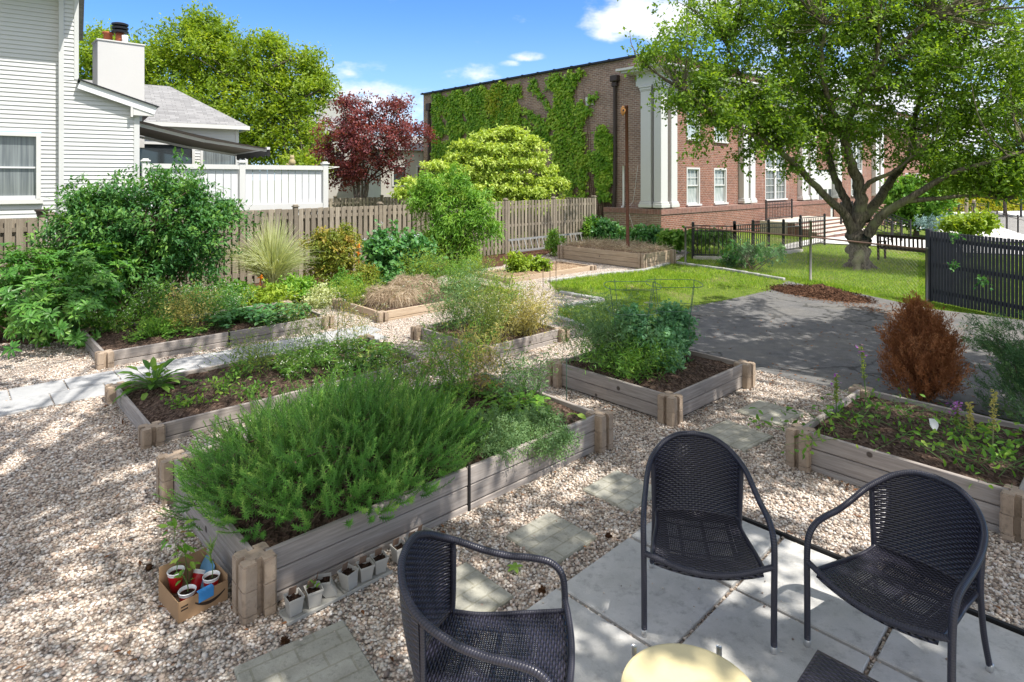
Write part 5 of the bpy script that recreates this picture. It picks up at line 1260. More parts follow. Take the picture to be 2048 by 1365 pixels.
# white deck fence in front of the house
DA, DB, DC = P(291, 330, 15.0), P(484, 330, 16.3), P(650, 330, 17.6)
for q in (DA, DB, DC): q[2] = 0
r = thing('deck_fence', 'white panelled privacy fence on the raised deck of the house', 'fence', DA); zt = 2.93; zb2 = 1.72
for p in (DA, DB, DC):
    b = MB(); b.box(p + ZV * (zt + zb2) / 2, Q, BK, ZV, .15, .15, zt - zb2 + .1, .008); pt = b.build('post', M['white_paint'], r)
    b = MB(); b.box(p + ZV * (zt + .065), Q, BK, ZV, .21, .21, .04, .01); b.box(p + ZV * (zt + .1), Q, BK, ZV, .14, .14, .04, .02); b.build('cap', M['white_paint'], pt)
for p, q in ((DA, DB), (DB, DC)):
    e = unit(q - p); L = np.linalg.norm(q - p); nn = v3(e[1], -e[0]); b = MB(); b.bar(p + e * .075 + ZV * (zt - .06), q - e * .075 + ZV * (zt - .06), .13, .12); b.build('rail', M['white_paint'], r); b = MB(); b.bar(p + e * .075 + ZV * (zb2 + .06), q - e * .075 + ZV * (zb2 + .06), .11, .17); b.build('rail', M['white_paint'], r)
    b = MB(); n_ = int(round((L - .17) / .185)); wd_ = (L - .17) / n_
    for k in range(n_): b.box(p + e * (.085 + wd_ * (k + .5)) - nn * .02 + ZV * (zt + zb2) / 2, e, nn, ZV, wd_ - .014, .03, zt - zb2 - .24, .004)
    b.build('panel', M['panel_grey'], r)
b = MB(); b.add([DA + ZV * zb2, DC + ZV * zb2, DC + BK * 4 + ZV * zb2, DA + BK * 4 + ZV * zb2], [(0, 1, 2, 3)]); b.add([DA + ZV * (zb2 - .25), DC + ZV * (zb2 - .25), DC + ZV * zb2, DA + ZV * zb2], [(0, 1, 2, 3)]); b.build('deck', M['panel_grey'], r)
# little owl-like figurine on the rail
fp = DB + (DC - DB) * .585; fp[2] = zt; m_ = MB(); m_.lathe(fp, [(.05, 0), (.085, .03), (.095, .09), (.075, .15), (.05, .18), (.058, .2), (.062, .24), (.045, .275), (0, .285)], 14)
for sg in (-1, 1): m_.lathe(fp + Q * sg * .035 + ZV * .265, [(.02, 0), (.014, .025), (0, .045)], 8)
m_.tube(crom([fp + Q * -.07 + ZV * .02, fp + Q * -.13 + ZV * .03, fp + Q * -.15 + ZV * .06], 4), [.02] * 8 + [.008], 6)
tag(m_.build('figurine', M['figurine'], smooth=True), 'small tan animal figurine sitting on the white deck rail', 'figurine')
# clothes line bracket on the end post
m_ = MB(); m_.tube([DC + ZV * 2.84, DC + ZV * 2.90 + Q * .42], .012, 6); m_.tube([DC + ZV * 2.92, DC + ZV * 2.90 + Q * .42], .01, 6); tag(m_.build('bracket', M['white_paint']), 'thin white bracket sticking out from the last deck post', 'bracket')
# flower pot on the picket fence at left
p = P(84, 438, 11.9); m_ = MB(); m_.lathe(p, [(.07, 0), (.10, .14), (.12, .15), (.12, .18), (.10, .18), (.08, .14), (0, .14)], 16); tag(m_.build('planter', M['brown_pipe']), 'dark planter bowl sitting on top of the fence, left of the shrub', 'planter')

# ------------------------------------------------------------------ far houses seen through the maple, and street things
def simple_house(px0, px1, pyt, Y, label, roofh=1.6):
    a, b_ = P(px0, pyt, Y), P(px1, pyt, Y + 2); e = unit(v3(*(b_ - a)[:2])); bk = v3(-e[1], e[0]); L = np.linalg.norm((b_ - a)[:2]); zt = a[2]; a = v3(a[0], a[1]); r = thing('far_house', label, 'house', a)
    m_ = MB(); m_.box(a + e * L / 2 + bk * 3 + ZV * zt / 2, e, bk, ZV, L, 6, zt); m_.build('wall', M['house_bg'], r)
    m_ = MB(); q0, q1 = a - e * .3 - bk * .3 + ZV * zt, a + e * (L + .3) - bk * .3 + ZV * zt; t0, t1 = q0 + bk * 3.3 + ZV * roofh, q1 + bk * 3.3 + ZV * roofh; m_.add([q0, q1, t1, t0], [(0, 1, 2, 3)]); m_.add([q1 + bk * 6.6, q0 + bk * 6.6, t0, t1], [(0, 1, 2, 3)]); m_.add([q0, t0, q0 + bk * 6.6], [(0, 1, 2)]); m_.add([q1, q1 + bk * 6.6, t1], [(0, 1, 2)]); m_.build('roof', M['shingle'], r)
    for k in range(2):
        x = L * (.3 + .4 * k); m_ = MB(); m_.box(a + e * x - bk * .02 + ZV * (zt * .62), e, bk, ZV, 1.0, .08, 1.4); w_ = m_.build('window', M['white_paint'], r); m_ = MB(); m_.box(a + e * x - bk * .07 + ZV * (zt * .62), e, bk, ZV, .8, .02, 1.2); m_.build('pane', M['glass'], w_)
simple_house(648, 740, 268, 44, 'grey house glimpsed through the red maple foliage'); simple_house(762, 880, 300, 40, 'low pale house behind the right side of the red maple', 1.2)
b = MB()
p0 = P(632, 198, 60)
r = thing('far_block', 'pale flat-topped block far off beside the green tree', 'building', v3(p0[0], p0[1])); b.box(v3(p0[0] + 1.2, p0[1] + 2, p0[2] / 2), v3(1, 0), v3(0, 1), ZV, 2.8, 3, p0[2], 0); b.build('wall', M['stucco'], r); b = MB(); b.box(v3(p0[0] + 1.2, p0[1] + 2, p0[2] + .1), v3(1, 0), v3(0, 1), ZV, 3.0, 3.2, .25, 0); b.build('roof_edge', M['panel_grey'], r)
for px, py, ph, rad, lab, mt in [(1933, 452, 398, .13, 'left of two pale wooden posts near the street', 'pole_wood'), (1948, 447, 402, .15, 'right of two pale wooden posts near the street', 'pole_wood')]:
    p = G(px, py); zt_ = H - (ph - HY) * p[1] / F; m_ = MB(); m_.tube([p - ZV * .3, v3(p[0], p[1], zt_)], rad, 10); m_.lathe(v3(p[0], p[1], zt_), [(rad * 1.1, -.05), (rad * .8, .06), (0, .12)], 10); tag(m_.build('wooden_post', M[mt]), lab, 'post', 'wooden posts near the street')
p = G(2017, 421); m_ = MB(); m_.lathe(p, [(.75, 0), (.75, .25), (.45, .35), (.4, 2.1), (.6, 2.2), (.6, 2.5), (0, 2.55)], 12); tag(m_.build('stone_pillar', M['edging']), 'pale stone gate pillar in front of the yellow hedge', 'pillar')
railing(G(1886, 451), G(1977, 446), 'black iron street fence at the far right beyond the slat fence', 1.7, .35, 4, 'iron_fence', 'fence', 'street fences')
railing(G(1978, 452), G(2062, 482), 'dark railing descending at far right behind slat fence', 1.3, .3, 5, 'iron_fence', 'fence', 'street fences')
# a plain metal pole at the right edge
p = G(2042, 437); m_ = MB(); m_.tube([p, p + ZV * 4.5], .09, 8); m_.lathe(p, [(.2, 0), (.2, .06), (.1, .1)], 10); tag(m_.build('sign_pole', M['flue_dark']), 'thin dark pole at the right edge beside the stone pillar', 'pole')

# ------------------------------------------------------------------ plants
def wob(p, f=1.0, ph=0.0):
    """smooth pseudo-noise in space, about -1..1"""
    x, y, z = p[..., 0] * f + ph, p[..., 1] * f + ph * 1.7, p[..., 2] * f - ph
    return (np.sin(x * 2.1 + 1.3 * np.sin(y * 1.7)) + np.sin(y * 2.6 + 1.1 * np.sin(z * 2.2)) + np.sin(z * 2.9 + 1.2 * np.sin(x * 1.9))) / 3
def sample_blobs(blobs, n, surf=2.6, gap=None, gf=1.6, rough=.22):
    """points in a union of ellipsoids [(centre, radii, weight)], gathered towards their surfaces; returns points and outward directions"""
    w = np.array([b[2] if len(b) > 2 else np.prod(b[1]) ** (2 / 3) for b in blobs]); k = rng.choice(len(blobs), n, p=w / w.sum())
    c = np.array([b[0] for b in blobs], float)[k]; r = np.array([b[1] for b in blobs], float)[k]
    d = unit(rng.normal(size=(n, 3))); rad = rng.random((n, 1)) ** (1 / surf)
    lump = wob(c + d * r, 1.6 / max(.25, float(np.median(r)) ** .6), 2.0)[:, None]
    p = c + d * r * rad * (1 + rough * lump + .10 * rng.normal(size=(n, 1))); o = unit(d / r)
    if gap is not None:
        ok = wob(p, gf, 3.1) + .25 * rng.normal(size=n) > gap; p, o = p[ok], o[ok]
    return p, o
def foliage(mb, cc, out, per, spread, L, Wd, tpl=DIA, up=.9, outw=.8, droop=0.15, shoot=3.2):
    """every clump is a leafy shoot: leaves stand along a short axis that grows outwards and a little upwards, then droops"""
    n = len(cc) * per; k = np.repeat(np.arange(len(cc)), per); u = np.tile((np.arange(per) + .5) / per, len(cc)) + .1 * rng.normal(size=n)
    ax = unit(out * outw + rng.normal(size=cc.shape) * .45 + [0, 0, .25]); sl = spread * shoot * rng.uniform(.6, 1.3, len(cc))
    p = cc[k] + ax[k] * ((u - .6) * sl[k])[:, None] + rng.normal(size=(n, 3)) * spread * .42; p[:, 2] -= droop * (np.clip(u, 0, 1.2) ** 2) * sl[k]
    d = unit(ax[k] * .55 + rng.normal(size=(n, 3)) * .75 + [0, 0, -droop]); nn = unit(ZV * up + out[k] * .35 + rng.normal(size=(n, 3)) * .5)
    ct = rng.random(len(cc)); tn = np.clip(ct[k] * .5 + rng.random(n) * .3 + .2 * np.clip(u, 0, 1), 0, 1)
    mb.leaves(p, d, nn, L * rng.uniform(.65, 1.25, n), Wd * rng.uniform(.75, 1.2, n), tpl, tn); return mb
def limbs(base, targets, r0, r1, sag=.12, M=6, bj=.1):
    n = len(targets); b = base + rng.normal(size=(n, 3)) * [bj, bj, 0]; t = np.linspace(0, 1, M)[None, :, None]
    mid = rng.normal(size=(n, 1, 3)) * .06; ln = np.linalg.norm(targets - b, axis=1)[:, None, None]
    p = b[:, None] + (targets - b)[:, None] * t; p = p + np.sin(t * math.pi) * (mid * ln + np.array([0, 0, 1.0]) * ln * sag)
    return p, np.broadcast_to(np.linspace(r0, r1, M)[None], (n, M))
def shrub(name, label, cat, base, blobs, ncl, per, spread, L, Wd, mat, tpl=DIA, stems=12, stem_mat='stem_brown', sr=.012, gap=None, group=None, extra=None, surf=2.6, up=.9, droop=.15, outw=.8, rough=.3, shoot=3.2):
    base = np.asarray(base, float); r = thing(name, label, cat, base, 0, group)
    cc, oo = sample_blobs(blobs, ncl, surf, gap, 1.6, rough)
    b = MB(); foliage(b, cc, oo, per, spread, L, Wd, tpl, up, outw, droop, shoot); b.build('foliage', M[mat], r)
    if stems:
        k = rng.choice(len(cc), min(stems, len(cc)), replace=False); p, rr = limbs(base, cc[k], sr, sr * .3); b = MB(); b.tubes(p, rr, 5); b.build('stems', M[stem_mat], r)
    return r, cc, oo
def flowers(parent, name, pts, n, spread, L, Wd, mat, zs=.4, label=None):
    k = rng.integers(0, len(pts), n); p = pts[k] + rng.normal(size=(n, 3)) * spread * [1, 1, zs]; b = MB()
    b.leaves(p, rand_dirs(n, .1, .5), unit(ZV + .5 * rand_dirs(n)), L * rng.uniform(.7, 1.2, n), Wd, DIA); return b.build(name, M[mat], parent)
def PB(px, py, Y, rx, ry, rz, w=None):
    c = P(px, py, Y); s = Y / F; e = (c, np.array([rx * s, ry, rz * s])); return e + ((w,) if w is not None else ())

# shrubs and perennials along the fence
def bp(px, Y, z=0.0): return v3((px - CX) / F * Y, Y, z)
r, cc, oo = shrub('dark_shrub', 'big dark green spreading shrub in front of the white house', 'shrub', bp(290, 11.5),
      [PB(290, 430, 11.4, 170, 1.2, 95), PB(180, 500, 11.0, 110, 1.0, 80), PB(390, 470, 11.9, 90, 1.0, 95), PB(280, 530, 11.2, 150, 1.1, 75), PB(350, 380, 11.6, 85, .8, 45), PB(195, 400, 11.4, 75, .8, 45), PB(430, 420, 12.0, 45, .6, 40), PB(130, 440, 11.2, 50, .6, 40)],
      2300, 18, .105, .10, .042, 'leaf_euonymus', LEAF, 70, sr=.022, surf=2.2, gap=-.42, rough=.45, up=1.8, droop=.3)
r, cc, oo = shrub('rhododendron', 'glossy large-leaved rhododendron at the far left gravel edge', 'shrub', bp(70, 9.5),
      [PB(60, 590, 9.4, 130, .9, 90), PB(140, 620, 9.2, 90, .8, 70), PB(30, 530, 9.8, 70, .8, 45), PB(190, 560, 9.9, 70, .7, 70), PB(-60, 600, 9.4, 80, .9, 90)],
      560, 1, .02, .1, .04, 'leaf_rhodo', LEAF, 30, sr=.016)
b = MB(); up_ = unit(oo * .8 + ZV * .8); n_ = len(cc) * 11; k = np.repeat(np.arange(len(cc)), 11); a = np.tile(np.arange(11) * 2.4, len(cc))
t1 = unit(np.cross(up_, rand_dirs(len(cc)))); t2 = np.cross(up_, t1); d = unit(np.cos(a)[:, None] * t1[k] + np.sin(a)[:, None] * t2[k] + up_[k] * .12 + rng.normal(size=(n_, 3)) * .14)
b.leaves(cc[k] + d * .012, d, up_[k], .135 * rng.uniform(.7, 1.15, n_), .042, LEAF, np.clip(np.repeat(rng.random(len(cc)) * .6, 11) + rng.random(n_) * .4, 0, 1)); b.build('leaf_rosettes', M['leaf_rhodo'], r)
# tall variegated grass
c = bp(545, 13.4, .05); r = thing('ornamental_grass', 'tall pale variegated grass clump against the picket fence', 'grass clump', c); n_ = 1500; M_ = 7
a = rng.uniform(0, 6.283, n_); ln = rng.uniform(1.0, 1.9, n_); lean = rng.uniform(.05, .95, n_) ; t_ = np.linspace(0, 1, M_)
rad = (lean * ln)[:, None] * t_[None] ** 1.5 * .75; z = ln[:, None] * (t_[None] * (1 - .18 * lean[:, None]) - .42 * lean[:, None] * t_[None] ** 3)
p = np.stack([c[0] + np.cos(a)[:, None] * (rad + .1 * rng.random((n_, 1))), c[1] + np.sin(a)[:, None] * rad * .8, c[2] + z], -1)
b = MB(); b.ribbons(p, .017 * (1 - .85 * t_ ** 2)[None]); b.build('blades', M['leaf_silver'], r)
shrub('orange_tipped_shrub', 'leafy shrub with orange tinted tips beside the fence post', 'shrub', bp(662, 14.0), [PB(665, 500, 14.0, 48, .5, 48), PB(640, 480, 13.9, 34, .4, 26), PB(690, 470, 14.2, 28, .4, 18), PB(690, 520, 14.0, 32, .4, 30), PB(650, 535, 13.8, 40, .4, 30)], 420, 14, .075, .10, .034, 'leaf_pieris', LEAF, 14, rough=.5)
r, cc, oo = shrub('hydrangea', 'dark leafy hydrangea with pale blue flower heads by the fence', 'shrub', bp(795, 14.6), [PB(795, 510, 14.6, 60, .7, 50), PB(770, 490, 14.6, 40, .5, 32), PB(840, 510, 14.8, 38, .5, 40), PB(760, 530, 14.4, 34, .5, 34)], 420, 11, .085, .14, .085, 'leaf_hydrangea', LEAF, 12)
tops = cc[cc[:, 2] > np.quantile(cc[:, 2], .82)]; flowers(r, 'blossoms', tops[:16] + ZV * .06, 420, .05, .03, .024, 'petal_blue')
r, cc, oo = shrub('tall_green_shrub', 'tall arching green shrub standing before the picket fence', 'shrub', bp(905, 16.6), [PB(875, 385, 16.6, 36, .6, 40), PB(915, 360, 16.7, 30, .5, 28), PB(950, 400, 16.7, 34, .5, 44), PB(985, 455, 16.8, 22, .4, 22), PB(840, 400, 16.5, 26, .5, 36), PB(900, 440, 16.5, 60, .7, 46), PB(930, 490, 16.4, 40, .5, 50), PB(875, 480, 16.4, 36, .5, 40), PB(850, 362, 16.5, 20, .4, 22), PB(960, 430, 16.3, 30, .4, 40)], 950, 15, .10, .15, .034, 'leaf_bright', LEAF, 40, droop=.5, rough=.5, surf=2.0)
shrub('leafy_sapling', 'small bushy green plant growing before the sunlit fence', 'shrub', bp(1107, 20.3), [PB(1107, 485, 20.3, 20, .3, 24), PB(1105, 465, 20.3, 9, .16, 14)], 110, 12, .06, .10, .036, 'leaf_bright', LEAF, 6)
for (px, py, Y, rx, rz, mt, lab) in [(1210, 462, 23.4, 30, 24, 'leaf_hydrangea', 'round leafy bush under the meter box on the brick wall'), (1185, 455, 23.8, 16, 24, 'leaf_green', 'green bush at the end of the sunlit picket fence'),
                                     (1290, 474, 22.4, 60, 20, 'leaf_hydrangea', 'dark leafy hedge behind the tall far raised bed')]:
    shrub('leafy_bush', lab, 'shrub', bp(px, Y), [PB(px, py, Y, rx, .6, rz), PB(px - rx * .3, py + rz * .4, Y - .2, rx * .8, .6, rz * .9), PB(px + rx * .4, py + rz * .3, Y, rx * .7, .5, rz * .8)], int(rx * 8), 12, .12, .16, .09, mt, LEAF, 8)
shrub('creeper', 'bright creeper spilling along the top of the iron fence corner', 'creeper', bp(1390, 21.0), [PB(1380, 468, 21.0, 50, .35, 10), PB(1430, 468, 20.8, 36, .3, 9), PB(1345, 475, 21.2, 36, .4, 12)], 230, 11, .11, .16, .10, 'leaf_green', LEAF, 10, droop=.5)
shrub('creeper', 'straggly creeper climbing the chain-link fence left of its tall post', 'creeper', G(1500, 540), [PB(1500, 500, 17.4, 60, .25, 22), PB(1470, 520, 17.8, 36, .3, 16), PB(1545, 500, 16.8, 34, .2, 14)], 120, 10, .10, .12, .075, 'leaf_hydrangea', LEAF, 10, droop=.4)
# weeds before the slat fence
for (px, py, lab) in [(1905, 472, 'green vine tuft over the top of the slat fence'), (1905, 530, 'small vine sprig poking through the slat fence, lower'), (1965, 560, 'low green vine sprig near the slat fence foot')]:
    Yc = F * H / (620 - HY) if False else 12.2; c = P(px, py, 12.3 if px < 1930 else 11.7); shrub('fence_vine', lab, 'creeper', c, [(c, np.array([.12, .08, .09]))], 6, 7, .04, .07, .045, 'leaf_hydrangea', LEAF, 3, sr=.004, group='vine sprigs on the slat fence')

# herbs with fine stems, umbels and thread leaves
def herb(name, label, base, n, h, spread, stem_mat, leaf_mat, ln, ll, lw, fl_mat=None, fn=0, br=4, tpl=BLADE, tlo=.1, fs=.014, rs=.0035, group=None, cat='herb', foot=.06):
    base = np.asarray(base, float); r = thing(name, label, cat, base, 0, group); M_ = 6; t_ = np.linspace(0, 1, M_)
    b0 = base + rng.normal(size=(n, 3)) * [foot, foot, 0]; dirs = rng.normal(size=(n, 2)) * spread * .55; hh = h * rng.uniform(.6, 1.08, n)
    p = b0[:, None] + np.stack([dirs[:, :1] * t_ ** 1.4, dirs[:, 1:] * t_ ** 1.4, hh[:, None] * t_], -1) + rng.normal(size=(n, M_, 3)) * .012 * t_[None, :, None]
    b = MB(); b.tubes(p, np.linspace(rs, rs * .4, M_), 4)
    k = np.repeat(np.arange(n), br); tb = rng.uniform(.35, .98, n * br); i0 = np.minimum((tb * (M_ - 1)).astype(int), M_ - 2); f_ = (tb * (M_ - 1) - i0)[:, None]
    q0 = p[k, i0] * (1 - f_) + p[k, i0 + 1] * f_; bl = h * rng.uniform(.08, .24, n * br); q1 = q0 + rand_dirs(n * br, .9, .5) * bl[:, None]
    qm = (q0 + q1) / 2 + rng.normal(size=q0.shape) * .01; b.tubes(np.stack([q0, qm, q1], 1), [rs * .55, rs * .45, rs * .3], 3); b.build('stems', M[stem_mat], r)
    tips = np.concatenate([q1, p[:, -1]])
    if ln:
        k = rng.integers(0, n, ln); tl = tlo + (1 - tlo) * rng.random(ln) ** 1.25; i0 = np.minimum((tl * (M_ - 1)).astype(int), M_ - 2); f_ = (tl * (M_ - 1) - i0)[:, None]
        q = p[k, i0] * (1 - f_) + p[k, i0 + 1] * f_; use = rng.random(ln) < .5; kk = rng.integers(0, len(q0), ln); g_ = rng.random((ln, 1)); q = np.where(use[:, None], q, q0[kk] * (1 - g_) + q1[kk] * g_)
        q = q + rng.normal(size=(ln, 3)) * spread * .10; b = MB(); b.leaves(q, rand_dirs(ln, .35, .8), rand_dirs(ln, .6), ll * rng.uniform(.5, 1.3, ln), lw, tpl); b.build('foliage', M[leaf_mat], r)
    if fl_mat: flowers(r, 'blossoms', tips, fn, .018, fs, fs * .8, fl_mat, .35)
    return r
def bedpt(key, u, v, dz=0.0): o, lu, lv, z = BEDS[key]; q = o + U * u + V * v; q[2] = z + dz; return q
gA = 'tall herbs gone to seed in the beds'
# bed B
for (u, v, h, n, lab, mt, fl) in [(.35, 1.45, .42, 30, 'small white-flowered herb at left end of the far left bed', 'leaf_green', 'petal_white'), (.95, 1.35, .7, 46, 'tall white-flowered coriander in the far left bed', 'leaf_green', 'petal_white'),
                                  (1.15, .7, .62, 50, 'straw-coloured seedy herb in the middle of far left bed', 'leaf_seedhead', None), (1.6, 1.1, .66, 50, 'bushy green coriander right of the seedy herb, far left bed', 'leaf_green', 'petal_white'), (.75, .75, .3, 24, 'low feathery herb near front of far left bed', 'leaf_bright', None), (2.05, 1.3, .5, 36, 'leafy coriander towards right end of the far left bed', 'leaf_hydrangea', 'petal_white')]:
    herb('coriander', lab, bedpt('B', u, v, -.02), n, h, .42, 'stem_green', mt, 1500, .05, .018, fl, 260, 4, DIA, .08, .02, group=gA, foot=.13)
def lowpatch(name, label, key, u0, u1, v0, v1, n, L, Wd, hgt, mat, tpl=LEAF, cat='plants', shape=True):
    cu, cv = (u0 + u1) / 2, (v0 + v1) / 2; r = thing(name, label, cat, bedpt(key, cu, cv)); k = n
    a = rng.uniform(0, 6.28, k); rr = np.sqrt(rng.random(k)); u = cu + np.cos(a) * rr * (u1 - u0) / 2; v = cv + np.sin(a) * rr * (v1 - v0) / 2
    g_ = np.stack([bedpt(key, 0, 0) * 0 + BEDS[key][0] + U * x + V * y for x, y in zip(u, v)]); g_[:, 2] = BEDS[key][3] - .02
    cl = wob(g_, 3.3, 1.0); ok = cl > -.42; g_ = g_[ok]; k = len(g_); hz = hgt * rng.uniform(.35, 1.1, k)
    top = g_ + np.c_[rng.normal(size=(k, 2)) * .05, hz]; b = MB(); b.tubes(np.stack([g_, (g_ + top) / 2 + [0, 0, .01], top], 1), [.0022, .0018, .0014], 3); b.build('stems', M['stem_green'], r)
    k3 = np.repeat(np.arange(k), 3); a = np.tile([0, 2.1, 4.2], k) + np.repeat(rng.random(k) * 6, 3); d = np.stack([np.cos(a), np.sin(a), rng.normal(size=3 * k) * .25], 1)
    b = MB(); b.leaves(top[k3] + d * .005, d, unit(ZV + .35 * rand_dirs(3 * k)), L * rng.uniform(.6, 1.25, 3 * k), Wd * rng.uniform(.8, 1.2, 3 * k), tpl, np.clip(np.repeat(rng.random(k), 3) * .7 + .3 * rng.random(3 * k), 0, 1)); b.build('foliage', M[mat], r)
    return r
lowpatch('strawberry_plants', 'dark strawberry plants spilling over right end of the far left bed', 'B', 1.5, 3.1, .0, 1.0, 520, .085, .07, .2, 'leaf_hydrangea')
lowpatch('strawberry_plants', 'low strawberry plants at the front left of far left bed', 'B', .3, 1.5, .1, .8, 200, .06, .05, .11, 'leaf_green')
# perennials between bed B and the fence
for (px, py, Y, rx, rz, mt, L, W_, lab) in [(520, 600, 11.9, 62, 26, 'leaf_lime', .12, .035, 'lime green lily leaves behind the far left bed'), (590, 575, 12.6, 50, 26, 'leaf_bright', .07, .04, 'yellow-green mound with orange tips under the pale grass'), (640, 592, 12.3, 30, 22, 'leaf_silver', .06, .03, 'silvery variegated mound at the end of the far left bed'),
                                            (690, 570, 13.0, 34, 26, 'leaf_green', .07, .03, 'green feathery mound left of the straw heaps'), (470, 590, 12.0, 40, 28, 'leaf_green', .10, .04, 'green lily clump below the dark shrub'), (800, 560, 13.6, 46, 16, 'leaf_hydrangea', .07, .03, 'low dark plants in front of the hydrangea'),
                                            (730, 545, 13.6, 30, 16, 'leaf_pieris', .07, .03, 'brownish seed heads rising before the hydrangea')]:
    shrub('perennial', lab, 'plant', bp(px, Y), [PB(px, py, Y, rx, .45, rz), PB(px + rx * .3, py + 4, Y - .1, rx * .6, .4, rz * .7)], int(rx * 5.5), 12, .06, L, W_, mt, LEAF, 6, 'stem_green', .005, group='perennials along the fence')
for k_, (px, py, Y) in enumerate([(718, 493, 13.9), (717, 508, 13.9), (388, 548, 11.2), (520, 555, 12.3)]):
    c = P(px, py, Y); b = MB(); d = rand_dirs(7, .3); b.leaves(np.repeat(c[None], 7, 0), d, rand_dirs(7), .075, .035, LEAF); b.tubes(np.array([[c - [0, 0, .45], c - [0, 0, .2], c]]), [.004] * 3, 4)
    tag(b.build('orange_lily', M['petal_orange']), ['orange lily bloom beside the fence post, upper', 'orange lily bloom beside the fence post, lower', 'orange lily bloom beneath the dark shrub', 'orange lily bloom under the pale grass'][k_], 'flower', 'orange lilies along the fence')
# bed C
c = bedpt('C', .30, 1.25); r = thing('hosta', 'lush broad-leaved hosta at the corner of the long low bed', 'plant', c); n_ = 74; a = rng.uniform(0, 6.28, n_); el = rng.uniform(.1, 1.25, n_)
d = np.stack([np.cos(a) * np.cos(el), np.sin(a) * np.cos(el), np.sin(el)], 1); st = c + d * rng.uniform(.10, .30, (n_, 1)) * [1, 1, .9]; b = MB(); b.tubes(np.stack([np.repeat(c[None], n_, 0), (c + st) / 2 + ZV * .03, st], 1), [.004, .004, .003], 4); b.build('stems', M['stem_green'], r)
b = MB(); d2 = unit(d + np.array([0, 0, -.55])); b.leaves(st, d2, unit(ZV + d * .2), rng.uniform(.13, .21, n_), .075, LEAF); b.build('leaves', M['leaf_green'], r)
for (u, v, h, n, lab, mt, fl) in [(.5, .35, .14, 9, 'tiny leafy sprout at front left of the long low bed', 'leaf_bright', None), (.85, .65, .2, 14, 'small yellowish sprout right of the hosta', 'leaf_bright', None), (1.0, .3, .18, 14, 'low weedy sprout near front of the long low bed', 'leaf_green', None), (1.15, 1.0, .25, 16, 'small carrot-leaved plant in the middle of the long low bed', 'leaf_green', None)]:
    herb('sprout', lab, bedpt('C', u, v, -.02), n, h, .3, 'stem_green', mt, 130, .05, .026, fl, 60, 3, LEAF, .1, .02, .0025, group='small sprouts in the long low bed')
for (u, v, h, n, lab, mt, fl) in [(1.45, 1.2, .42, 40, 'airy yellow-green dill in the middle of the long low bed', 'leaf_dill', 'leaf_lime'), (1.75, .75, .4, 40, 'white-flowered coriander in the middle of the long low bed', 'leaf_bright', 'petal_white'), (2.2, 1.35, .75, 20, 'tall thin herb with pale heads at back of long low bed', 'leaf_dill', 'petal_white'), (2.6, 1.2, .85, 16, 'tallest thin seeding herb at right end of the long low bed', 'leaf_seedhead', 'petal_white'), (2.3, .5, .4, 36, 'low white-flowered coriander at right of the long low bed', 'leaf_green', 'petal_white')]:
    herb('coriander', lab, bedpt('C', u, v, -.02), n, h, .5, 'stem_green', mt, 900, .05, .010, fl, 240, 4, DIA, .1, .02, group=gA, foot=.14)
lowpatch('strawberry_plants', 'green leafy strawberry patch in right half of the long low bed', 'C', 1.5, 3.1, .15, 1.5, 420, .07, .055, .14, 'leaf_green')
# bed A: rosemary
cR = bedpt('A', .95, .72); r = thing('rosemary_bush', 'huge bushy rosemary overflowing the large front bed', 'shrub', cR); ns = 2100
a = rng.uniform(0, 6.28, ns); rr = np.sqrt(rng.random(ns)) ; eu = np.cos(a) * rr; ev = np.sin(a) * rr
uu = .90 + eu * 1.06; vv_ = .66 + ev * .80
bs = AO + uu[:, None] * U + vv_[:, None] * V; edge = rr ** 2
hm = .52 * (1 - .5 * edge) * (1 + .16 * np.sin(uu * 5) * np.sin(vv_ * 6 + 1)) * rng.uniform(.72, 1.18, ns)
bs[:, 2] = .29 + hm * rng.uniform(.3, 1.0, ns) - edge * .06
out_ = eu[:, None] * U + ev[:, None] * V; ln = rng.uniform(.14, .30, ns); lean = out_ * (.25 + .85 * edge[:, None]) + rng.normal(size=(ns, 3)) * [.6, .6, .0]; lean[:, 2] = 0
d0 = unit(lean + ZV * (1.0 - .72 * edge[:, None])); d1 = unit(lean * .55 + ZV * (1.0 - .2 * edge[:, None]))
t_ = np.linspace(0, 1, 5); pth = bs[:, None] + ln[:, None, None] * (d0[:, None] * (t_ - .5 * t_ ** 2)[None, :, None] + d1[:, None] * (.5 * t_ ** 2)[None, :, None])
sel = (bs[:, 2] > .2); pth = pth[sel]; ns = len(pth); b = MB(); b.tubes(pth, np.linspace(.0032, .0016, 5), 3); b.build('stems', M['stem_green'], r)
kn = 54; k = np.repeat(np.arange(ns), kn); tt = np.tile(np.linspace(.06, 1, kn), ns) ; i0 = np.minimum((tt * 4).astype(int), 3); f_ = (tt * 4 - i0)[:, None]
q = pth[k, i0] * (1 - f_) + pth[k, i0 + 1] * f_; ax = unit(pth[k, i0 + 1] - pth[k, i0]); an = np.tile(np.arange(kn) * 2.4, ns); s1 = unit(np.cross(ax, v3(.3, .2, .1))); s2 = np.cross(ax, s1)
d = unit(np.cos(an)[:, None] * s1 + np.sin(an)[:, None] * s2 + ax * (.32 + .9 * tt[:, None] ** 4)); b = MB(); nl = .036 * (1.1 - .45 * tt) * rng.uniform(.55, 1.3, len(tt))
b.leaves(q, d, ax, nl, .0064, NEED, np.clip(np.repeat(rng.random(ns) * .5, kn) + tt ** 2 * .38 + .15 * rng.random(len(tt)), 0, 1)); b.build('needles', M['leaf_rosemary'], r)
b = MB(); bl, bo = [], None
tg = pth[rng.choice(ns, 60, replace=False), 0]; p, q_ = limbs(bedpt('A', .9, .7, -.03), tg, .011, .004, bj=.25); b.tubes(p, q_, 5); b.build('branches', M['stem_brown'], r)
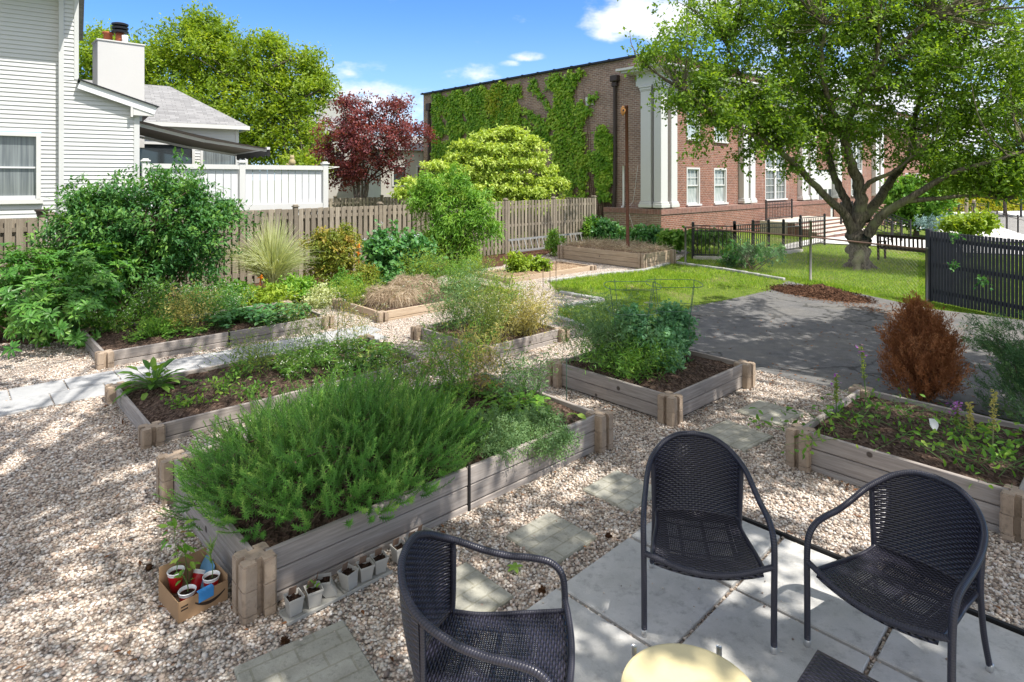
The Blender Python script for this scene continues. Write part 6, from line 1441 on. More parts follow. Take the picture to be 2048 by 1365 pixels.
shrub('thyme', 'grey-green thyme trailing over the front boards beside the rosemary', 'herb', bedpt('A', 2.35, .22), [(bedpt('A', 2.2, .34, .07), np.array([.36, .28, .16])), (bedpt('A', 2.55, .24, .06), np.array([.32, .25, .15])), (bedpt('A', 2.35, .0, .0), np.array([.36, .14, .14])), (bedpt('A', 2.0, .08, .04), np.array([.24, .2, .15])), (bedpt('A', 2.62, -.02, -.03), np.array([.2, .12, .14]))], 1000, 20, .03, .024, .010, 'leaf_fennel', DIA, 60, 'stem_green', .002, surf=2, up=.3, outw=.6)
lowpatch('rocket_plants', 'low leafy salad plants behind the thyme in front bed', 'A', 1.75, 2.95, .35, 1.5, 330, .075, .042, .13, 'leaf_green')
lowpatch('chard_plants', 'bright leafy greens at the right corner of the front bed', 'A', 2.75, 3.12, .1, .7, 46, .11, .07, .12, 'leaf_bright')
for (u, v, h, n, lab, mt, fl, sm) in [(2.0, 1.45, .72, 46, 'yellowish seeding coriander behind the rosemary', 'leaf_dill', 'petal_white', 'stem_green'), (2.45, 1.25, .95, 40, 'tall green leafy dill in the middle of front bed', 'leaf_bright', 'leaf_lime', 'stem_green'),
                                      (2.8, 1.3, .85, 34, 'dry straw-coloured herb at back right of the front bed', 'leaf_seedhead', 'leaf_seedhead', 'stem_pale'), (3.0, .9, .6, 18, 'blue-green fennel at right end of the front bed', 'leaf_fennel', None, 'stem_green'), (1.5, 1.6, .62, 44, 'white-flowered coriander at back edge of front bed', 'leaf_green', 'petal_white', 'stem_green')]:
    herb('seeding_herb', lab, bedpt('A', u, v, -.02), n * 2 // 3, h * .84, .46, sm, mt, 1300, .055, .010, fl, 300, 4, BLADE, .08, .016, group=gA, foot=.1)
# bed G
for (u, v, h, n, lab, mt, fl, sm) in [(.35, .35, .8, 46, 'green seeding herb at front corner of small square bed', 'leaf_dill', 'petal_white', 'stem_green'), (.8, .8, 1.0, 50, 'tall airy dill in the middle of the small square bed', 'leaf_dill', 'leaf_lime', 'stem_green'), (.4, 1.25, .95, 40, 'thin-stemmed dill at the left of the small square bed', 'leaf_fennel', 'leaf_dill', 'stem_green'),
                                      (1.3, .45, .75, 70, 'golden dried seed heads at right of small square bed', 'leaf_seedhead', 'leaf_seedhead', 'stem_pale'), (1.25, 1.0, 1.0, 60, 'yellow-green dill at back right of the small square bed', 'leaf_lime', 'leaf_lime', 'stem_green'), (.95, .25, .6, 50, 'pale yellow seeding herb at front right of small square bed', 'leaf_seedhead', 'petal_white', 'stem_pale'), (.9, 1.4, 1.1, 40, 'tallest feathery fennel at back of small square bed', 'leaf_fennel', 'leaf_dill', 'stem_green')]:
    herb('seeding_herb', lab, bedpt('G', u, v, -.02), n * 3 // 4, h * .86, .5, sm, mt, 1900, .055, .011, fl, 420, 5, BLADE, .05, .016, group=gA, foot=.12)
# bed D: peas and fennel
for (u, v, rx, rz, lab) in [(.72, .98, .30, .36, 'blue-green pea plant climbing the left wire cage'), (1.18, .72, .27, .36, 'blue-green pea plant climbing the right wire cage'), (.85, .6, .26, .24, 'lower pea plants spreading between the two cages')]:
    c = bedpt('D', u, v); shrub('pea_plant', lab, 'plant', c, [(c + ZV * rz, np.array([rx, rx, rz])), (c + ZV * rz * 1.4, np.array([rx * .7, rx * .7, rz * .6]))], 300, 14, .04, .052, .034, 'leaf_pea', LEAF, 26, 'stem_green', .003, group='peas in the square bed', surf=2.0)
shrub('lime_plant', 'yellow-green leafy plant at right corner of the square pea bed', 'plant', bedpt('D', 1.45, .85), [(bedpt('D', 1.42, .9, .25), np.array([.2, .2, .22]))], 80, 14, .05, .07, .04, 'leaf_lime', LEAF, 12, 'stem_green', .004)
for (u, v, h, n, lab, fl) in [(.35, 1.2, .75, 46, 'feathery blue-green fennel at left of the square pea bed', None), (.35, .7, .42, 50, 'low feathery carrot tops at front left of square pea bed', None), (.75, 1.45, .8, 30, 'tall fennel with white umbels behind the peas', 'petal_white')]:
    herb('fennel', lab, bedpt('D', u, v, -.02), n, h, .55, 'stem_green', 'leaf_fennel' if fl or h > .5 else 'leaf_green', 2800, .065, .009, None, 0, 5, BLADE, .05, .02, group='fennel in the square bed', foot=.14)
for k_, (px, py, Y) in enumerate([(1298, 607, 8.1), (1235, 622, 8.3), (1330, 613, 8.0), (1183, 613, 8.9)]):
    c = P(px, py, Y); b = MB(); n_ = 60; q = c + np.c_[rng.normal(size=(n_, 2)) * .035, rng.random(n_) * .012]; b.leaves(q, rand_dirs(n_, .1, .3), unit(ZV + .3 * rand_dirs(n_)), .017, .014, DIA)
    b.tubes(np.array([[c - [0, 0, .6], c - [.01, 0, .3], c]]), [.003, .0025, .002], 4); tag(b.build('white_umbel', M['petal_white']), ['largest flat white flower umbel above the pea bed', 'white flower umbel left of the largest one above peas', 'white flower umbel right of the largest one above peas', 'pale umbel leaning over the lawn edge, left of pea bed'][k_], 'flower', 'white umbels over the pea bed')
# bed E
for (u, v, h, n, lab, mt, L, W_) in [(.25, 1.3, .16, 22, 'low green leaves at the front corner of right bed', 'leaf_green', .08, .035), (.75, 1.2, .34, 30, 'clump of green leaves near left side of right bed', 'leaf_green', .07, .034), (.9, .7, .2, 26, 'scattered green weeds in the middle of right bed', 'leaf_green', .05, .024), (.35, .3, .34, 34, 'yellowing leafy plant at front right of right bed', 'leaf_bright', .07, .035), (.8, .15, .22, 24, 'bright broad-leaved plant at the far right of right bed', 'leaf_green', .09, .045), (1.25, .95, .26, 14, 'feathery grey-green sprout before the dead conifer', 'leaf_fennel', .05, .006), (1.05, .35, .2, 20, 'small mixed weeds below the purple flower spike', 'leaf_bright', .05, .03)]:
    herb('leafy_plant', lab, bedpt('E', u, v, -.02), max(8, n // 2), h * .7, .55, 'stem_green', mt, 120, L * .85, W_ * .8, None, 0, 3, LEAF, .05, .02, .003, group='plants in the right bed', foot=.16)
def spike(u, v, h, lab, fl, fn, lean=(0, 0), dry=False):
    c = bedpt('E', u, v); r = thing('flower_spike', lab, 'flower', c, 0, 'flower spikes in the right bed'); p = np.array([c + v3(lean[0] * t, lean[1] * t, h * t) for t in np.linspace(0, 1, 6)])
    b = MB(); b.tube(p, np.linspace(.0055, .0025, 6), 6); b.build('stem', M['stem_pale' if dry else 'stem_green'], r); n_ = 170; t_ = rng.uniform(.35, 1, n_); q = c + np.stack([lean[0] * t_, lean[1] * t_, h * t_], 1) + rng.normal(size=(n_, 3)) * .009
    b = MB(); b.leaves(q, rand_dirs(n_, .5, .6), rand_dirs(n_), .026, .012, DIA); b.build('seed_pods', M['leaf_seedhead' if dry else 'leaf_dill'], r)
    if fl: flowers(r, 'blossoms', p[-1:] - ZV * .02, fn, .026, .036, .026, fl, 1.3)
spike(1.45, 1.42, .5, 'tall flower spike with pink-purple tip at left bed corner', 'petal_purple', 12, (-.05, 0)); spike(.95, .55, .26, 'short stalk with purple blooms in the middle of right bed', 'petal_purple', 46); spike(.75, .27, .5, 'tall dry yellow-brown seed spike at right of the bed', None, 0, (.02, 0), True); spike(.85, .42, .34, 'shorter pale dry seed spike beside the purple blooms', None, 0, (-.03, 0), True); spike(.7, 1.45, .36, 'thin spike with a few purple florets at bed edge', 'petal_purple', 8)
# bed H and F
shrub('lettuce_plants', 'lime green bolting lettuce in the low sunlit bed', 'plant', bedpt('H', 1.0, .7), [(bedpt('H', .9, .7, .25), np.array([.3, .3, .26])), (bedpt('H', 1.5, .6, .15), np.array([.4, .25, .16]))], 130, 12, .07, .13, .06, 'leaf_lime', LEAF, 10, 'stem_green', .006)
for (u, v, h, n, lab, mt) in [(1.9, 1.3, .95, 50, 'tall yellow-green fennel behind the straw heaps', 'leaf_lime'), (2.3, .9, .8, 50, 'yellow-green fennel right of the straw heaps', 'leaf_bright'), (2.9, 1.1, .7, 44, 'green fennel at right end of the straw bed', 'leaf_lime'), (.15, 1.2, .5, 36, 'lime feathery herb at left corner of the straw bed', 'leaf_lime')]:
    herb('fennel', lab, bedpt('F', u, v, -.02), n, h, .5, 'stem_green', mt, 1700, .07, .012, None, 0, 5, DIA, .05, .02, group='fennel in the straw bed', foot=.16)
def straw(u, v, rx, ry, rz, lab):
    c = bedpt('F', u, v); r = thing('straw_heap', lab, 'straw', c, A43, 'straw heaps in the sunlit bed')
    b = MB(); b.lathe(c - ZV * .05, [(rx * .96, 0), (rx * .95, rz * .5), (rx * .75, rz * .75), (rx * .4, rz * .78), (0, rz * .75)], 20); core = b
    b2 = MB(); n_ = 5200; a = rng.uniform(0, 6.28, n_); q_ = np.sqrt(rng.random(n_)); top = rng.random(n_) < .5
    x = np.cos(a) * rx * np.where(top, q_, 1.0); y = np.sin(a) * ry * np.where(top, q_, 1.0); z = np.where(top, rz * (1 - .15 * q_ ** 3) + .085 * np.sin(x * 11 + u * 9) * np.cos(y * 10 + v * 7), rz * rng.random(n_))
    p0 = c + x[:, None] * U + y[:, None] * V + z[:, None] * ZV; d = np.where(top[:, None], rand_dirs(n_, .05, .25) + .5 * (x[:, None] * U + y[:, None] * V), unit(np.cos(a)[:, None] * U + np.sin(a)[:, None] * V - ZV * .9 + .35 * rand_dirs(n_))); d = unit(d)
    ln_ = rng.uniform(.06, .17, n_)[:, None]; b2.ribbons(np.stack([p0, p0 + d * ln_ * .5 + ZV * .012, p0 + d * ln_ - ZV * .012], 1), [.005, .005, .003]); r.rotation_euler = (0, 0, 0)
    b2.build('straw', M['straw'], r); core.build('core', M['straw_soil'], r, smooth=True)
straw(.72, .70, .50, .44, .27, 'shaggy round heap of dry straw, nearer the bed corner'); straw(1.40, 1.05, .44, .36, .33, 'second straw heap just behind, darker on top')
# clippings on bed I
b = MB(); n_ = 2600; o_, lu, lv, z_ = BEDS['I']; uu = rng.random(n_) * lu; vv_ = rng.random(n_) * lv; p0 = o_ + uu[:, None] * U + vv_[:, None] * V; p0[:, 2] = .46 + .12 * rng.random(n_) * np.sin(np.clip(vv_ / lv, 0, 1) * 3.1); d = rand_dirs(n_, .15, .4)
b.ribbons(np.stack([p0, p0 + d * .1 + ZV * .02, p0 + d * .22], 1), [.008, .007, .004]); tag(b.build('clippings', M['straw']), kind='stuff')

# brown dead conifer, juniper at the right edge
def plume(name, label, base, blobs, ncl, per, mat, L, Wd, up=.8, stems=40, grp=None, core=None):
    base = np.asarray(base, float); r = thing(name, label, 'conifer', base, 0, grp); cc, oo = sample_blobs(blobs, ncl, 2.6, -.5 if mat == 'needle_dead' else None, 3.4, .3); cc = cc[cc[:, 2] > base[2] + .03]; oo = oo[:len(cc)]
    ctr = np.stack([np.full(len(cc), base[0]), np.full(len(cc), base[1]), cc[:, 2]], 1); oo = unit(cc - ctr + [0, 0, .3]); n_ = len(cc) * per; k = np.repeat(np.arange(len(cc)), per); b = MB()
    ax = unit(oo[k] * .7 + ZV * up); s_ = rng.uniform(-.07, .09, n_)[:, None]; d = unit(ax + .6 * rng.normal(size=(n_, 3)))
    b.leaves(cc[k] + ax * s_ + rng.normal(size=(n_, 3)) * .012, d, rand_dirs(n_), L * rng.uniform(.6, 1.3, n_), Wd, DIA, np.clip(np.repeat(rng.random(len(cc)) * .75, per) + .25 * rng.random(n_), 0, 1)); b.build('foliage', M[mat], r)
    b = MB(); q = cc[rng.choice(len(cc), stems, replace=False)]; p, rr = limbs(base, q, .014, .003, .1, bj=.03); b.tubes(p, rr, 5); b.tube([base - ZV * .02, base + ZV * .5], [.03, .02], 8); b.build('trunk', M['stem_brown'], r); return r
cb = v3(4.72, 7.0, 0)
plume('dead_conifer', 'dead rusty brown conical conifer beside the driveway', cb, [(cb + ZV * .38, np.array([.44, .42, .36])), (cb + ZV * .62, np.array([.40, .38, .28])), (cb + v3(-.04, 0, .82), np.array([.25, .24, .22])), (cb + v3(-.08, 0, 1.0), np.array([.13, .12, .16])), (cb + v3(.2, 0, .62), np.array([.22, .25, .2]))], 1900, 26, 'needle_dead', .04, .009, .45)
jb = v3(5.55, 6.3, 0); 
plume('juniper', 'green juniper with ragged sprays at the right edge', jb, [(jb + ZV * .3, np.array([.55, .5, .34])), (jb + v3(-.1, 0, .62), np.array([.42, .4, .22])), (jb + v3(-.3, .3, .72), np.array([.3, .16, .1])), (jb + v3(-.26, .35, .92), np.array([.3, .14, .07])), (jb + v3(.2, .1, .8), np.array([.4, .3, .3]))], 1100, 30, 'needle_juniper', .045, .007, .2)
# mulch pile and fallen leaf litter
c = G(1640, 590); b = MB(); g1 = np.linspace(-1, 1, 46); a_, b_ = np.meshgrid(g1, g1, indexing='ij'); ex = unit(G(1720, 598) - G(1560, 574)); ey = v3(-ex[1], ex[0]); rr = np.sqrt(a_ ** 2 + b_ ** 2)
w = c + a_[..., None] * ex * 1.15 + b_[..., None] * ey * .55; w[..., 2] = -.02 + gzv(w[..., 0]) + .20 * np.clip(1 - rr, 0, 1) ** .7 * (1 + .3 * np.sin(a_ * 5 + 1) * np.cos(b_ * 4)) + .02 * rng.normal(size=a_.shape)
grid(b, w, w); r = thing('mulch_pile', 'low pile of brown shredded mulch at the driveway end', 'mulch', c); b.build('mound', M['mulch'], r, smooth=True)
n_ = 900; a = rng.uniform(0, 6.28, n_); q = np.sqrt(rng.random(n_)); p0 = c + (np.cos(a) * q)[:, None] * ex * 1.2 + (np.sin(a) * q)[:, None] * ey * .6; p0[:, 2] = gzv(p0[:, 0]) + .19 * np.clip(1 - q, 0, 1) ** .7 + .012; b = MB(); b.leaves(p0, rand_dirs(n_, .2, .4), rand_dirs(n_, 1.2), .07, .02, DIA); b.build('chips', M['mulch'], r)
def litter(pts_px, n, wid, sz=.045):
    pts = np.array([G(*p) for p in pts_px]); k = rng.integers(0, len(pts) - 1, n); f_ = rng.random((n, 1)); p = pts[k] * (1 - f_) + pts[k + 1] * f_ + rng.normal(size=(n, 3)) * [wid, wid, 0]; p[:, 2] = gzv(p[:, 0]) + .016; return p
pp_ = np.concatenate([litter([(1585, 590), (1680, 606), (1800, 632), (1900, 650)], 900, .16), litter([(1560, 572), (1640, 590), (1760, 612), (1850, 625), (2040, 655)], 700, .14), litter([(1460, 640), (1700, 690), (1850, 720)], 160, .8), litter([(1450, 740), (1650, 770)], 90, .4), litter([(1930, 660), (2040, 690)], 120, .25),
                      litter([(60, 1250), (500, 1180), (900, 1060), (1300, 900)], 60, .7), litter([(100, 690), (230, 650), (60, 700)], 260, .5), *[np.stack([(BEDS[k_][0] + (U * rng.uniform(-.1, BEDS[k_][1] + .1) if sd_ < 2 else U * (BEDS[k_][1] + .14 if sd_ == 3 else -.14)) + (V * rng.uniform(0, BEDS[k_][2]) if sd_ >= 2 else V * (-.14 if sd_ == 0 else BEDS[k_][2] + .14)) + v3(rng.normal() * .05, rng.normal() * .05)) * [1, 1, 0] + [0, 0, .018] for sd_ in rng.integers(0, 4, 60)]) for k_ in 'ABCDEG'], np.c_[cb[0] + rng.normal(size=260) * .42, cb[1] + rng.normal(size=260) * .4, np.full(260, .018)], litter([(1560, 1040), (2040, 1200)], 24, .3)])
b = MB(); b.leaves(pp_, rand_dirs(len(pp_), .0, .15), unit(ZV + .25 * rand_dirs(len(pp_))), .045 * rng.uniform(.5, 1.5, len(pp_)), .022, DIA); struct(b, 'leaves', M['dry_leaf'], kind='stuff')
# ivy on the side wall
def ivy(polys, n, label, mat='leaf_ivy', L=.17, name='ivy', stemspx=None):
    xs_ = np.concatenate([np.array(p)[:, 0] for p in polys]); ys_ = np.concatenate([np.array(p)[:, 1] for p in polys]); px = rng.uniform(xs_.min(), xs_.max(), n); py = rng.uniform(ys_.min(), ys_.max(), n); ok = np.zeros(n, bool)
    jx = px + rng.normal(size=n) * 3.6; jy = py + rng.normal(size=n) * 3.6
    for p in polys: ok |= inpoly(jx, jy, p)
    px, py = px[ok], py[ok]; k = (px - CX) / F; t_ = (k * w0[1] - w0[0]) / (V[0] - k * V[1]); z = H - (py - HY) * (w0[1] + V[1] * t_) / F; gp = wob(np.stack([t_, z, 0 * z], -1), 1.5, 2.0) + .5 * wob(np.stack([t_, z * .6, 0 * z], -1), 4.0, 1.0); ok = (z > .0) & (z < TOPZ - .05) & (gp + .3 * rng.random(len(z)) > -.5 + .12 * np.clip(z - 4, 0, 4)); t_, z = t_[ok], z[ok]; n = len(t_)
    pos = w0 + t_[:, None] * V + z[:, None] * ZV + SR * rng.uniform(.03, .16, n)[:, None]; r = thing(name, label, 'ivy', pos[np.argmin(z)] * [1, 1, 0]); b = MB()
    d = unit(-ZV * .8 + rng.normal(size=(n, 3)) * .55 + SR * .25); b.leaves(pos, d, unit(SR + ZV * .35 + .4 * rand_dirs(n)), L * rng.uniform(.7, 1.3, n), L * .85, DIA, np.clip(.5 + .4 * wob(pos, 1.3) + .3 * rng.normal(size=n), 0, 1)); b.build('leaves', M[mat], r)
    k = rng.choice(n, min(n, 40)); q1 = pos[k]; q0 = q1 * [1, 1, 0] + SR * -.02 + V * .0; q0 = q0 + V * rng.normal(size=(len(k), 1)) * .4; b = MB(); tt = np.linspace(0, 1, 6)[None, :, None]; pth = q0[:, None] * (1 - tt) + q1[:, None] * tt + V * np.sin(tt * 6) * .12; b.tubes(pth, np.linspace(.02, .006, 6), 4); b.build('stems', M['stem_brown'], r)
IVG = .0
ivy([[(866, 182), (885, 176), (905, 171), (925, 178), (950, 163), (985, 157), (1010, 156), (1016, 178), (1024, 190), (1030, 170), (1041, 166), (1046, 200), (1042, 240), (1046, 300), (1035, 330), (1040, 430), (866, 430)]], 30000, 'dense ivy sheet covering the left part of the brick side wall')
ivy([[(978, 165), (1000, 158), (1010, 170), (1005, 230), (985, 240), (975, 200)], [(1015, 215), (1022, 200), (1030, 290), (1018, 300)]], 9000, 'yellow-green streak of ivy within the dense ivy sheet', 'leaf_ivy_lime', .15)
ivy([[(1098, 165), (1106, 140), (1114, 128), (1119, 152), (1132, 172), (1136, 150), (1142, 124), (1150, 135), (1172, 142), (1156, 160), (1152, 185), (1160, 205), (1200, 185), (1168, 222), (1190, 216), (1166, 238), (1170, 290), (1168, 312), (1190, 305), (1176, 322), (1172, 400), (1132, 410), (1128, 345), (1112, 335), (1104, 275), (1090, 268), (1062, 228), (1045, 222), (1048, 214), (1098, 246), (1102, 215), (1078, 190), (1062, 176), (1068, 150), (1076, 182), (1100, 200)], [(1040, 230), (1075, 258), (1104, 280), (1098, 285), (1068, 266), (1040, 240)]], 24000, 'tree-shaped ivy climbing to the parapet in mid wall')
ivy([[(1198, 262), (1205, 248), (1212, 262), (1222, 270), (1229, 272), (1230, 395), (1215, 402), (1204, 396), (1196, 345), (1180, 326), (1166, 326), (1184, 308), (1198, 300)]], 9000, 'ivy column beside the brown downspout')

# ------------------------------------------------------------------ trees
def tree(name, label, base, stems, blobs, ncl, per, spread, L, Wd, leaf, brk, gap=None, tw=260, surf=2.2, tpl=DIA, group=None, up=.9, droop=.15, gf=1.6, keep=None, outw=.8, shoot=3.2, rough=.22):
    """stems: list of (points, r0, r1); every crown clump hangs on a twig that leaves the nearest stem"""
    base = np.asarray(base, float); r = thing(name, label, 'tree', base, 0, group); b = MB(); nodes = []
    for pts, r0, r1 in stems:
        p = crom(pts, 6); p = p + np.c_[rng.normal(size=(len(p), 2)) * r1 * .5, np.zeros(len(p))]; rad = r0 + (r1 - r0) * np.linspace(0, 1, len(p)) ** .8; b.tube(p, rad, 10); nodes.append(p[len(p) // 3:])
    b.build('trunk', M[brk], r, smooth=True); nodes = np.concatenate(nodes)
    cc, oo = sample_blobs(blobs, ncl, surf, gap, gf, rough)
    if keep is not None: ok = keep(cc); cc, oo = cc[ok], oo[ok]
    if tw:
        k = rng.choice(len(cc), min(tw, len(cc)), replace=False); q = cc[k]; dm = np.linalg.norm(q[:, None] - nodes[None], axis=2) + .6 * np.maximum(0, nodes[None, :, 2] - q[:, None, 2]); n0 = nodes[dm.argmin(1)]
        t_ = np.linspace(0, 1, 6)[None, :, None]; ln = np.linalg.norm(q - n0, axis=1)[:, None, None]; p = n0[:, None] * (1 - t_) + q[:, None] * t_ + np.sin(t_ * math.pi) * (rng.normal(size=(len(k), 1, 3)) * .07 + [0, 0, -.05]) * ln
        rr = np.clip(ln[:, :, 0] * .012, .006, .05) * np.linspace(1, .25, 6)[None]; b = MB(); b.tubes(p, rr, 5); b.build('branches', M[brk], r)
    b = MB(); foliage(b, cc, oo, per, spread, L, Wd, tpl, up, outw, droop, shoot); b.build('crown', M[leaf], r)
    return r
def pxs(pts, Y, dys=None): return [P(px, py, Y + (dys[i] if dys else 0)) for i, (px, py) in enumerate(pts)]
# broad yellow-green tree behind the house
Yz = 33.0; zb = v3(*(P(400, 360, Yz)[:2])); S_ = Yz / F
Yz += 1.2
zst = [([zb - ZV * .3, zb + ZV * 2.2, P(400, 270, Yz)], .5, .36), ([P(400, 285, Yz), P(340, 210, Yz), P(280, 140, Yz), P(220, 90, Yz)], .28, .05), ([P(400, 285, Yz), P(400, 180, Yz + 1), P(390, 90, Yz + 1), P(390, 40, Yz)], .28, .05), ([P(402, 280, Yz), P(460, 210, Yz - 1), P(520, 150, Yz - 2), P(580, 120, Yz - 2)], .26, .05), ([P(405, 290, Yz), P(490, 250, Yz - 1), P(580, 210, Yz - 2), P(640, 180, Yz - 2)], .22, .04)]
Yz -= 1.2
zbl = [PB(255, 120, Yz, 85, 2.2, 48), PB(200, 100, Yz, 45, 1.5, 50), PB(390, 105, Yz, 105, 2.6, 62), PB(395, 45, Yz, 34, 1.2, 32), PB(510, 125, Yz, 100, 2.6, 52), PB(440, 65, Yz, 30, 1.2, 30), PB(590, 190, Yz, 72, 2.2, 62), PB(470, 215, Yz - 1, 140, 2.8, 70), PB(320, 190, Yz, 130, 2.6, 70), PB(570, 275, Yz - 1, 95, 2.2, 52), PB(450, 300, Yz, 130, 2.5, 40), PB(540, 90, Yz, 40, 1.4, 26), PB(620, 130, Yz, 30, 1.2, 40), PB(645, 165, Yz, 28, 1, 22), PB(180, 180, Yz, 40, 1.6, 70), PB(610, 330, Yz - 3, 60, 1.4, 26)]
tree('broad_tree', 'broad yellow-green leafy tree rising behind the white house', zb, zst, zbl, 4200, 26, .30, .21, .10, 'leaf_zelkova', 'bark_grey', gap=-.42, tw=300, surf=3.0)
# purple-leaved maple
Ym = 27.0; mb_ = v3(*(P(722, 400, Ym)[:2])); mst = []
for (xa, ya), (xb, yb), (xc, yc) in [((700, 350), (665, 300), (640, 260)), ((712, 340), (695, 270), (690, 220)), ((725, 335), (735, 260), (745, 205)), ((735, 345), (770, 280), (790, 225)), ((742, 355), (800, 310), (850, 275)), ((715, 360), (690, 330), (655, 320)), ((738, 365), (780, 340), (830, 320))]:
    mst.append(([mb_ + v3(rng.normal() * .1, rng.normal() * .1), P(722 + (xa - 722) * .6, 385, Ym), P(xa, ya, Ym), P(xb, yb, Ym + rng.normal() * .8), P(xc, yc, Ym + rng.normal())], .075, .015))
mbl = [PB(735, 225, Ym, 62, 1.3, 34), PB(690, 265, Ym, 58, 1.3, 50), PB(795, 262, Ym, 58, 1.3, 44), PB(745, 280, Ym - .6, 88, 1.4, 40), PB(660, 300, Ym, 34, 1, 36), PB(838, 268, Ym - .4, 32, .9, 20), PB(800, 210, Ym, 30, .9, 18), PB(740, 330, Ym, 92, 1.3, 34, 2.0), PB(690, 205, Ym, 20, .7, 16), PB(680, 350, Ym, 46, 1, 24, .8)]
tree('purple_maple', 'multi-stemmed maple with dark red leaves between house and hall', mb_, mst, mbl, 1500, 18, .17, .13, .075, 'leaf_maple', 'bark_grey', gap=-.30, tw=330, surf=2.4)
# layered dogwood behind the fence
Yk = 25.3; kb = v3(*(P(1000, 450, Yk)[:2])); kst = [([kb, P(1000, 400, Yk), P(1005, 340, Yk), P(1015, 280, Yk)], .11, .02), ([P(1000, 410, Yk), P(960, 370, Yk), P(900, 355, Yk)], .06, .015), ([P(1002, 400, Yk), P(1050, 360, Yk), P(1100, 345, Yk)], .06, .015), ([P(1000, 420, Yk), P(930, 395, Yk - .5), P(850, 380, Yk - 1)], .07, .015)]
kbl = []
for (px, py, rx, rz, dy) in [(1015, 264, 34, 7, 0), (985, 276, 40, 6, -.2), (1045, 282, 42, 6, -.1), (950, 292, 40, 6, -.3), (1005, 297, 56, 6, -.5), (1070, 302, 40, 6, -.2), (925, 313, 36, 6, -.4), (985, 322, 56, 6, -.7), (1050, 326, 50, 6, -.4), (1095, 330, 34, 6, -.2), (945, 345, 50, 6, -.7), (1020, 352, 60, 6, -.8), (1085, 356, 42, 6, -.4), (870, 345, 40, 7, -.9), (1115, 366, 20, 6, 0),
                              (835, 362, 42, 8, -1.2), (900, 370, 52, 8, -1.2), (985, 377, 66, 6, -1), (1055, 383, 60, 7, -.6), (815, 383, 36, 8, -1.4), (880, 393, 60, 9, -1.4), (960, 400, 70, 7, -1.1), (1040, 405, 70, 8, -.8), (1105, 398, 30, 7, -.3)]:
    kbl.append(PB(px, py, Yk + dy, rx, rx * Yk / F * .95, rz))
tree('layered_dogwood', 'pale lime dogwood with layered branches in front of the ivy wall', kb, kst, [(c_ + [rng.normal() * .12, 0, rng.normal() * .10], r_ * [rng.uniform(.8, 1.15), 1, rng.uniform(.7, 1.7)]) for c_, r_ in kbl + kbl[::2]], 2900, 15, .11, .15, .085, 'leaf_kousa', 'bark_grey', tw=160, surf=1.8, droop=.4, outw=.9, shoot=2.2, rough=.16, up=1.5)
# the big tree on the right
Yt = 18.6; tb = G(1720, 530); tb[1] = Yt
tb = v3((1720 - CX) / F * Yt, Yt, gz((1720 - CX) / F * Yt) - .03)
def T(px, py, dy=0.0): return P(px, py, Yt + dy)
tst = [([tb - ZV * .1, T(1716, 500), T(1714, 470), T(1718, 430)], .285, .20),
       ([T(1708, 470), T(1690, 430, -.1), T(1655, 398, -.2), T(1610, 350, -.5), T(1565, 308, -.9), T(1500, 268, -1.3), T(1430, 228, -1.8), T(1370, 180, -2)], .16, .03),
       ([T(1714, 455, .2), T(1690, 400, .4), T(1668, 350, .5), T(1650, 290, .8), T(1620, 220, 1.2), T(1580, 140, 1.6), T(1540, 60, 1.8)], .155, .03),
       ([T(1720, 440), T(1719, 380), T(1702, 330, -.2), T(1690, 270, -.4), T(1715, 205, -.6), T(1745, 140, -.8), T(1760, 50, -1)], .21, .045),
       ([T(1719, 390), T(1745, 362, -.4), T(1785, 345, -.8), T(1830, 310, -1.2)], .10, .03),
       ([T(1728, 440, .2), T(1760, 395, .5), T(1790, 350, .8), T(1822, 315, 1.0), T(1870, 290, 1.4), T(1950, 235, 1.8), T(2030, 190, 2)], .17, .04),
       ([T(1735, 470, -.2), T(1765, 430, -.5), T(1810, 402, -.9), T(1850, 378, -1.2), T(1900, 348, -1.6), T(1975, 325, -2), T(2060, 300, -2.4)], .16, .035),
       ([T(1812, 402, -.9), T(1870, 398, -1.1), T(1940, 392, -1.4), T(2010, 400, -1.8)], .09, .025), ([T(1690, 275, -.4), T(1660, 210, -.8), T(1640, 130, -1.2), T(1650, 50, -1.6)], .12, .04), ([T(1745, 150, -.8), T(1800, 90, -1.2), T(1870, 30, -1.4)], .1, .04), ([T(1822, 315, 1.0), T(1830, 230, 1.4), T(1860, 140, 1.6)], .12, .04),
       ([T(1565, 308, -.9), T(1520, 230, -.4), T(1480, 150, .2), T(1450, 80, .6)], .1, .03), ([T(1714, 500), T(1702, 524), T(1684, 541), T(1664, 551)], .16, .05), ([T(1718, 502), T(1734, 526), T(1756, 543), T(1784, 551)], .16, .05), ([T(1716, 505, -.2), T(1714, 530, -.45), T(1708, 556, -.75)], .17, .06), ([T(1718, 508, -.2), T(1730, 535, -.4), T(1742, 560, -.7)], .16, .05), ([T(1716, 505, .2), T(1722, 528, .6)], .2, .1)]
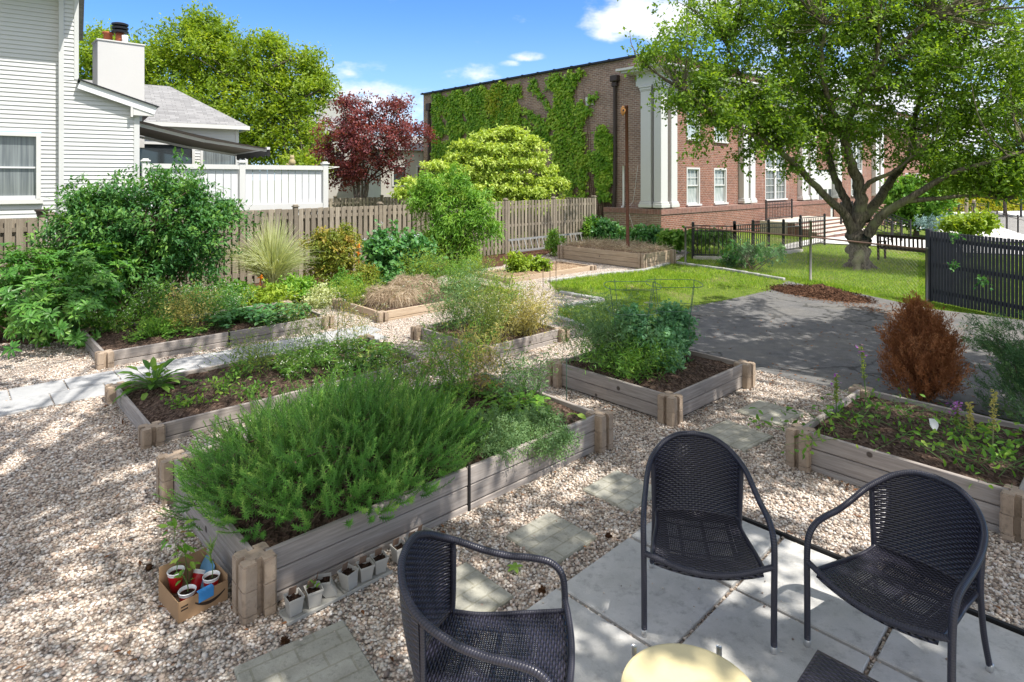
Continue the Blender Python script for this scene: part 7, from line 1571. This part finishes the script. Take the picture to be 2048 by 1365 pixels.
tbl = [PB(1330, 70, Yt - 1.4, 68, 1.4, 60), PB(1440, 60, Yt - .6, 110, 2.0, 80), PB(1400, 160, Yt - 1.2, 95, 1.6, 70), PB(1560, 70, Yt, 140, 2.8, 100), PB(1500, 190, Yt - 1, 120, 1.8, 80), PB(1700, 60, Yt, 160, 3.2, 110), PB(1620, 180, Yt, 140, 2.6, 80), PB(1780, 170, Yt, 140, 3.0, 90), PB(1880, 80, Yt, 150, 3.0, 120), PB(2010, 120, Yt, 130, 3.0, 150), PB(1920, 230, Yt, 140, 2.6, 90), PB(1990, 320, Yt - .6, 110, 2.0, 60), PB(1850, 300, Yt - .4, 90, 1.8, 40), PB(1950, 370, Yt - .8, 110, 1.6, 24), PB(1560, 270, Yt - .9, 70, 1.2, 40), PB(1450, 235, Yt - 1.6, 60, 1.2, 34), PB(1730, 260, Yt, 90, 2.0, 40, 1.0), PB(1600, -40, Yt, 260, 3.2, 90), PB(1850, -50, Yt, 280, 3.2, 110), PB(2130, 230, Yt, 110, 2.6, 150), PB(1680, 310, Yt + .4, 90, 1.4, 30, .6), PB(1580, 330, Yt - .5, 40, .8, 26, .35), PB(1290, 110, Yt - 1.6, 30, .8, 20, .3), PB(1340, 200, Yt - 1.8, 50, .9, 34, .4), PB(1390, 285, Yt - 1.8, 36, .7, 24, .12), PB(2020, 340, Yt - 1.6, 70, 1.4, 44, 2.2), PB(1930, 330, Yt - 1.2, 80, 1.4, 36, 1.6), PB(1500, 300, Yt - 1.3, 50, 1, 30, .5), PB(1420, 200, Yt - 1.6, 70, 1.1, 50, 1.4), PB(1540, 240, Yt - 1, 80, 1.2, 50, 1.4), PB(1640, 250, Yt - .4, 80, 1.5, 50, 1.2)]
tree('spreading_tree', 'old spreading tree with mossy forked trunk in front of the brick hall', tb, tst, tbl, 7800, 20, .18, .13, .074, 'leaf_cherry', 'bark', gap=-.24, tw=1000, surf=2.0, droop=.3, gf=1.35)
# far green beyond the hall and street
for (px, py, Y, rx, rz, mt, lab, n_) in [(1832, 405, 37, 62, 50, 'leaf_green', 'rounded green bush beside the entrance handrails', 420), (2010, 350, 62, 90, 40, 'leaf_green', 'green tree beyond the yellow hedge', 300), (1900, 345, 66, 60, 40, 'leaf_bright', 'lighter green tree farther down the street', 220)]:
    s_ = Y / F; tree('far_bush' if Y < 50 else 'far_tree', lab, v3((px - CX) * s_, Y, -1.2), [([v3((px - CX) * s_, Y, -1.3), P(px, py, Y)], .2, .08)], [PB(px, py, Y, rx, rx * s_ * .8, rz), PB(px - rx * .3, py - rz * .3, Y, rx * .6, rx * s_ * .5, rz * .6)], n_, 30, .3 * Y / 45, .34 * Y / 50, .2 * Y / 50, mt, 'bark_grey', tw=20, surf=3)
c = P(1875, 446, 33); shrub('blue_conifer', 'low blue-grey conifer mound behind the slat fence', 'conifer', c * [1, 1, 0] - ZV * .9, [PB(1875, 444, 33, 36, .7, 12)], 120, 20, .12, .14, .05, 'leaf_spruce', DIA, 4)
c = P(1935, 440, 24); shrub('lime_bush', 'sunlit lime green bush rising behind the slat fence', 'shrub', c * [1, 1, 0] - ZV * .8, [PB(1930, 450, 24, 44, .7, 16), PB(1965, 440, 24, 22, .5, 12)], 200, 16, .14, .2, .11, 'leaf_lime', DIA, 6)
hb = MB(); ha, hb_ = P(1880, 410, 72), P(2120, 400, 78); r = thing('yellow_hedge', 'long clipped yellow-green hedge across the street', 'hedge', v3(ha[0], ha[1], -1.3))
n_ = 9000; f_ = rng.random((n_, 1)); q = v3(ha[0], ha[1]) * (1 - f_) + v3(hb_[0], hb_[1]) * f_; a = rng.uniform(0, 3.14, n_); q = q + np.c_[np.zeros(n_), -np.cos(a) * .9, -1.3 + np.abs(np.sin(a)) * 1.9 * (1 + .05 * np.sin(q[:, 0]))]; hb.leaves(q, rand_dirs(n_), rand_dirs(n_, .8), .4, .26, DIA); hb.build('foliage', M['hedge_yellow'], r)
b = MB(); b.bar(v3(ha[0], ha[1], -.6), v3(hb_[0], hb_[1], -.6), 1.3, 1.6); b.build('core', M['hedge_yellow'], r)

# ------------------------------------------------------------------ shade trees standing just outside the picture: their crowns dapple the foreground
LIT_K = 1.22
LIT = [(130, 1225, 150, 62), (60, 1045, 120, 40), (230, 1075, 120, 26), (80, 735, 170, 24), (90, 800, 120, 22), (330, 940, 120, 20), (190, 960, 60, 14), (150, 870, 90, 16), (1085, 950, 130, 22), (1100, 1055, 34, 34), (1560, 770, 85, 34), (1460, 840, 40, 10), (1480, 1180, 60, 40), (1600, 1130, 70, 44), (1650, 1250, 60, 40), (1760, 1190, 60, 22), (1720, 1010, 200, 40), (1860, 1080, 90, 26), (1480, 1010, 60, 26), (1470, 1330, 50, 40), (1690, 1080, 80, 40), (1130, 695, 60, 18), (700, 660, 110, 22), (380, 745, 60, 12), (260, 775, 60, 8), (1080, 860, 60, 20), (560, 880, 90, 16), (460, 930, 60, 14), (640, 800, 60, 16), (1490, 755, 30, 12), (1960, 1290, 50, 20), (1640, 850, 50, 12), (1780, 830, 60, 14), (1990, 880, 50, 16), (1760, 880, 60, 16), (620, 985, 40, 14)]
def shade_prob(px, py):
    p = np.where(py > 690, .95, 0.0)
    p = np.where((px < 700) & (py > 625) & (py <= 690), .5, p)
    p = np.where((px > 330) & (px < 900) & (py > 720) & (py < 960), .62, p)
    p = np.where((px > 1180) & (px < 1460) & (py > 610) & (py < 800), .86, p)
    band = 640 + 14 * np.sin(px * .021) + 10 * np.sin(px * .05); p = np.where((px > 1380) & (px < 2100) & (py > band) & (py < 775), .97, p)
    p = np.where((px > 1395) & (px < 1530) & (py > 595) & (py < 640) & (np.sin(px * .06 + py * .1) > .1), .8, p)
    p = np.where((px > 1850) & (py > 640) & (py < 715), .05, p)
    p = np.where((px > 1400) & (px < 1640) & (py > 668) & (py < 682), .25, p)
    gl = wob(np.stack([px * .02, py * .05, 0 * px], -1), 1.0, 2.0); p = np.where((px > 1108) & (px < 1345) & (py > 578) & (py <= 690), np.where(gl > -.2, .8, .1), p); p = np.where((px > 1235) & (px < 1500) & (py > 535) & (py <= 578), np.where(gl > .25, .6, .0), p)
    g1 = wob(np.stack([(px - CX) / F * F * H / (py - HY), F * H / (py - HY), 0 * px], -1), 1.25, 4.0); p = np.where((g1 > .22) & (py > 690) & (px < 1250), .2, p)
    for cx, cy, rx, ry in LIT: p = np.where(((px - cx) / rx / LIT_K) ** 2 + ((py - cy) / ry / LIT_K) ** 2 < 1, .0, p)
    return p
def shade_tree(name, label, base, stems, gpoly, n, hr, keepf=None):
    base = np.asarray(base, float); r = thing(name, label, 'tree', base, 0, 'shade trees beside the patio'); b = MB(); nodes = []
    for pts, r0, r1 in stems: p = crom(pts, 5); b.tube(p, np.linspace(r0, r1, len(p)), 10); nodes.append(p)
    b.build('trunk', M['bark'], r, smooth=True); nodes = np.concatenate(nodes)
    lo, hi = gpoly; g_ = np.c_[rng.uniform(lo[0], hi[0], n), rng.uniform(lo[1], hi[1], n), np.zeros(n)]
    px = CX + F * g_[:, 0] / g_[:, 1]; py = HY + F * H / g_[:, 1]
    ok = rng.random(n) < shade_prob(px, py); g_ = g_[ok]; hgt = rng.uniform(hr[0], hr[1], len(g_)) + .5 * wob(g_, .7); c = g_ + SUN[None] / SUN[2] * hgt[:, None]
    qx = CX + F * c[:, 0] / np.maximum(c[:, 1], .01); qy = HY + F * (H - c[:, 2]) / np.maximum(c[:, 1], .01)
    inside = (c[:, 1] > .3) & (qx > -120) & (qx < 2170) & (qy > -120) & (qy < 1480); c = c[~inside]
    per = 7; k = np.repeat(np.arange(len(c)), per); m_ = len(k); p = c[k] + rng.normal(size=(m_, 3)) * [.10, .10, .07]; b = MB(); b.leaves(p, rand_dirs(m_, -.2, .5), unit(ZV + .5 * rand_dirs(m_)), .15 * rng.uniform(.7, 1.2, m_), .085, DIA); b.build('crown', M['leaf_shade'], r)
    kk = rng.choice(len(c), min(260, len(c)), replace=False); q = c[kk]; n0 = nodes[np.linalg.norm(q[:, None] - nodes[None], axis=2).argmin(1)]; t_ = np.linspace(0, 1, 5)[None, :, None]; b = MB(); b.tubes(n0[:, None] * (1 - t_) + q[:, None] * t_ + np.sin(t_ * 3.14) * rng.normal(size=(len(kk), 1, 3)) * .15, np.linspace(.022, .006, 5), 4); b.build('branches', M['bark'], r)
t0 = v3(5.6, .6, 0)
shade_tree('shade_tree', 'tall leafy tree beside the patio, its crown overhanging the chairs', t0, [([t0, t0 + v3(-.1, .1, 2.5), t0 + v3(-.3, .3, 5)], .26, .18), ([t0 + v3(-.3, .3, 4.6), t0 + v3(-1.6, 1.2, 6.2), t0 + v3(-4, 2.4, 7.2)], .13, .04), ([t0 + v3(-.3, .3, 4.8), t0 + v3(1, 1.6, 6.2), t0 + v3(3.2, 4.4, 7)], .13, .04), ([t0 + v3(-.3, .3, 4.9), t0 + v3(-1, -1, 6.4), t0 + v3(-3, -2.4, 7.4)], .12, .04), ([t0 + v3(-.3, .3, 4.9), t0 + v3(.8, .2, 7), t0 + v3(2.4, .8, 8)], .12, .04)],
           ((-1.2, 2.6), (7.6, 14.5)), 10400, (6.0, 8.0))
t1 = v3(-4.2, -2.6, 0)
shade_tree('shade_tree', 'second leafy tree behind the viewpoint shading the left gravel', t1, [([t1, t1 + v3(.2, .1, 2.8), t1 + v3(.5, .3, 5.4)], .28, .2), ([t1 + v3(.5, .3, 5), t1 + v3(2, 1.6, 6.4), t1 + v3(4, 3.6, 7.4)], .14, .04), ([t1 + v3(.5, .3, 5), t1 + v3(-.4, 1.8, 6.8), t1 + v3(-1, 4, 7.6)], .14, .04), ([t1 + v3(.5, .3, 5.2), t1 + v3(2.6, .2, 7), t1 + v3(5, .6, 7.6)], .12, .04)],
           ((-7.5, 2.6), (-1.2, 10.2)), 4800, (6.2, 8.2))

scatter_gravel()
scatter_grass()
